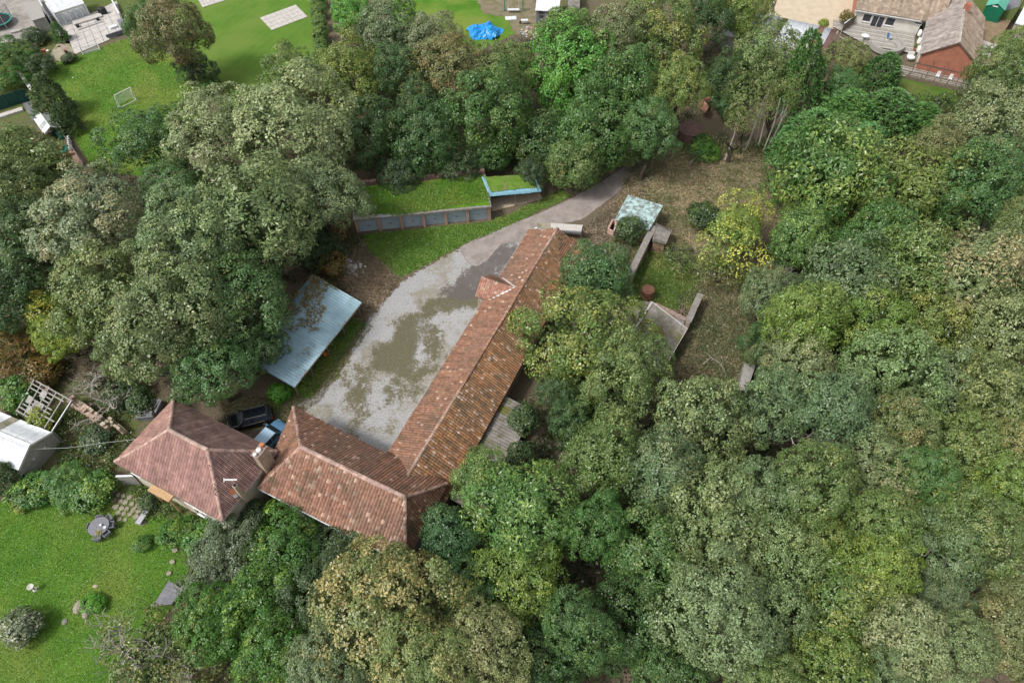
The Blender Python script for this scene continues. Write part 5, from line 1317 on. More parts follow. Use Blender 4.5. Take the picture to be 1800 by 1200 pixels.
mb = MB(); mb.beam([*(q[0][:2] * .9 + cq[:2] * .1), .6], [*(q[1][:2] * .9 + cq[:2] * .1), .6], .06, 1.2); mb.build('dark_mouth_panel', M('dark'), sl_)  # solid black panel across the mouth, standing in for the shade inside

# ------------------------------------------------------------------ cars
def wheel_parts(root, x, y, r=.32, w_=.2):
    def disc(rad, ww, yo):
        mb = MB(); k = 16; v = [(x + rad * math.cos(t), y + yo + s * ww / 2, r + rad * math.sin(t)) for s in (-1, 1) for t in np.arange(k) * 2 * math.pi / k]
        mb.add(v, [list(range(k))[::-1], [k + i for i in range(k)]] + [[i, (i + 1) % k, k + (i + 1) % k, k + i] for i in range(k)]); return mb
    t_ = disc(r, w_, 0).build('wheel', M('tyre'), root); disc(r * .62, w_ + .02, 0).build('rim', M('chrome'), t_)
def make_car(label, loc, ang, L, paint, roof_paint, estate=True, rails=False):
    root = thing('parked_car', label, 'car', (0, 0, 0))
    wd = .9; h0, hb_, ht = .28, .92, 1.47
    def loft(st, name, m, close=True, parent=root, smooth=True):
        mb = MB(); k = len(st[0]); v = [p for s in st for p in s]
        f = [[i * k + j, i * k + (j + 1) % k, (i + 1) * k + (j + 1) % k, (i + 1) * k + j] for i in range(len(st) - 1) for j in range(k)]
        f += [list(range(k))[::-1], [(len(st) - 1) * k + j for j in range(k)]]
        mb.add(v, f); return mb.build(name, m, parent, smooth=smooth)
    def sec(x, hw, zb, zt, sh=.86):
        zm = zb + (zt - zb) * .62
        return [(x, -hw * .94, zb), (x, -hw, zb + .18), (x, -hw * .99, zm), (x, -hw * .93, zt - .03), (x, -hw * sh * .8, zt), (x, hw * sh * .8, zt), (x, hw * .93, zt - .03), (x, hw * .99, zm), (x, hw, zb + .18), (x, hw * .94, zb)]
    a = L / 2
    loft([sec(-a, .72, .38, .72), sec(-a + .12, .84, .3, .86), sec(-a * .7, .9, h0, .97), sec(-.3, .9, h0, .95), sec(a * .42, .9, h0, .92), sec(a * .78, .88, h0, .83), sec(a - .1, .8, .3, .7), sec(a, .66, .36, .6)], 'body', paint)
    def cab(x0, x1, x2, x3, zb, zt, hb2, ht2):
        return [[(x0, -hb2, zb), (x0, hb2, zb), (x0 + .02, hb2 * .98, zb + .02), (x0 + .02, -hb2 * .98, zb + .02)], [(x1, -hb2, zb), (x1, hb2, zb), (x1, ht2, zt), (x1, -ht2, zt)], [(x2, -hb2, zb), (x2, hb2, zb), (x2, ht2, zt), (x2, -ht2, zt)], [(x3, -hb2, zb), (x3, hb2, zb), (x3 - .02, hb2 * .98, zb + .02), (x3 - .02, -hb2 * .98, zb + .02)]]
    xr = -a + (.1 if estate else .45)
    loft(cab(xr, xr + .35, a * .18, a * .5, .9, ht - .03, .83, .66), 'window', M('pane'), smooth=False)
    mb = MB(); q0, q1 = xr + .3, a * .2
    vs = [(q0, -.66, ht - .03), (q0 + .1, -.6, ht + .02), (q0 + .1, .6, ht + .02), (q0, .66, ht - .03), (q1 - .1, -.6, ht + .01), (q1, -.66, ht - .04), (q1, .66, ht - .04), (q1 - .1, .6, ht + .01)]
    mb.add(vs, [[1, 4, 7, 2], [0, 5, 4, 1], [3, 2, 7, 6], [0, 1, 2, 3], [5, 6, 7, 4], [0, 3, 6, 5]]); mb.build('roof', roof_paint, root)
    mb = MB()
    for s in (-1, 1):
        for xb, xt in ((xr + .02, xr + .33), (-.35, -.3), (a * .48, a * .19)): mb.beam((xb, s * .835, .9), (xt, s * .67, ht - .02), .07, .06)
    mb.build('pillar', paint, root)
    for x in (-a * .6, a * .62):
        for s in (-1, 1): wheel_parts(root, x, s * .82)
    for s in (-1, 1):
        mb = MB(); mb.box((a - .12, s * .6, .56), .16, .34, .12); mb.build('headlight', M('clear'), root)
        mb = MB(); mb.box((-a + .08, s * .7, .6), .12, .2, .3); mb.build('tail_light', M('tail'), root)
        mb = MB(); mb.box((a * .36, s * .98, .92), .16, .18, .12); mb.build('mirror', paint, root)
        if rails: mb = MB(); mb.beam((q0 + .15, s * .58, ht + .06), (q1 - .2, s * .58, ht + .06), .04, .05); mb.build('roof_rail', M('chrome'), root)
        mb = MB(); mb.beam((-a * .66, s * .905, .92), (a * .42, s * .905, .9), .02, .03); mb.build('trim', M('chrome') if rails else M('dark'), root)
    root.location = (loc[0], loc[1], 0.02); root.rotation_euler = (0, 0, ang)
    return root
def ang_of(a, b): return math.atan2(b[1] - a[1], b[0] - a[0])
make_car('black estate car with roof rails parked behind the house', (P(478, 724, .8) + norm(P(395, 745, .8) - P(478, 724, .8)) * 2.25), ang_of(P(478, 724, .8), P(395, 745, .8)), 4.6, M('car_black'), M('car_black'), True, True)
make_car('pale blue car parked between the house and the cross wing', P(474, 766, .8), ang_of(P(455, 781, .8), P(496, 738, .8)), 3.9, M('car_dblue'), M('car_blue'), True)
mb = MB(); p = P(266, 724); mb.prism([p + [-.9, -1.1, 0], p + [.8, -.9, 0], p + [1.0, .9, 0], p + [-.7, 1.1, 0]], (0, 0, .7)); mb.prism([p + [-1.0, -1.2, .71], p + [.9, -1.0, .74], p + [1.1, 1.0, .78], p + [-.8, 1.2, .72]], (0, 0, .03)); solo(mb, 'covered_stack', M('grey_sheet'), 'blue-grey covered stack half hidden at the back corner of the house', 'stack')

# ------------------------------------------------------------------ house garden
T0 = P(180, 930, 0)
tb = thing('garden_table', 'round grey rattan garden table on the house lawn', 'table', T0)
mb = MB(); mb.lathe(T0 + [0, 0, .68], [(.86, 0), (.9, .02), (.9, .06), (.05, .065)], 28); mb.build('table_top', M('rattan'), tb)
mb = MB(); mb.lathe(T0, [(.4, 0), (.42, .6), (.5, .68)], 16); mb.build('pedestal', M('rattan'), tb)
def make_chair(label):
    c = thing('garden_chair', label, 'chair', (0, 0, 0), 'rattan chairs round the garden table')
    mb = MB(); mb.prism([(-.26, -.26, .36), (.26, -.28, .36), (.26, .28, .36), (-.26, .26, .36)], (0, 0, .08)); mb.build('seat', M('rattan'), c)
    mb = MB(); v = [(-.28 + .1 * abs(s) ** 2 * 0, s * .29, .42) for s in (-1, 1)]
    mb.prism([(-.3, -.28, .42), (-.24, -.28, .42), (-.26, -.27, .82), (-.31, -.27, .82)], (0, .55, 0)); mb.build('backrest', M('rattan'), c)
    for s in (-1, 1): mb = MB(); mb.beam((-.3, s * .29, .64), (.2, s * .29, .62), .07, .05); mb.beam((.2, s * .29, .62), (.22, s * .28, .4), .06, .05); mb.build('armrest', M('rattan'), c)
    for x in (-.22, .22):
        for y in (-.22, .22): mb = MB(); mb.beam((x, y, 0), (x, y, .36), .05, .05); mb.build('leg', M('rattan'), c)
    return c
chs = [(58, .98, 'rattan chair at the garden table, on the side of the paved slabs'), (12, 1.0, 'rattan chair at the garden table, on the side facing the pale bench'), (-36, 1.02, 'rattan chair pushed up to the garden table, facing the cream house corner'), (-82, .98, 'rattan chair at the garden table, on the side facing the bird bath'), (176, .74, 'rattan chair at the garden table, on the open lawn side'), (108, .76, 'rattan chair at the garden table, on the garden hedge side')]
c0 = make_chair(chs[0][2])
for i, (dg, rd, lb) in enumerate(chs):
    a = math.radians(dg); loc = T0 + np.array([math.cos(a) * rd, math.sin(a) * rd, 0.0])
    o = c0 if i == 0 else dup(c0, (0, 0, 0), 0, lb)
    o.location = tuple(loc); o.rotation_euler = (0, 0, a + math.pi)
mb = MB(); mb.lathe(P(178, 923, .745), [(.1, 0), (.11, .16), (.06, .2)], 10); solo(mb, 'jug', M('white'), 'small white jug on the round garden table', 'jug', P(178, 923, .745))
mb = MB(); mb.lathe(P(184, 927, .745), [(.1, 0), (.15, .05), (.15, .07), (.09, .03)], 14); solo(mb, 'bowl', M('white_worn'), 'pale ring-shaped bowl on the round garden table', 'bowl', P(184, 927, .745))
for x, y, lb in ((172, 908, 'white cushion roll on the hedge-side rattan chair'), (161, 929, 'white cushion roll on the lawn-side rattan chair')):
    mb = MB(); mb.beam(P(x, y - 3, .5), P(x, y + 4, .5), .16, .12); solo(mb, 'cushion', M('white'), lb, 'cushion')
r_ = np.random.default_rng(12)
def loose_leaves(name, pos, m_col, fall, amt, L, label=None, cat=None, kind=None, flat=.4, wl=.6, seed=1, parent=None):
    r = np.random.default_rng(seed); N = len(pos); base = pos.mean(0) if parent is None else ORG[parent.name]
    me = leaf_mesh(name, pos - base, unit(r.normal(size=(N, 3)) * [1, 1, .5]), unit(r.normal(0, flat, (N, 3)) + [0, 0, 1]), L * r.uniform(.6, 1.3, N), L * wl * r.uniform(.6, 1.3, N), r.random((N, 3)))
    o = bpy.data.objects.new(name, me); COL.objects.link(o); o.color = (*m_col, 1); o['fall_color'] = list(fall); o['fall_amount'] = amt
    if parent is None: o.location = tuple(base)
    else: o.parent = parent
    tag(o, label, cat, None, kind); ORG[o.name] = base; return o
loose_leaves('table_plant', P(173, 936, .78) + r_.normal(0, 1, (160, 3)) * [.16, .16, .07], (.2, .24, .03), (.4, .34, .04), .5, .1, 'yellow-green flowering plant in the middle of the garden table', 'plant')
old_patio = thing('patio', 'irregular old stone slabs between the lawn and the cream house', 'patio', P(222, 893))
rr_ = random.Random(4)
for j in range(5):
    for i in range(5):
        x = 197 + i * 10.5 + j * 3.2 + rr_.uniform(-1.5, 1.5); y = 868 + j * 11 + i * 2 + rr_.uniform(-1.5, 1.5)
        if rr_.random() < .14: continue
        c = P(x, y, .012); a = rr_.uniform(-.15, .15) - .4; s = rr_.uniform(.44, .6); n_ = rr_.choice((4, 5, 6))
        ring_ = [c + np.array([math.cos(a + t) * s * rr_.uniform(.42, .6), math.sin(a + t) * s * rr_.uniform(.42, .6), 0]) for t in np.arange(n_) * 2 * math.pi / n_]
        mb = MB(); mb.prism(ring_, (0, 0, .05 + rr_.uniform(0, .02))); mb.build('paving_slab', M('old_slab'), old_patio)
for x, y, lb in ((304, 954, 'stepping stone nearest to the house in the curve on the lawn'), (308, 968, 'pale stepping stone, second from the house'), (304, 988, 'stepping stone, third from the house'), (298, 1008, 'stepping stone nearest to the slate-grey board')):
    c = P(x, y, .01); mb = MB(); mb.prism([c + np.array([math.cos(t) * rr_.uniform(.2, .3), math.sin(t) * rr_.uniform(.18, .26), 0]) for t in np.arange(6) * math.pi / 3], (0, 0, .13)); solo(mb, 'stepping_stone', M('old_slab'), lb, 'stone', None, 'stepping stones on the lawn')
bn = thing('bench', 'pale lilac-grey bench between the stone slabs and the shrubs', 'bench', P(249, 908)); a, b = P(257, 897, .45), P(242, 920, .45)
mb = MB(); mb.beam(a, b, .5, .06); mb.build('seat', M('cushion'), bn)
for f in (.08, .92): mb = MB(); p = a * (1 - f) + b * f; mb.box((p[0], p[1], 0), .4, .1, .42, ang_of(a, b) + math.pi / 2); mb.build('leg', M('grey_timber'), bn)
p = P(62, 1036); bb = thing('bird_bath', 'small pale bird bath standing alone on the house lawn', 'bird bath', p)
mb = MB(); mb.lathe(p, [(.2, 0), (.2, .06), (.09, .12), (.08, .6), (.14, .68)], 12); mb.build('pedestal', M('slab'), bb); mb = MB(); mb.lathe(p + [0, 0, .68], [(.12, 0), (.27, .1), (.28, .14), (.22, .12), (.08, .06)], 18); mb.build('bowl', M('slab'), bb)
def boulder(x, y, s, m, label, cat='boulder', name='boulder', z=0, sq=.6):
    p = P(x, y, z); mb = MB(); r = random.Random(int(x * 7 + y)); k = 9
    prof = [(1, 0), (1.05, .25), (.85, .5), (.5, .7), (.12, .76)]
    mb.lathe(p, [(s * a * r.uniform(.92, 1.08), s * b * sq * 1.3) for a, b in prof], k, sx=r.uniform(.8, 1.2), sy=r.uniform(.8, 1.2))
    mb.v = [tuple(np.array(q) + np.array([r.gauss(0, .06), r.gauss(0, .06), r.gauss(0, .03)]) * s) for q in mb.v]
    return solo(mb, name, M(m), label, cat, p)
boulder(140, 1066, .5, 'old_slab', 'mossy boulder on the lawn beside the small dark plant')
boulder(152, 1078, .35, 'old_slab', 'low tan stone just below the mossy boulder')
boulder(114, 1092, .22, 'slate_top', 'little dark stone on the lawn below the boulder')
boulder(168, 1030, .18, 'tan_wall', 'little tan stone above the mossy boulder')
bd = thing('board_cover', 'slate-grey sheet cover on the lawn at the edge of the garden trees', 'cover', P(295, 1043))
q = [P(297, 1020, .5), P(322, 1036, .5), P(302, 1062, .45), P(268, 1066, .45)]; g_ = lambda a, b: q[0] * (1 - a) * (1 - b) + q[1] * a * (1 - b) + q[2] * a * b + q[3] * (1 - a) * b
for i in range(3): mb = MB(); a = i / 3; mb.prism([g_(0, a), g_(1, a), g_(1, a + .325), g_(0, a + .325)], (0, 0, .05 + .012 * i)); mb.build('panel', M('grey_sheet'), bd)
mb = MB(); [mb.box((*(g_(a, b)[:2]), 0), .1, .1, .46) for a in (.1, .9) for b in (.1, .9)]; mb.build('support', M('timber'), bd, kind='stuff')

# orange pot under the carport, white rubble on the bare bank, scrap by the box
p = P(573, 625); mb = MB(); mb.lathe(p, [(.16, 0), (.24, .3), (.26, .34), (.2, .33)], 12); solo(mb, 'bucket', M('orange'), 'orange bucket under the low edge of the blue carport', 'bucket', p)
rub = MB(); rr_ = random.Random(9)
for i in range(90):
    x, y = rr_.gauss(615, 11), rr_.gauss(468, 8); p = P(x, y, 0); s = rr_.uniform(.08, .3); rub.box(p, s * 1.3, s, s * .6, rr_.random() * 3, np.array((.5, .46, .42)) * rr_.uniform(.6, 1.3))
o = rub.build('rubble', M('stone'), None, P(615, 468)); tag(o, 'scatter of pale rubble on the bare bank above the carport', 'rubble', kind='stuff')
bx = thing('trough', 'empty pink-rimmed box standing open beside the aqua-roofed outbuilding', 'box', P(1076, 398)); q = [P(1069, 402, .8), P(1079, 407, .8), P(1084, 388, .8), P(1077, 386, .8)]
for i in range(4): mb = MB(); a, b = q[i], q[(i + 1) % 4]; mb.beam([a[0], a[1], .4], [b[0], b[1], .4], .1, .8); mb.beam(a, b, .18, .06); mb.build('side', M('rust_pink'), bx)
mb = MB(); cq = sum(q) / 4; mb.prism([[*(cq + (p - cq) * .8)[:2], .1] for p in q], (0, 0, .02)); mb.build('bottom', M('dark'), bx)
mb = MB(); mb.prism([[*P(1081, 405)[:2], .05], [*P(1096, 412)[:2], .05], [*P(1104, 392)[:2], .05], [*P(1088, 388)[:2], .05]], (0, 0, .06)); solo(mb, 'floor_slab', M('slab'), 'bare concrete slab between the pink-rimmed box and the round shrub', 'slab')
mb = MB(); mb.beam(P(1080, 411, .1), P(1090, 414, .1), .22, .1); solo(mb, 'white_plank', M('white'), 'white plank lying below the pink-rimmed box', 'plank')
mb = MB(); mb.beam(P(1205, 540, .3), P(1190, 560, .3), .1, .1); mb.beam(P(1192, 542, .3), P(1208, 556, .5), .1, .1); mb.beam(P(1188, 548, .2), P(1206, 548, .7), .08, .08); mb.beam(P(1200, 535, .1), P(1196, 562, .6), .08, .08)
solo(mb, 'timber_pile', M('timber'), 'tangle of dark old timbers beside the short slab-topped wall', 'timber pile')
def fallen(pts, r0, label, m='dead_wood', name='fallen_branch', cat='branch'):
    mb = MB(); mb.tube(pts, [r0 * (1 - .7 * i / (len(pts) - 1)) for i in range(len(pts))], 6); k = len(pts)
    for i in range(1, k - 1):
        p = np.array(pts[i]); mb.tube([p, p + np.array([.6 * (-1) ** i, .7, .15])], [r0 * .5, r0 * .15], 4)
    return solo(mb, name, M(m), label, cat)
fallen([P(1212, 288, .2), P(1228, 272, .3), P(1242, 262, .4), P(1255, 250, .5)], .1, 'fallen bough slanting below the rusty round tank')
fallen([P(1236, 640, .2), P(1250, 628, .35), P(1268, 640, .2), P(1275, 655, .1)], .07, 'pale fallen branch curling in the middle of the lower clearing')
# bleached sapling and long bare stems
def bare(x, y, hgt, which, label, cat='tree', name='bare_tree', tilt=(0, 0), w_=1.0):
    p = P(x, y); t_ = thing(name, label, cat, p); b = bpy.data.objects.new('limbs', BARE[which]); COL.objects.link(b); b.parent = t_
    b.scale = (hgt * w_, hgt * w_, hgt); b.rotation_euler = (*tilt, x); return t_
bare(1372, 505, 6.5, 0, 'bleached leafless sapling below the lower fresh green tree', w_=.6)
bare(205, 715, 4.2, 1, 'large bare grey shrub behind the ruined pink wall', 'shrub', 'bare_shrub', w_=1.6)
bare(168, 690, 4.0, 2, 'bare grey shrub over the upper part of the ruined pink wall', 'shrub', 'bare_shrub', w_=1.4)
bare(185, 765, 2.2, 0, 'low bare scrub at the foot of the ruined pink wall', 'shrub', 'bare_shrub', w_=1.4)
stems = [(1274, 282, 1300, 196), (1302, 270, 1312, 210), (1308, 268, 1340, 180), (1332, 262, 1362, 165), (1340, 270, 1372, 172), (1330, 246, 1352, 160), (1356, 256, 1380, 175), (1318, 250, 1346, 168), (1348, 262, 1385, 185)]
for i, (x0, y0, x1, y1) in enumerate(stems):
    a = P(x0, y0); hh = 6.0 + i % 3; b = P(x1, y1, hh); m_ = (a + b) / 2 + np.array([.25 * (-1) ** i, 0, .3])
    mb = MB(); mb.tube([a, m_, b], [.11, .09, .05], 6, None); q0 = a * .35 + b * .65; mb.tube([q0, q0 + np.array([.7 * (-1) ** i, .3, 1.2])], [.05, .02], 4)
    pos_ = ['leaning pale sapling stem standing forward into the clearing', 'thin dark stem behind the forward leaning one'][i] if i < 2 else None
    tag(mb.build('sapling_stem', M('dead_wood') if i != 1 else M('bark'), None, a), pos_ or 'pale leaning sapling stem in the close clump under the thin yellow-green leaves', 'tree trunk', 'bare leaning sapling stems' if i > 1 else None)

# ------------------------------------------------------------------ the goal lawn and the gardens at the top left
def goal(b0, b1, hgt, dep, label, frame='white'):
    b0, b1 = np.array(b0), np.array(b1); u = norm(b1 - b0); n_ = np.array([-u[1], u[0], 0]); z = np.array([0, 0, 1.0])
    g_ = thing('football_goal', label, 'goal', (b0 + b1) / 2)
    for p in (b0, b1):
        mb = MB(); mb.tube([p, p + z * hgt], .06, 6); mb.build('post', M(frame), g_)
        mb = MB(); mb.tube([p + z * .05, p + n_ * dep + z * .05, p + z * hgt], .045, 6); mb.build('side_bar', M(frame), g_)
    mb = MB(); mb.tube([b0 + z * hgt, b1 + z * hgt], .06, 6); mb.build('crossbar', M(frame), g_); mb = MB(); mb.tube([b0 + z * .05, b1 + z * .05], .055, 6); mb.build('ground_bar', M(frame), g_)
    mb = MB(); L = np.linalg.norm(b1 - b0)
    for i in range(1, int(L / .18)): f = i * .18 / L; p = b0 * (1 - f) + b1 * f; mb.beam(p + n_ * dep + z * .05, p + z * hgt, .012, .012)
    for i in range(1, 12): f = i / 12; mb.beam(b0 + n_ * dep * (1 - f) + z * (hgt * f), b1 + n_ * dep * (1 - f) + z * (hgt * f), .012, .012)
    mb.build('net', M('white_worn'), g_, kind='stuff')
goal(P(212, 190), P(240, 176), 2.1, .9, 'white football goal with a net in the middle of the lawn')
goal(P(145, 94), P(175, 86), .95, -.6, 'low white football goal at the edge of the paved patio')
for x, y, lb in ((129, 138, 'white ball near the dark conifers on the goal lawn'),):
    p = P(x, y); mb = MB(); mb.lathe(p, [(.03, 0), (.09, .03), (.11, .11), (.09, .19), (.03, .22)], 10); solo(mb, 'ball', M('white'), lb, 'ball', p)
pat = thing('paved_patio', 'pale paved patio below the white conservatory', 'patio', P(160, 70))
pq = [P(114, 48, .02), P(202, 20, .02), P(222, 58, .02), P(131, 97, .02)]; g_ = lambda a, b: pq[0] * (1 - a) * (1 - b) + pq[1] * a * (1 - b) + pq[2] * a * b + pq[3] * (1 - a) * b
for i in range(7):
    for j in range(5):
        mb = MB(); a, b = i / 7, j / 5; mb.prism([g_(a + .003, b + .004), g_(a + .139, b + .004), g_(a + .139, b + .196), g_(a + .003, b + .196)], (0, 0, .08)); mb.build('paving_slab', M('slab'), pat)
mb = MB(); mb.beam(P(128, 41, .22), P(178, 26, .22), 1.6, .24); mb.build('step', M('slab'), pat); mb = MB(); mb.beam(P(137, 53, .14), P(180, 38, .14), .25, .16); mb.build('step', M('concrete'), pat)
cv0, cv1 = P(107, 46), P(159, 29); cu_ = norm(cv1 - cv0); cn = np.array([-cu_[1], cu_[0], 0]); cl = np.linalg.norm(cv1 - cv0); z = np.array([0, 0, 1.0])
cons = thing('conservatory', 'white-framed glass conservatory at the top left', 'conservatory', (cv0 + cv1) / 2)
for i in range(6):
    p = cv0 + cu_ * cl * i / 5; mb = MB(); mb.beam(p, p + z * 2.2, .14, .12); mb.build('mullion', M('white'), cons); mb = MB(); mb.beam(p + z * 2.28, p + cn * 4.2 + z * 3.3, .1, .09); mb.build('glazing_bar', M('white'), cons)
    if i < 5: mb = MB(); mb.prism([p + cu_ * .08 + cn * .03 + z * .05, p + cu_ * (cl / 5 - .08) + cn * .03 + z * .05, p + cu_ * (cl / 5 - .08) + cn * .03 + z * 2.15, p + cu_ * .08 + cn * .03 + z * 2.15], cn * .02); mb.build('pane', M('clear'), cons); mb = MB(); mb.prism([p + z * 2.26 + cu_ * .06, p + z * 2.26 + cu_ * (cl / 5 - .06), p + cu_ * (cl / 5 - .06) + cn * 4.2 + z * 3.27, p + cu_ * .06 + cn * 4.2 + z * 3.27], (0, 0, .02)); mb.build('roof_panel', M('white_worn'), cons)
mb = MB(); mb.beam(cv0 + z * 2.22, cv1 + z * 2.22, .2, .14); mb.build('eave_beam', M('white'), cons); mb = MB(); mb.beam(cv0 + z * .06, cv1 + z * .06, .16, .12); mb.build('sill', M('white'), cons)
mb = MB(); mb.beam(cv0 + z * 1.2 + cn * .1, cv0 + cn * 4.2 + z * 1.2, .16, 2.3); mb.build('side_wall', M('white_worn'), cons); mb = MB(); mb.beam(cv1 + z * 1.1 + cn * .1, cv1 + cn * 4.2 + z * 1.1, .06, 2.1); mb.build('pane', M('clear'), cons)
mb = MB(); mb.prism([cv0 + z * .02 + cn * .1, cv1 + z * .02 + cn * .1, cv1 + z * .02 + cn * 4.2, cv0 + z * .02 + cn * 4.2], (0, 0, .1)); mb.build('floor', M('cushion'), cons)
mb = MB(); mb.beam([*P(70, 4)[:2], .7], [*P(94, 45)[:2], .7], .2, 1.4); solo(mb, 'garden_wall', M('white_worn'), 'white wall between the concrete yard and the conservatory', 'wall')
mb = MB(); mb.beam([*P(200, 8)[:2], .5], [*P(214, 34)[:2], .5], .2, 1.0); solo(mb, 'garden_wall', M('white_worn'), 'low white wall beside the big brownish tree and the patio', 'wall')
sf = thing('corner_sofa', 'grey rattan corner sofa on the paved patio', 'sofa', P(205, 58)); a, b, c = P(191, 68, 0), P(221, 57, 0), P(211, 38, 0)
mb = MB(); mb.beam(a + z * .2, b + z * .2, .8, .4); mb.beam(b + z * .201 - norm(b - c) * .4, c + z * .201, .8, .4); mb.build('base', M('rattan'), sf)
mb = MB(); o_ = np.array([.0, -.38, 0]); mb.beam(a + o_ + z * .55, b + o_ + z * .55 + np.array([.3, 0, 0]), .16, .5); mb.beam(b + np.array([.42, -.3, .55]), c + np.array([.42, 0, .55]), .16, .5); mb.build('backrest', M('rattan'), sf)
for f in (.18, .5, .82): mb = MB(); p = a * (1 - f) + b * f; mb.box(p + z * .41 + np.array([0, .05, 0]), .75, .65, .14, ang_of(a, b)); mb.build('cushion', M('cushion'), sf)
mb = MB(); p = P(200, 50); mb.box(p, 1.2, .8, .4, ang_of(a, b)); solo(mb, 'low_table', M('white_worn'), 'low pale table in the angle of the grey corner sofa', 'table', p)
p = P(182, 25); bq = thing('barbecue', 'barbecue under a black cover on the paved patio', 'barbecue', p); mb = MB(); mb.lathe(p, [(.62, 0), (.66, .5), (.6, 1.0), (.3, 1.2), (.05, 1.22)], 10, sx=1.25, sy=.8); mb.build('cover', M('black'), bq)
for x, y, lb in ((138, 49, 'black plant pot at the lower end of the patio step'), (173, 37, 'black plant pot at the covered barbecue'),): p = P(x, y); mb = MB(); mb.lathe(p, [(.22, 0), (.3, .4), (.31, .44), (.2, .4)], 12); solo(mb, 'plant_pot', M('black'), lb, 'plant pot', p)
p = P(117, 93); mb = MB(); mb.lathe(p, [(.2, 0), (.28, .35), (.2, .34)], 12); solo(mb, 'plant_pot', M('black'), 'dark pot holding a pink flowering plant, by the gravel bed', 'plant pot', p); loose_leaves('flower_plant', p + [0, 0, .6] + r_.normal(0, 1, (120, 3)) * [.25, .25, .15], (.4, .13, .12), (.5, .25, .2), .4, .14, 'pink flowering plant in a dark pot at the gravel bed', 'plant')
q = [P(40, 6, 2.3), P(68, 2, 2.3), P(80, 31, 2.2), P(57, 38, 2.2)]; gs = thing('shed', 'flat-roofed grey shed on the concrete yard', 'shed', P(61, 20)); mb = MB(); mb.prism(q, (0, 0, .12)); mb.build('roof', M('rattan_pale'), gs); cq = sum(q) / 4; mb = MB(); wall_ring(mb, [np.array([*((p - cq)[:2] * .93 + cq[:2]), 0]) for p in q], 0, 2.15, .15); mb.build('wall', M('concrete'), gs)
p = P(68, 41); mb = MB(); mb.lathe(p, [(.3, 0), (.36, .25), (.1, .3)], 10); solo(mb, 'toy_tub', M('yellow'), 'yellow plastic tub on the concrete yard', 'tub', p)
p = P(-2, 44); trp = thing('trampoline', 'trampoline with a blue-green rim and net posts at the left edge', 'trampoline', p); tr_ = 2.45
mb = MB(); mb.lathe(p + z * .8, [(tr_ - .32, .02), (tr_ - .3, .05), (tr_, .05), (tr_, -.03), (tr_ - .32, -.03), (tr_ - .32, .02)], 28, caps=False); mb.build('rim_pad', M('teal'), trp); mb = MB(); mb.lathe(p + z * .79, [(tr_ - .3, 0), (.02, .01)], 28); mb.build('mat', M('black'), trp)
for i in range(8):
    t = i * math.pi / 4 + .2; q0 = p + np.array([math.cos(t), math.sin(t), 0]) * (tr_ + .08); mb = MB(); mb.tube([q0, q0 + z * 2.5], .035, 5); mb.build('post', M('galvanised'), trp)
mb = MB()
for i in range(48):
    t = i * math.pi / 24; q0 = p + np.array([math.cos(t), math.sin(t), 0]) * (tr_ + .03); mb.beam(q0 + z * .85, q0 + z * 2.5, .012, .012)
for h_ in (1.2, 1.6, 2.0, 2.5):
    ring_ = [p + np.array([math.cos(t), math.sin(t), 0]) * (tr_ + .03) + z * h_ for t in np.linspace(0, 2 * math.pi, 25)]; mb.tube(ring_, .012 if h_ < 2.4 else .03, 4)
mb.build('net', M('black'), trp, kind='stuff')
p = P(29, 57); mb = MB(); mb.box(p, 1.5, .7, .3, .5); solo(mb, 'step_board', M('concrete'), 'grey step board beside the trampoline', 'board', p)
ch2 = thing('garden_armchair', 'brown wicker armchair in the corner garden', 'chair', P(63, 90)); p = P(63, 90)
mb = MB(); mb.box(p, .8, .75, .42, .4); mb.build('seat', M('timber'), ch2); mb = MB(); mb.beam(p + [-.4, .35, .7], p + [.4, .5, .7], .12, .6); mb.build('backrest', M('timber'), ch2)
p = P(78, 92); mb = MB(); mb.box(p, .7, .4, .45, .3); solo(mb, 'red_crate', M('terracotta'), 'red-orange crate beside the wicker armchair', 'crate', p)
p = P(85, 92); mb = MB(); mb.lathe(p, [(.18, 0), (.25, .3), (.2, .34)], 10); solo(mb, 'white_pot', M('white'), 'white pot beside the red-orange crate', 'pot', p)
coped_wall(P(31, 124, .9), P(57, 160, .9), .9, .25, 'narrow pale garden wall beside the upper dark conifer', 'garden_wall', 'white_worn', 'white', 1.6)
gf = thing('fence', 'long dark green screen fence at the left edge', 'fence', P(27, 180)); a, b = P(-20, 200), P(56, 176)
for i in range(4): mb = MB(); p, q0 = a + (b - a) * i / 4, a + (b - a) * (i + .97) / 4; mb.beam(p + z * 1.0, q0 + z * 1.0, .05, 1.95); mb.build('panel', M('green_felt'), gf); mb = MB(); mb.beam(p, p + z * 2.1, .1, .1); mb.build('post', M('green_felt'), gf)
mb = MB(); mb.prism([P(40, 182, .01), P(56, 178, .01), P(68, 205, .01), P(58, 214, .01)], (0, 0, .05)); solo(mb, 'path_slab', M('grey_sheet'), 'grey slab path between the green fence and the greenhouse', 'path')
mb = MB(); mb.beam(P(-10, 208, .15), P(40, 192, .15), .9, .3); solo(mb, 'raised_bed', M('slab'), 'pale raised bed edge in front of the green screen fence', 'raised bed')
ga_, gb_ = P(69, 197, 2.2), P(88, 223, 2.2); gdv = norm(gb_ - ga_); gn = np.array([-gdv[1], gdv[0], 0]); gl = np.linalg.norm((gb_ - ga_)[:2])
gh_ = thing('greenhouse', 'small white-framed greenhouse with a ridged glass roof', 'greenhouse', (ga_ + gb_) / 2 * [1, 1, 0])
def gp(a, b, z_): return np.array([*(ga_ + gdv * a + gn * b)[:2], z_])
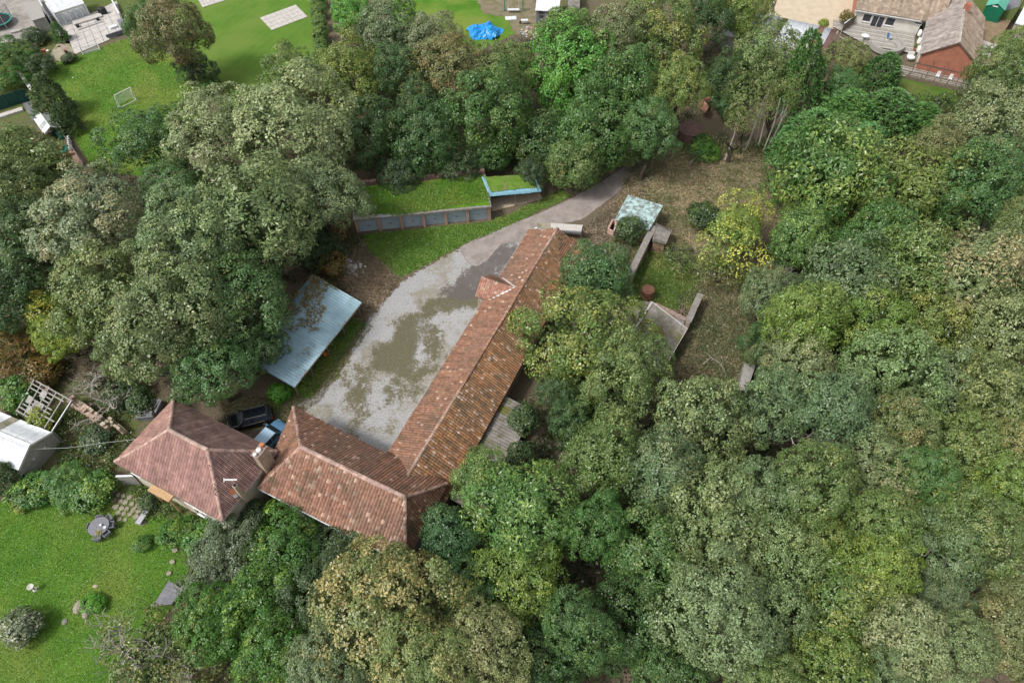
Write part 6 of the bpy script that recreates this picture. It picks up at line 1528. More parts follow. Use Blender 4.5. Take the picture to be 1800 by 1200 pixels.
for s in (-1, 1):
    for i in range(5):
        a = gl * i / 4; mb = MB(); mb.beam(gp(a, 0, 2.2), gp(a, s * 1.1, 1.55), .06, .06); mb.build('glazing_bar', M('white'), gh_); mb = MB(); mb.beam(gp(a, s * 1.1, 0), gp(a, s * 1.1, 1.55), .06, .06); mb.build('stud', M('white'), gh_)
    for i in range(4):
        a, b = gl * i / 4 + .04, gl * (i + 1) / 4 - .04; mb = MB(); mb.prism([gp(a, s * .05, 2.17), gp(b, s * .05, 2.17), gp(b, s * 1.08, 1.56), gp(a, s * 1.08, 1.56)], (0, 0, .012)); mb.build('roof_pane', M('white_worn') if (s > 0) == (gn[0] < 0) and i in (0, 1, 3) else M('clear'), gh_); mb = MB(); mb.prism([gp(a, s * 1.1, .1), gp(b, s * 1.1, .1), gp(b, s * 1.1, 1.5), gp(a, s * 1.1, 1.5)], gn * .012); mb.build('side_pane', M('clear'), gh_)  # white panes on one slope stand in for the sky's reflection
mb = MB(); mb.beam(gp(0, 0, 2.22), gp(gl, 0, 2.22), .1, .08)
for s in (-1, 1): mb.beam(gp(0, s * 1.1, 1.56), gp(gl, s * 1.1, 1.56), .08, .06); mb.beam(gp(gl, s * 1.1, 1.57), gp(gl, 0, 2.23), .1, .07)
mb.build('frame', M('white'), gh_); mb = MB(); mb.box(gp(gl * .5, -.5, 0), .7, 1.8, .7, ang_of(ga_, gb_) + 1.57); mb.build('staging', M('timber'), gh_)
for x, y, m_, lb in ((109, 242, 'teal', 'teal water butt below the greenhouse'), (103, 243, 'dark', 'dark bin beside the teal water butt')): p = P(x, y); mb = MB(); mb.lathe(p, [(.42, 0), (.5, .5), (.46, .95), (.48, .98), (.3, .96)], 14); solo(mb, 'water_butt', M(m_), lb, 'water butt', p)
p = P(117, 264); mb = MB(); mb.lathe(p, [(.8, 0), (.85, .3), (.78, .32), (.74, .15), (.05, .14)], 18); solo(mb, 'paddling_pool', M('teal'), 'round teal pool with a pale rim beside the lawn fence', 'pool', p)
pf = thing('fluted_panel', 'white fluted panel propped against the lawn fence', 'panel', P(126, 262)); 
for i in range(6): mb = MB(); p = P(125 + .4 * i, 250 + 4 * i); mb.tube([p, p + z * 1.0], .12, 6); mb.build('flute', M('white'), pf)
for x, y, lb in ((125, 272, 'terracotta pot at the end of the teal pool'), (119, 275, 'terracotta pot below the teal pool'), (107, 264, 'terracotta pot left of the teal pool')): p = P(x, y); mb = MB(); mb.lathe(p, [(.2, 0), (.28, .35), (.3, .4), (.2, .36)], 12); solo(mb, 'terracotta_pot', M('terracotta'), lb, 'plant pot', p)
lf = thing('fence', 'thin grey board fence along the goal lawn below the greenhouse', 'fence', P(127, 255)); a, b = P(100, 220), P(152, 298); k = 9
for i in range(k): mb = MB(); p, q0 = a + (b - a) * i / k, a + (b - a) * (i + .97) / k; mb.beam(p + z * .5, q0 + z * .5, .04, .9); mb.build('board_panel', M('grey_timber'), lf); mb = MB(); mb.beam(p, p + z * 1.1, .09, .09); mb.build('post', M('grey_timber'), lf)
# slab in the striped lawn, and the second at the top edge
for pts, lb in (([(457, 32), (520, 9), (541, 30), (478, 54)], 'pale rectangular paved slab in the middle of the striped lawn'), ([(345, -6), (392, -22), (400, 0), (356, 14)], 'pale paved slab cut by the top edge at the striped lawn')):
    t_ = thing('patio', lb, 'patio', PP(pts).mean(0)); q = PP(pts, .02); g_ = lambda a, b: q[0] * (1 - a) * (1 - b) + q[1] * a * (1 - b) + q[2] * a * b + q[3] * (1 - a) * b
    for i in range(8):
        for j in range(4): mb = MB(); a, b = i / 8, j / 4; mb.prism([g_(a + .003, b + .006), g_(a + .122, b + .006), g_(a + .122, b + .244), g_(a + .003, b + .244)], (0, 0, .06)); mb.build('paving_slab', M('slab'), t_)
# narrow hedge between the gardens
hd = thing('hedge', 'long narrow light green hedge between the striped lawn and the top wood', 'hedge', P(562, 40))
for i in range(7):
    f = i / 6; p = P(558 + 8 * f, -18 + 118 * f, 1.2); o = bpy.data.objects.new('foliage', SETS['bush'][i % 5]); COL.objects.link(o); o.parent = hd; o.location = tuple(p - ORG[hd.name]); o.scale = (1.3, 1.5, 1.3); o.rotation_euler = (0, 0, i * 1.3); o.color = (.09, .18, .035, 1); o['fall_color'] = [.17, .24, .05]; o['fall_amount'] = .3

# ------------------------------------------------------------------ tarpaulin garden at the top
p0 = P(851, 58); nx = 26; v, f = [], []
tp = thing('tarpaulin', 'bright blue crumpled tarpaulin heap on the small lawn', 'tarpaulin', p0); r_ = np.random.default_rng(2)
for j in range(nx):
    for i in range(nx):
        x, y = (i / (nx - 1) - .5) * 2, (j / (nx - 1) - .5) * 2; rad = math.hypot(x, y); an = math.atan2(y, x)
        hgt = max(0, 1 - max(0, rad * (1 + .16 * math.sin(3 * an + 1)) - .45) / .5) ** .6 * (.75 + .7 * vnoise(x * 3 + 9, y * 3 + 5, .7)); fold = .14 * math.sin(an * 9 + 6 * vnoise(x * 4 + 9, y * 4 + 9, 1)) * (hgt > 0.02)
        ex = 1 + .1 * math.sin(5 * an)
        v.append(p0 + np.array([x * 3.0 * ex, y * 2.5 * ex, max(.02, hgt + fold + r_.normal(0, .05))]))
for j in range(nx - 1):
    for i in range(nx - 1):
        if math.hypot((i / 25 - .5) * 2, (j / 25 - .5) * 2) < 1.0: f.append([j * nx + i, j * nx + i + 1, (j + 1) * nx + i + 1, (j + 1) * nx + i])
link_mesh('cover', v, f, M('tarp'), tp)
w0, w1 = P(942, 42), P(980, 44); wu = norm(w1 - w0); wn = np.array([-wu[1], wu[0], 0]); wl_ = np.linalg.norm(w1 - w0)
wsd = thing('shed', 'dark timber shed with a white roof and four small panes', 'shed', (w0 + w1) / 2)
def sp(a, b, z_): return w0 + wu * a + wn * b + np.array([0, 0, z_])
k = 14
for i in range(k): mb = MB(); mb.prism([sp(wl_ * i / k + .01, 0, 0), sp(wl_ * (i + 1) / k - .01, 0, 0), sp(wl_ * (i + 1) / k - .01, .06, 0), sp(wl_ * i / k + .01, .06, 0)], (0, 0, 2.3)); mb.build('wall_board', M('grey_timber' if 5 < i < 9 else 'rattan'), wsd)
mb = MB(); [mb.prism(q_, (0, 0, 2.3)) for q_ in ([sp(0, .08, 0), sp(.08, .08, 0), sp(.08, 5, 0), sp(0, 5, 0)], [sp(wl_ - .08, .08, 0), sp(wl_, .08, 0), sp(wl_, 5, 0), sp(wl_ - .08, 5, 0)])]; mb.build('wall', M('grey_timber'), wsd, kind='stuff')
for x, zz in ((.5, 1.75), (.5, 1.1), (wl_ - 1.1, 1.75), (wl_ - 1.1, 1.1)): mb = MB(); mb.prism([sp(x, -.03, zz), sp(x + .7, -.03, zz), sp(x + .7, -.03, zz + .42), sp(x, -.03, zz + .42)], wn * .02); mb.build('pane', M('pane'), wsd)
mb = MB(); mb.prism([sp(-.15, -.25, 2.35), sp(wl_ + .15, -.25, 2.35), sp(wl_ + .15, 5.2, 3.3), sp(-.15, 5.2, 3.3)], (0, 0, .08)); mb.build('roof', M('white'), wsd)
sw = thing('swing_frame', 'teal-posted swing frame with a pale seat at the top edge', 'swing', P(902, 20))
for x in (887, 919):
    mb = MB(); p = P(x, 20); mb.beam(p, p + z * 2.3, .16, .16); mb.beam(p + np.array([0, .6, 0]), p + z * 2.3, .1, .1); mb.build('post', M('teal'), sw)
mb = MB(); mb.beam(P(887, 20) + z * 2.3, P(919, 20) + z * 2.3, .12, .12); mb.build('top_beam', M('teal'), sw); mb = MB(); mb.beam(P(892, 17, .5), P(913, 17, .5), .6, .08); mb.build('seat', M('white_worn'), sw)
mb = MB(); [mb.tube([P(x, 17, .5), P(x, 17, .5) * [1, 1, 0] + np.array([0, .1, 2.25])], .02, 4) for x in (893, 912)]; mb.build('rope', M('white'), sw, kind='stuff')
wb = thing('wheelbarrow', 'old wheelbarrow beside the white-roofed timber shed', 'wheelbarrow', P(921, 42)); p = P(921, 42)
mb = MB(); mb.prism([p + [-.35, -.3, .35], p + [.5, -.3, .35], p + [.7, -.35, .7], p + [-.5, -.35, .7]], (0, .6, 0)); mb.build('tray', M('white_worn'), wb); mb = MB(); v_ = [p + np.array([-.6 + .22 * math.cos(t), s, .22 + .22 * math.sin(t)]) for s in (-.05, .05) for t in np.arange(12) * math.pi / 6]; mb.add(v_, [list(range(12))[::-1], list(range(12, 24))] + [[i, (i + 1) % 12, 12 + (i + 1) % 12, 12 + i] for i in range(12)]); mb.build('wheel', M('tyre'), wb)
for s in (-.25, .25): mb = MB(); mb.tube([p + [-.6, s * .3, .25], p + [.3, s, .4], p + [1.3, s, .75]], .03, 5); mb.build('handle', M('tan_timber'), wb)
mb = MB(); rr_ = random.Random(3)
for i in range(70): q0 = P(rr_.gauss(938, 12), rr_.gauss(60, 5)); s = rr_.uniform(.1, .4); mb.box(q0, s * 1.4, s, s * .5, rr_.random() * 3, np.array(rr_.choice([(.5, .45, .38), (.45, .28, .2), (.4, .4, .42)])) * rr_.uniform(.7, 1.2))
tag(mb.build('rubble', M('stone'), None, P(938, 60)), 'heap of rubble in front of the white-roofed timber shed', 'rubble', kind='stuff')
mb = MB(); p = P(898, 33); mb.box(p, 1.9, 1.1, .12, .1); solo(mb, 'pale_sheet', M('white_worn'), 'pale sheet lying below the swing frame', 'sheet', p)
gsh = thing('shed', 'grey-green corrugated shed top at the upper edge, right of the white roof', 'shed', P(1008, 10)); corr_roof(gsh, [P(998, 16, 2.2), P(1019, 14, 2.2), P(1019, -12, 2.6), P(998, -12, 2.6)], M('asbestos'), .2, .03, 1.0, 3); mb = MB(); mb.box(P(1009, 8), 1.9, 3.0, 2.1); mb.build('wall', M('grey_timber'), gsh)

# ------------------------------------------------------------------ shed row, bungalow and its decking
q = [P(1300, 68, 2.3), P(1448, 101, 2.3), P(1473, 53, 2.7), P(1334, 22, 2.7)]
sr = thing('shed_row', 'row of sheds under patched grey, white and rusty corrugated sheets', 'shed', (sum(q) / 4)[:2].tolist() + [0])
mats = [M('galvanised')] * 4 + [M('asbestos_mossy')] * 1 + [M('white_worn')] * 5 + [M('rust')] * 1 + [M('galvanised')] + [M('rust_dark')] * 2 + [M('galvanised'), M('rust')]
corr_roof(sr, q, None, .3, .035, 1.0, 6, mats=mats); cq = sum(q) / 4
mb = MB(); wall_ring(mb, [np.array([*((p - cq)[:2] * .96 + cq[:2]), 0]) for p in q], 0, 2.2, .2); mb.build('wall', M('concrete'), sr)
sr2 = thing('shed', 'small white-topped grey block shed at the end of the corrugated row', 'shed', P(1285, 68)); q = [P(1269, 62, 2.2), P(1298, 68, 2.2), P(1302, 58, 2.3), P(1272, 52, 2.3)]; mb = MB(); mb.prism(q, (0, 0, .08)); mb.build('roof', M('white_worn'), sr2); cq = sum(q) / 4; mb = MB(); wall_ring(mb, [np.array([*((p - cq)[:2] * .95 + cq[:2]), 0]) for p in q], 0, 2.17, .2); mb.build('wall', M('concrete'), sr2)
BT = [(.33, .26, .2), (.29, .225, .175), (.36, .285, .22)]; BG = [(.3, .26, .24), (.26, .225, .205), (.32, .28, .255)]  # same roof tile: tan for better-lit slopes, grey for the duller one
e1, e2 = P(1617, 96, 2.7), P(1722, 119, 2.7); bu = norm(e2 - e1); bnv = np.array([-bu[1], bu[0], 0]); bw = np.linalg.norm(e2 - e1); bh = 5.6
bung = thing('bungalow', 'bungalow with tan tiled roofs, white wall and a brick gable', 'bungalow', ((e1 + e2) / 2)[:2].tolist() + [0])
def bp(a, b, z_): return np.array([*(e1 + bu * a + bnv * b)[:2], z_])
BL = 16.0; rl_, rr2 = [bp(0, 0, 2.7), bp(0, BL, 2.7), bp(bw / 2, BL, bh), bp(bw / 2, 0, bh)], [bp(bw, 0, 2.7), bp(bw, BL, 2.7), bp(bw / 2, BL, bh), bp(bw / 2, 0, bh)]
m1, m2 = P(1503, 17, 2.7), P(1622, 37, 2.7); mu = norm(m2 - m1); mn = np.array([-mu[1], mu[0], 0]); mL = np.linalg.norm(m2 - m1) + 3.0
def mp(a, b, z_): return np.array([*(m1 + mu * a + mn * b)[:2], z_])
rm = [mp(0, 0, 2.7), mp(mL, 0, 2.7), mp(mL, 4.6, 6.0), mp(0, 4.6, 6.0)]; rmb = [mp(0, 9.2, 2.7), mp(mL, 9.2, 2.7), mp(mL, 4.6, 6.0), mp(0, 4.6, 6.0)]
mb = MB(); deck(mb, [rl_, rr2, rm, rmb], .12); mb.build('roof_deck', M('timber'), bung)
for poly, pal, sd2 in ((rl_, BG, 51), (rr2, BT, 52), (rm, BT, 53)): mb = MB(); tile_slope(mb, poly, .36, .38, .05, pal, sd2, 0, prof='roman', lip=.03, warp=.01); mb.build('roof_tiles', M('bung_tile'), bung, kind='stuff')
mb = MB(); ridge_tiles(mb, bp(bw / 2, -.05, bh + .06), bp(bw / 2, BL, bh + .06), .16, .45, (.55, .5, .45)); ridge_tiles(mb, mp(0, 4.6, 6.06), mp(mL, 4.6, 6.06), .16, .45, (.5, .43, .36)); mb.build('ridge_tiles', M('bung_tile'), bung, kind='stuff')
mb = MB(); mb.prism([bp(.3, .3, 0), bp(bw - .3, .3, 0), bp(bw - .3, .3, 2.55), bp(bw / 2, .3, bh - .2), bp(.3, .3, 2.55)], bnv * .3); mb.build('gable_wall', M('brick_bung'), bung)
mb = MB(); mb.prism([bp(.3, .62, 0), bp(.6, .62, 0), bp(.6, BL, 0), bp(.3, BL, 0)], (0, 0, 2.5)); mb.prism([bp(bw - .6, .62, 0), bp(bw - .3, .62, 0), bp(bw - .3, BL, 0), bp(bw - .6, BL, 0)], (0, 0, 2.5)); mb.build('wing_wall', M('bung_wall'), bung, kind='stuff')
mb = MB(); mb.prism([mp(.2, .45, 0), mp(mL - 2.9, .45, 0), mp(mL - 2.9, .75, 0), mp(.2, .75, 0)], (0, 0, 2.55)); mb.build('wall', M('bung_wall'), bung)
mb = MB(); mb.prism([mp(.2, .77, 0), mp(.2, 8.8, 0), mp(.2, 8.8, 2.6), mp(.2, 4.6, 5.8), mp(.2, .77, 2.6)], mu * .3); mb.build('end_gable', M('brick_bung'), bung)
for a, w_, h_, zz, br in ((1.7, 1.3, 1.25, .9, 0), (5.3, 1.4, 1.25, .9, 0)): window(bung, mp(a, .45, zz), mu, w_, h_, -mn, br)
for a in (3.2, 4.15): window(bung, mp(a, .45, .1), mu, .92, 2.0, -mn, 0, name='door')
window(bung, mp(9.6, .45, 1.9), mu, 1.1, .3, -mn, 0)
for a, b in ((5.6, 2.2), (8.4, 2.8)):
    k_ = lambda s, t: mp(a + s, b + t, 2.7 + 3.3 * (b + t) / 4.6) + np.array([0, 0, .12]); mb = MB(); mb.prism([k_(0, 0), k_(1.0, 0), k_(1.0, 1.1), k_(0, 1.1)], (0, 0, .06)); rw = mb.build('roof_window', M('grey_sheet'), bung); mb = MB(); mb.prism([k_(.1, .1) + z * .065, k_(.9, .1) + z * .065, k_(.9, 1.0) + z * .065, k_(.1, 1.0) + z * .065], (0, 0, .02)); mb.build('pane', M('clear'), rw)
mb = MB(); mb.box(bp(bw / 2 + .3, 11.0, bh - .4), .9, .7, 1.3, ang_of(e1, e2)); mb.build('chimney', M('brick_bung'), bung)
mb = MB(); mb.beam(m1 + z * -.1 - mn * .08, m1 + mu * (mL - 3.2) + z * -.1 - mn * .08, .12, .12); mb.build('gutter', M('white'), bung)
dk = thing('decking', 'weathered grey timber decking in front of the bungalow', 'decking', P(1550, 90)); 
def dp(a, b, z_): return mp(a, .4 - b, z_)
for i in range(26): 
    a0_ = max(-2.6, -2.6 + max(0, (i - 9)) * .35); mb = MB(); mb.prism([dp(a0_, i * .25 + .01, .3), dp(mL - 3.2, i * .25 + .01, .3), dp(mL - 3.2, i * .25 + .235, .3), dp(a0_, i * .25 + .235, .3)], (0, 0, .05 + .008 * (i * 7 % 3))); mb.build('deck_board', M(('grey_timber', 'rattan_pale', 'slab', 'grey_timber', 'old_slab')[i * 3 % 5]), dk)
dk2 = thing('veranda', 'dark-railed timber veranda along the foot of the brick gable', 'veranda', (e1 + e2) / 2 * [1, 1, 0] - bnv * 1.5)
for i in range(12): mb = MB(); mb.prism([bp(-4.2, .2 - i * .25, .3), bp(bw + .2, .2 - i * .25, .3), bp(bw + .2, -.035 - i * .25, .3), bp(-4.2, -.035 - i * .25, .3)], (0, 0, .05 + .008 * (i * 5 % 3))); mb.build('deck_board', M(('grey_timber', 'timber', 'grey_timber')[i % 3]), dk2)
for i in range(8): mb = MB(); a = -4.2 + (bw + 4.4) * i / 7; mb.beam(bp(a, -2.85, 0), bp(a, -2.85, 1.25), .1, .1); mb.build('post', M('timber'), dk2)
for h_ in (1.25, .75): mb = MB(); mb.beam(bp(-4.2, -2.85, h_), bp(bw + .2, -2.85, h_), .06, .08); mb.build('rail', M('timber'), dk2)
mb = MB(); mb.beam(bp(-2.4, -2.88, .28), bp(bw + .2, -2.88, .28), .04, .52); mb.build('skirt_board', M('timber'), dk2)
for i in range(5): mb = MB(); a = -.2 + (bw + .2) * i / 4; mb.beam(bp(a, -1.9, .34), bp(a, -1.9, 2.3), .09, .09); mb.beam(bp(a, -1.9, 2.3), bp(a, .28, 2.6), .06, .06); mb.build('awning_post', M('timber'), dk2)
mb = MB()
for i in range(18): a = -.2 + (bw + .2) * i / 18; mb.prism([bp(a, -1.9, 2.35), bp(a + (bw + .2) / 18, -1.9, 2.35), bp(a + (bw + .2) / 18, -1.9, 2.22), bp(a + (bw + .2) / 36, -1.9, 2.08), bp(a, -1.9, 2.22)], bnv * .02)
mb.build('scalloped_edge', M('rust_dark'), dk2, kind='stuff')
for a, w_, lb in ((3.6, .8, 'white garden chair on the veranda below the brick gable'), (5.4, .8, 'second white garden chair on the veranda, farther along the gable')):
    c = thing('garden_chair', lb, 'chair', bp(a, -1.2, .36)); mb = MB(); mb.box(bp(a, -1.2, .72), .5, .5, .06, ang_of(e1, e2)); mb.build('seat', M('white'), c); mb = MB(); mb.beam(bp(a - .25, -.95, 1.05), bp(a + .25, -.95, 1.05), .05, .6); mb.build('backrest', M('white'), c)
    for s in (-.2, .2):
        for t in (-1.4, -1.0): mb = MB(); mb.beam(bp(a + s, t, .36), bp(a + s, t, .72), .05, .05); mb.build('leg', M('white'), c)
pl = MB(); pl.lathe(bp(-2.2, -2.2, .36), [(.22, 0), (.3, .4), (.2, .4)], 12); solo(pl, 'planter', M('timber'), 'dark planter at the corner of the veranda', 'planter', bp(-2.2, -2.2, .36)); loose_leaves('planter_grass', bp(-2.2, -2.2, 1.0) + r_.normal(0, 1, (150, 3)) * [.3, .3, .25], (.15, .17, .04), (.3, .28, .1), .4, .25, 'yellow-green grass tuft in the dark veranda planter', 'plant', wl=.2)
sc_ = P(1557, 83, .36); rso = thing('curved_sofa', 'curved beige rattan sofa set on the decking', 'sofa', sc_)
def arc(a0_, a1_, nm):
    for nm2, ri, ro, zl, zh in (('seat', 1.6, 2.35, 0, .42), ('backrest', 2.35, 2.62, 0, .78)):
        mb = MB(); k = 14; vs = []
        for i in range(k + 1):
            t = a0_ + (a1_ - a0_) * i / k; e_ = np.array([math.cos(t), math.sin(t), 0]); vs += [sc_ + e_ * ri + z * zl, sc_ + e_ * ro + z * zl, sc_ + e_ * ro + z * zh, sc_ + e_ * ri + z * zh]
        mb.add(vs, [[i * 4 + j, i * 4 + (j + 1) % 4, i * 4 + 4 + (j + 1) % 4, i * 4 + 4 + j] for i in range(k) for j in range(4)] + [[0, 3, 2, 1], [k * 4, k * 4 + 1, k * 4 + 2, k * 4 + 3]]); mb.build(nm2, M('rattan_pale'), rso)
arc(math.radians(165), math.radians(280), 'a'); arc(math.radians(284), math.radians(400), 'b')
p = P(1518, 70, .36); wt = thing('round_table', 'white round plastic table on the decking', 'table', p); mb = MB(); mb.lathe(p + z * .68, [(.6, 0), (.62, .04), (.05, .05)], 20); mb.build('table_top', M('white'), wt)
for t in range(4): mb = MB(); e_ = np.array([math.cos(t * 1.57 + .6), math.sin(t * 1.57 + .6), 0]); mb.beam(p + e_ * .5, p + e_ * .35 + z * .68, .06, .06); mb.build('leg', M('white'), wt)
p = P(1560, 70, .36); bc = thing('folding_chair', 'blue and white folding chair behind the curved sofa', 'chair', p); mb = MB(); mb.box(p + [.25, 0, .4], .6, .55, .06, .3); mb.build('seat', M('car_blue'), bc); mb = MB(); mb.beam(p + [-.2, -.25, .75], p + [-.2, .3, .75], .06, .7); mb.build('backrest', M('blue_plastic'), bc)
for s in (-.22, .22): mb = MB(); mb.beam(p + [-.2, s, 0], p + [.4, s, .42], .05, .05); mb.beam(p + [.4, s, 0], p + [-.2, s, .45], .05, .05); mb.build('leg', M('white'), bc)
for k_, (x, y, lb) in enumerate(((1614, 64, 'white covered cushion against the bungalow wing, upper of three'), (1613, 78, 'white covered cushion against the bungalow wing, middle of three'), (1612, 92, 'white covered cushion against the bungalow wing, lower of three'))):
    p = P(x, y, .36); mb = MB(); mb.lathe(p, [(.3, 0), (.42, .3), (.38, .9), (.15, 1.1)], 12, sx=.6, sy=1.1); solo(mb, 'covered_cushion', M('white'), lb, 'cushion', p, 'covered cushions on the decking', smooth=True)
p = P(1600, 104, .36); wc = thing('armchair', 'white armchair at the end of the decking', 'chair', p); mb = MB(); mb.lathe(p, [(.35, 0), (.5, .3), (.45, .4), (.05, .42)], 14, sx=1.3); mb.build('seat', M('white'), wc); mb = MB(); mb.beam(p + [-.5, .4, .6], p + [.5, .45, .6], .16, .7); mb.build('backrest', M('white'), wc)
p = P(1607, 89, .36); mb = MB(); mb.lathe(p, [(.22, 0), (.3, .4), (.2, .42)], 12); solo(mb, 'terracotta_pot', M('terracotta'), 'terracotta pot beside the white cushions on the decking', 'plant pot', p); loose_leaves('pot_plant', p + [0, 0, .7] + r_.normal(0, 1, (90, 3)) * [.2, .2, .2], (.08, .14, .03), (.2, .2, .05), .2, .2, 'green plant in the terracotta pot on the decking', 'plant')
dg = thing('fence', 'dark gate panel between the shed row and the bungalow', 'fence', P(1488, 48)); a, b = P(1477, 60), P(1501, 42); mb = MB(); mb.beam(a + z * .9, b + z * .9, .06, 1.7); mb.build('panel', M('timber'), dg); mb = MB(); mb.beam(a + z * 1.8, b + z * 1.8, .14, .08); mb.build('cap', M('white_worn'), dg)
lr = thing('rail', 'grey slanted rail along the left side of the decking', 'rail', P(1500, 85)); 
for k_ in (0, 1): mb = MB(); mb.beam(P(1476, 64, .9 - .35 * k_), P(1524, 96, .9 - .35 * k_), .12, .06); mb.build('rail_bar', M('grey_timber'), lr)
for f in (0, .33, .66, 1): mb = MB(); p = P(1476, 64) * (1 - f) + P(1524, 96) * f; mb.beam(p, p + z * .95, .1, .1); mb.build('post', M('grey_timber'), lr)
# green shed and the corner beyond
ga1, ga2 = P(1722, 33), P(1752, 41); u_ = norm(ga2 - ga1); n_ = np.array([-u_[1], u_[0], 0]); gw2 = np.linalg.norm(ga2 - ga1); gs2 = thing('shed', 'green metal shed with a pale green roof beside the bungalow', 'shed', (ga1 + ga2) / 2)
def gq(a, b, z_): return ga1 + u_ * a + n_ * b + np.array([0, 0, z_])
mb = MB(); mb.prism([gq(0, 0, 0), gq(gw2, 0, 0), gq(gw2, 0, 2.2), gq(gw2 / 2, 0, 2.9), gq(0, 0, 2.2)], n_ * 6); mb.build('wall', M('green_wall'), gs2)
for s in (0, 1): mb = MB(); x0_ = -.15 if s == 0 else gw2 + .15; mb.prism([gq(x0_, -.15, 2.2), gq(gw2 / 2, -.15, 2.96), gq(gw2 / 2, 6.1, 2.96), gq(x0_, 6.1, 2.2)], (0, 0, .06)); mb.build('roof', M('green_roof'), gs2)
mb = MB(); mb.beam(gq(gw2 * .3, -.04, 2.45), gq(gw2 * .6, -.04, 2.45), .03, .16); mb.build('vent', M('white'), gs2)
q = [P(1784, 42, 2.3), P(1815, 50, 2.3), P(1825, 10, 2.4), P(1802, 8, 2.4)]; cs = thing('outbuilding', 'pale flat roof cut by the upper right edge', 'outbuilding', P(1800, 30)); mb = MB(); mb.prism(q, (0, 0, .15)); mb.build('roof', M('white_worn'), cs); cq = sum(q) / 4; mb = MB(); wall_ring(mb, [np.array([*((p - cq)[:2] * .94 + cq[:2]), 0]) for p in q], 0, 2.25, .2); mb.build('wall', M('concrete'), cs)
bf = thing('fence', 'black panel fence running down past the pale flat roof', 'fence', P(1778, 38)); a, b = P(1760, 66), P(1792, 16)
for i in range(5): mb = MB(); p, q0 = a + (b - a) * i / 5, a + (b - a) * (i + .97) / 5; mb.beam(p + z * .9, q0 + z * .9, .08, 1.8); mb.build('panel', M('dark'), bf)
mb = MB(); mb.prism([P(1768, 20, .01), P(1792, 12, .01), P(1800, -20, .01), P(1765, -20, .01)], (0, 0, .03)); solo(mb, 'paved_strip', M('grey_sheet'), 'dark paved strip beside the black panel fence', 'paving')
mb = MB(); mb.prism([P(1722, 70, .01), P(1752, 80, .01), P(1738, 102, .01), P(1724, 96, .01)], (0, 0, .08)); solo(mb, 'concrete_pad', M('slab'), 'pale concrete pad at the right side of the bungalow', 'paving')
boulder(1592, 168, .7, 'rattan_pale', 'grey rock at the edge of the bungalow lawn')

# ------------------------------------------------------------------ loose growth nobody could count
def in_poly(n, pts, seed, z=0.0, ragged=0.0):
    r = np.random.default_rng(seed); poly = PP(pts, z); lo, hi = poly[:, :2].min(0), poly[:, :2].max(0); out = np.zeros((0, 2))
    while len(out) < n:
        c = lo + (hi - lo) * r.random((n * 2, 2)); s = sdist(c[:, 0], c[:, 1], poly) + (fbm(c[:, 0], c[:, 1], .6) - .5) * ragged
        out = np.concatenate([out, c[s > 0]])
    return np.concatenate([out[:n], np.full((n, 1), z)], 1)
def blades(name, pts, n, L, wl, col, fall, amt, seed, z=0.01, ragged=0.6, up=.9, patch=0.0, parent=None):
    """grass: upright blades, denser where the noise is high"""
    r = np.random.default_rng(seed); p = in_poly(n, pts, seed, z, ragged)
    if patch: p = p[fbm(p[:, 0] + seed, p[:, 1], .5) > patch]
    N = len(p); a = unit(r.normal(size=(N, 3)) * [1, 1, .2] + [0, 0, up]); nn = unit(r.normal(size=(N, 3)) + [0, -.3, .9])
    g_ = np.clip(fbm(p[:, 0], p[:, 1], .4) * 1.5 - .25 + r.normal(0, .1, N), 0, 1)
    lc = np.stack([r.random(N), g_, r.random(N)], 1); Ls = L * r.uniform(.5, 1.4, N)
    me = leaf_mesh(name, p, a, nn, Ls, Ls * wl, lc, .3); o = bpy.data.objects.new(name, me); COL.objects.link(o)
    o.color = (*col, 1); o['fall_color'] = list(fall); o['fall_amount'] = amt; o['kind'] = 'stuff'; return o
def clumps(name, pts, n, rad, hgt, leaves, L, col, fall, amt, seed, ragged=2.0):
    r = np.random.default_rng(seed); c = in_poly(n, pts, seed, 0, ragged); k = np.repeat(np.arange(n), leaves); N = len(k); d_ = unit(r.normal(size=(N, 3))); d_[:, 2] = np.abs(d_[:, 2])
    R = (rad * r.uniform(.5, 1.4, n))[k][:, None]; Hh = (hgt * r.uniform(.4, 1.4, n))[k]
    p = c[k] + d_ * R * r.uniform(.7, 1.05, (N, 1)); p[:, 2] = d_[:, 2] * Hh * r.uniform(.7, 1.05, N) + .02
    a = unit(r.normal(size=(N, 3)) + d_ * .6); nn = unit(d_ + [0, 0, .5] + r.normal(0, .45, (N, 3)))
    lc = np.stack([r.random(N), np.clip(r.random(n)[k] * .8 + .2 * r.random(N), 0, 1), r.random(N)], 1); Ls = L * r.uniform(.6, 1.3, N)
    me = leaf_mesh(name, p, a, nn, Ls, Ls * .6, lc); o = bpy.data.objects.new(name, me); COL.objects.link(o); o.color = (*col, 1); o['fall_color'] = list(fall); o['fall_amount'] = amt; o['kind'] = 'stuff'; return o
UG = ((.04, .062, .024), (.1, .11, .04), .15)  # leaf colour darkened to paint in the black shade between crowns
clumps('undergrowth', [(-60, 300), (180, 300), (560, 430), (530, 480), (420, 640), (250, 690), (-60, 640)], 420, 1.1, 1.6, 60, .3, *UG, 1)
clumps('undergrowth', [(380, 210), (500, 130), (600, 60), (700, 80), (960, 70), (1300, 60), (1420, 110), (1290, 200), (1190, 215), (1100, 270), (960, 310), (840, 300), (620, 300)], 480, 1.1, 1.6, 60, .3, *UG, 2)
clumps('undergrowth', [(1420, 330), (1480, 200), (1700, 170), (1860, 100), (1860, 1260), (900, 1260), (700, 1010), (880, 860), (930, 700), (1180, 680), (1280, 720), (1340, 640), (1390, 480)], 1500, 1.3, 2.2, 60, .34, *UG, 3)
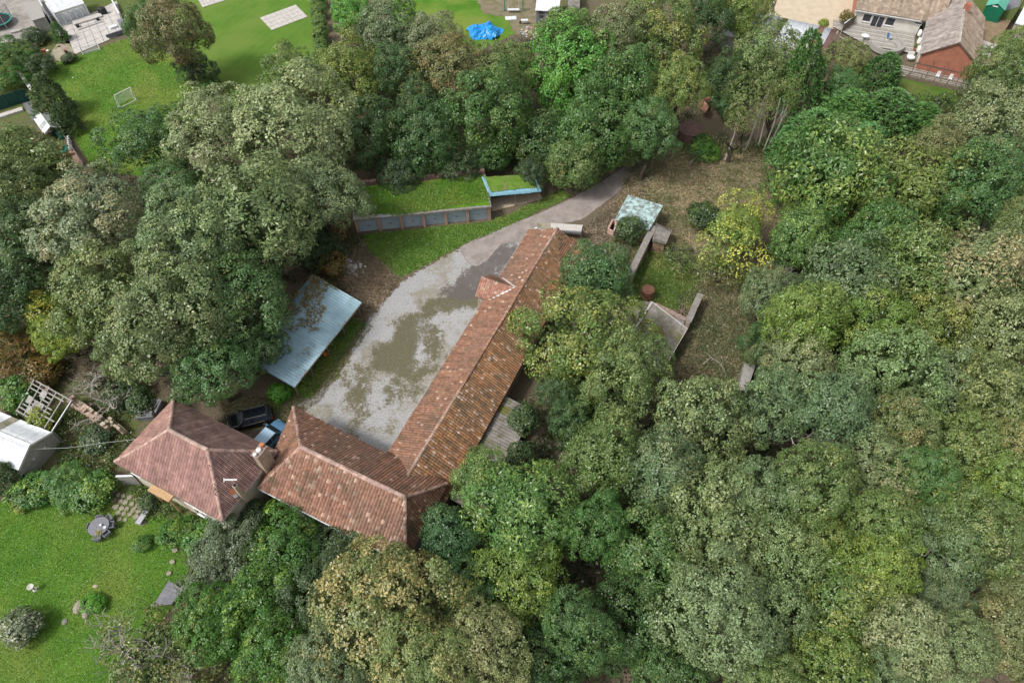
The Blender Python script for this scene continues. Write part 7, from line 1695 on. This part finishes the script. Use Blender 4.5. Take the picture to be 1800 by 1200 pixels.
clumps('undergrowth', [(335, 950), (470, 900), (700, 1010), (900, 1240), (180, 1240), (255, 1120), (330, 1072)], 420, .9, 1.3, 60, .26, (.07, .12, .03), (.16, .2, .05), .2, 4)
clumps('undergrowth', [(40, 740), (240, 700), (260, 720), (210, 800), (190, 850), (110, 830), (100, 770)], 130, .6, .6, 50, .2, (.07, .12, .03), (.17, .18, .06), .25, 5, .6)
clumps('undergrowth', [(470, 680), (560, 470), (600, 400), (640, 420), (590, 480), (620, 520), (560, 490)], 90, .6, .6, 50, .2, (.07, .1, .03), (.2, .13, .06), .3, 6, .8)
clumps('undergrowth', [(1090, 420), (1110, 410), (1130, 440), (1100, 520), (1060, 540), (1040, 440)], 70, .6, .8, 50, .2, (.08, .14, .04), (.18, .2, .06), .2, 7, .6)
clumps('undergrowth', [(1180, 235), (1270, 240), (1380, 255), (1372, 275), (1250, 272), (1190, 262)], 110, .7, .7, 50, .22, (.08, .13, .035), (.2, .17, .07), .3, 8, 1.0)
clumps('undergrowth', [(1150, 430), (1235, 440), (1240, 500), (1190, 470)], 60, .6, .6, 60, .2, (.13, .13, .09), (.24, .21, .15), .4, 9, .8)
clumps('undergrowth', [(1100, 300), (1180, 250), (1370, 265), (1365, 400), (1200, 430), (1080, 390)], 150, .5, .25, 40, .16, (.12, .16, .05), (.26, .22, .1), .3, 31, 1.5)
clumps('undergrowth', [(1195, 515), (1345, 470), (1370, 560), (1310, 730), (1165, 730)], 170, .55, .3, 40, .16, (.09, .13, .05), (.2, .19, .1), .3, 32, 1.5)
clumps('undergrowth', [(215, 845), (240, 850), (290, 880), (400, 930), (400, 960), (320, 945), (262, 915), (228, 870)], 70, .5, .6, 55, .17, (.07, .13, .03), (.17, .21, .05), .2, 33, .4)
DRY = ((.185, .175, .09), (.34, .27, .16), .4)
blades('dry_grass', [(1100, 300), (1180, 250), (1370, 265), (1365, 400), (1200, 430), (1080, 390)], 42000, .3, .22, *DRY, 11, up=.35)
blades('dry_grass', [(1195, 515), (1345, 470), (1370, 560), (1310, 730), (1165, 730)], 42000, .3, .2, (.14, .15, .07), (.27, .22, .13), .35, 12, up=.35)
blades('dry_grass', [(585, 430), (640, 430), (705, 495), (640, 570), (600, 530), (560, 470)], 16000, .25, .25, (.2, .165, .1), (.33, .24, .16), .4, 13, up=.3)
blades('dry_grass', [(380, 690), (490, 700), (545, 690), (640, 560), (655, 575), (560, 705), (500, 745), (400, 760)], 12000, .2, .22, (.12, .14, .05), (.24, .19, .1), .35, 14, up=.4)
blades('dry_grass', [(1020, 405), (1090, 340), (1110, 320), (1150, 300), (1110, 400), (1060, 450)], 14000, .25, .25, (.2, .165, .11), (.35, .27, .18), .4, 15, up=.3)
GR = ((.095, .215, .022), (.17, .27, .04), .3)
blades('grass', [(-60, 880), (190, 880), (235, 905), (290, 905), (345, 960), (320, 1040), (270, 1110), (170, 1240), (-60, 1240)], 90000, .085, .5, *GR, 21, up=.5)
blades('grass', [(638, 412), (862, 390), (905, 372), (985, 335), (1005, 345), (945, 372), (875, 405), (800, 437), (735, 472), (702, 488), (680, 468), (650, 440)], 40000, .15, .4, (.125, .24, .032), (.24, .29, .065), .25, 22, up=.6)
blades('grass', [(488, 725), (512, 690), (545, 700), (600, 625), (640, 568), (618, 560), (575, 612), (540, 670), (520, 668), (470, 700)], 12000, .16, .4, (.13, .23, .035), (.24, .27, .07), .25, 23)
blades('grass', [(1095, 475), (1150, 435), (1200, 460), (1232, 490), (1215, 545), (1120, 535)], 16000, .2, .3, (.105, .185, .035), (.22, .24, .07), .3, 24)
blades('grass', [(78, 118), (222, 68), (260, 70), (330, 120), (372, 165), (345, 240), (250, 310), (165, 300), (128, 240), (98, 190)], 50000, .14, .45, (.12, .23, .032), (.24, .29, .06), .3, 25, up=.45)
blades('grass', [(628, 372), (700, 380), (862, 352), (846, 312), (624, 332)], 22000, .16, .35, (.11, .24, .025), (.2, .26, .05), .25, 26, z=2.43, ragged=.3)
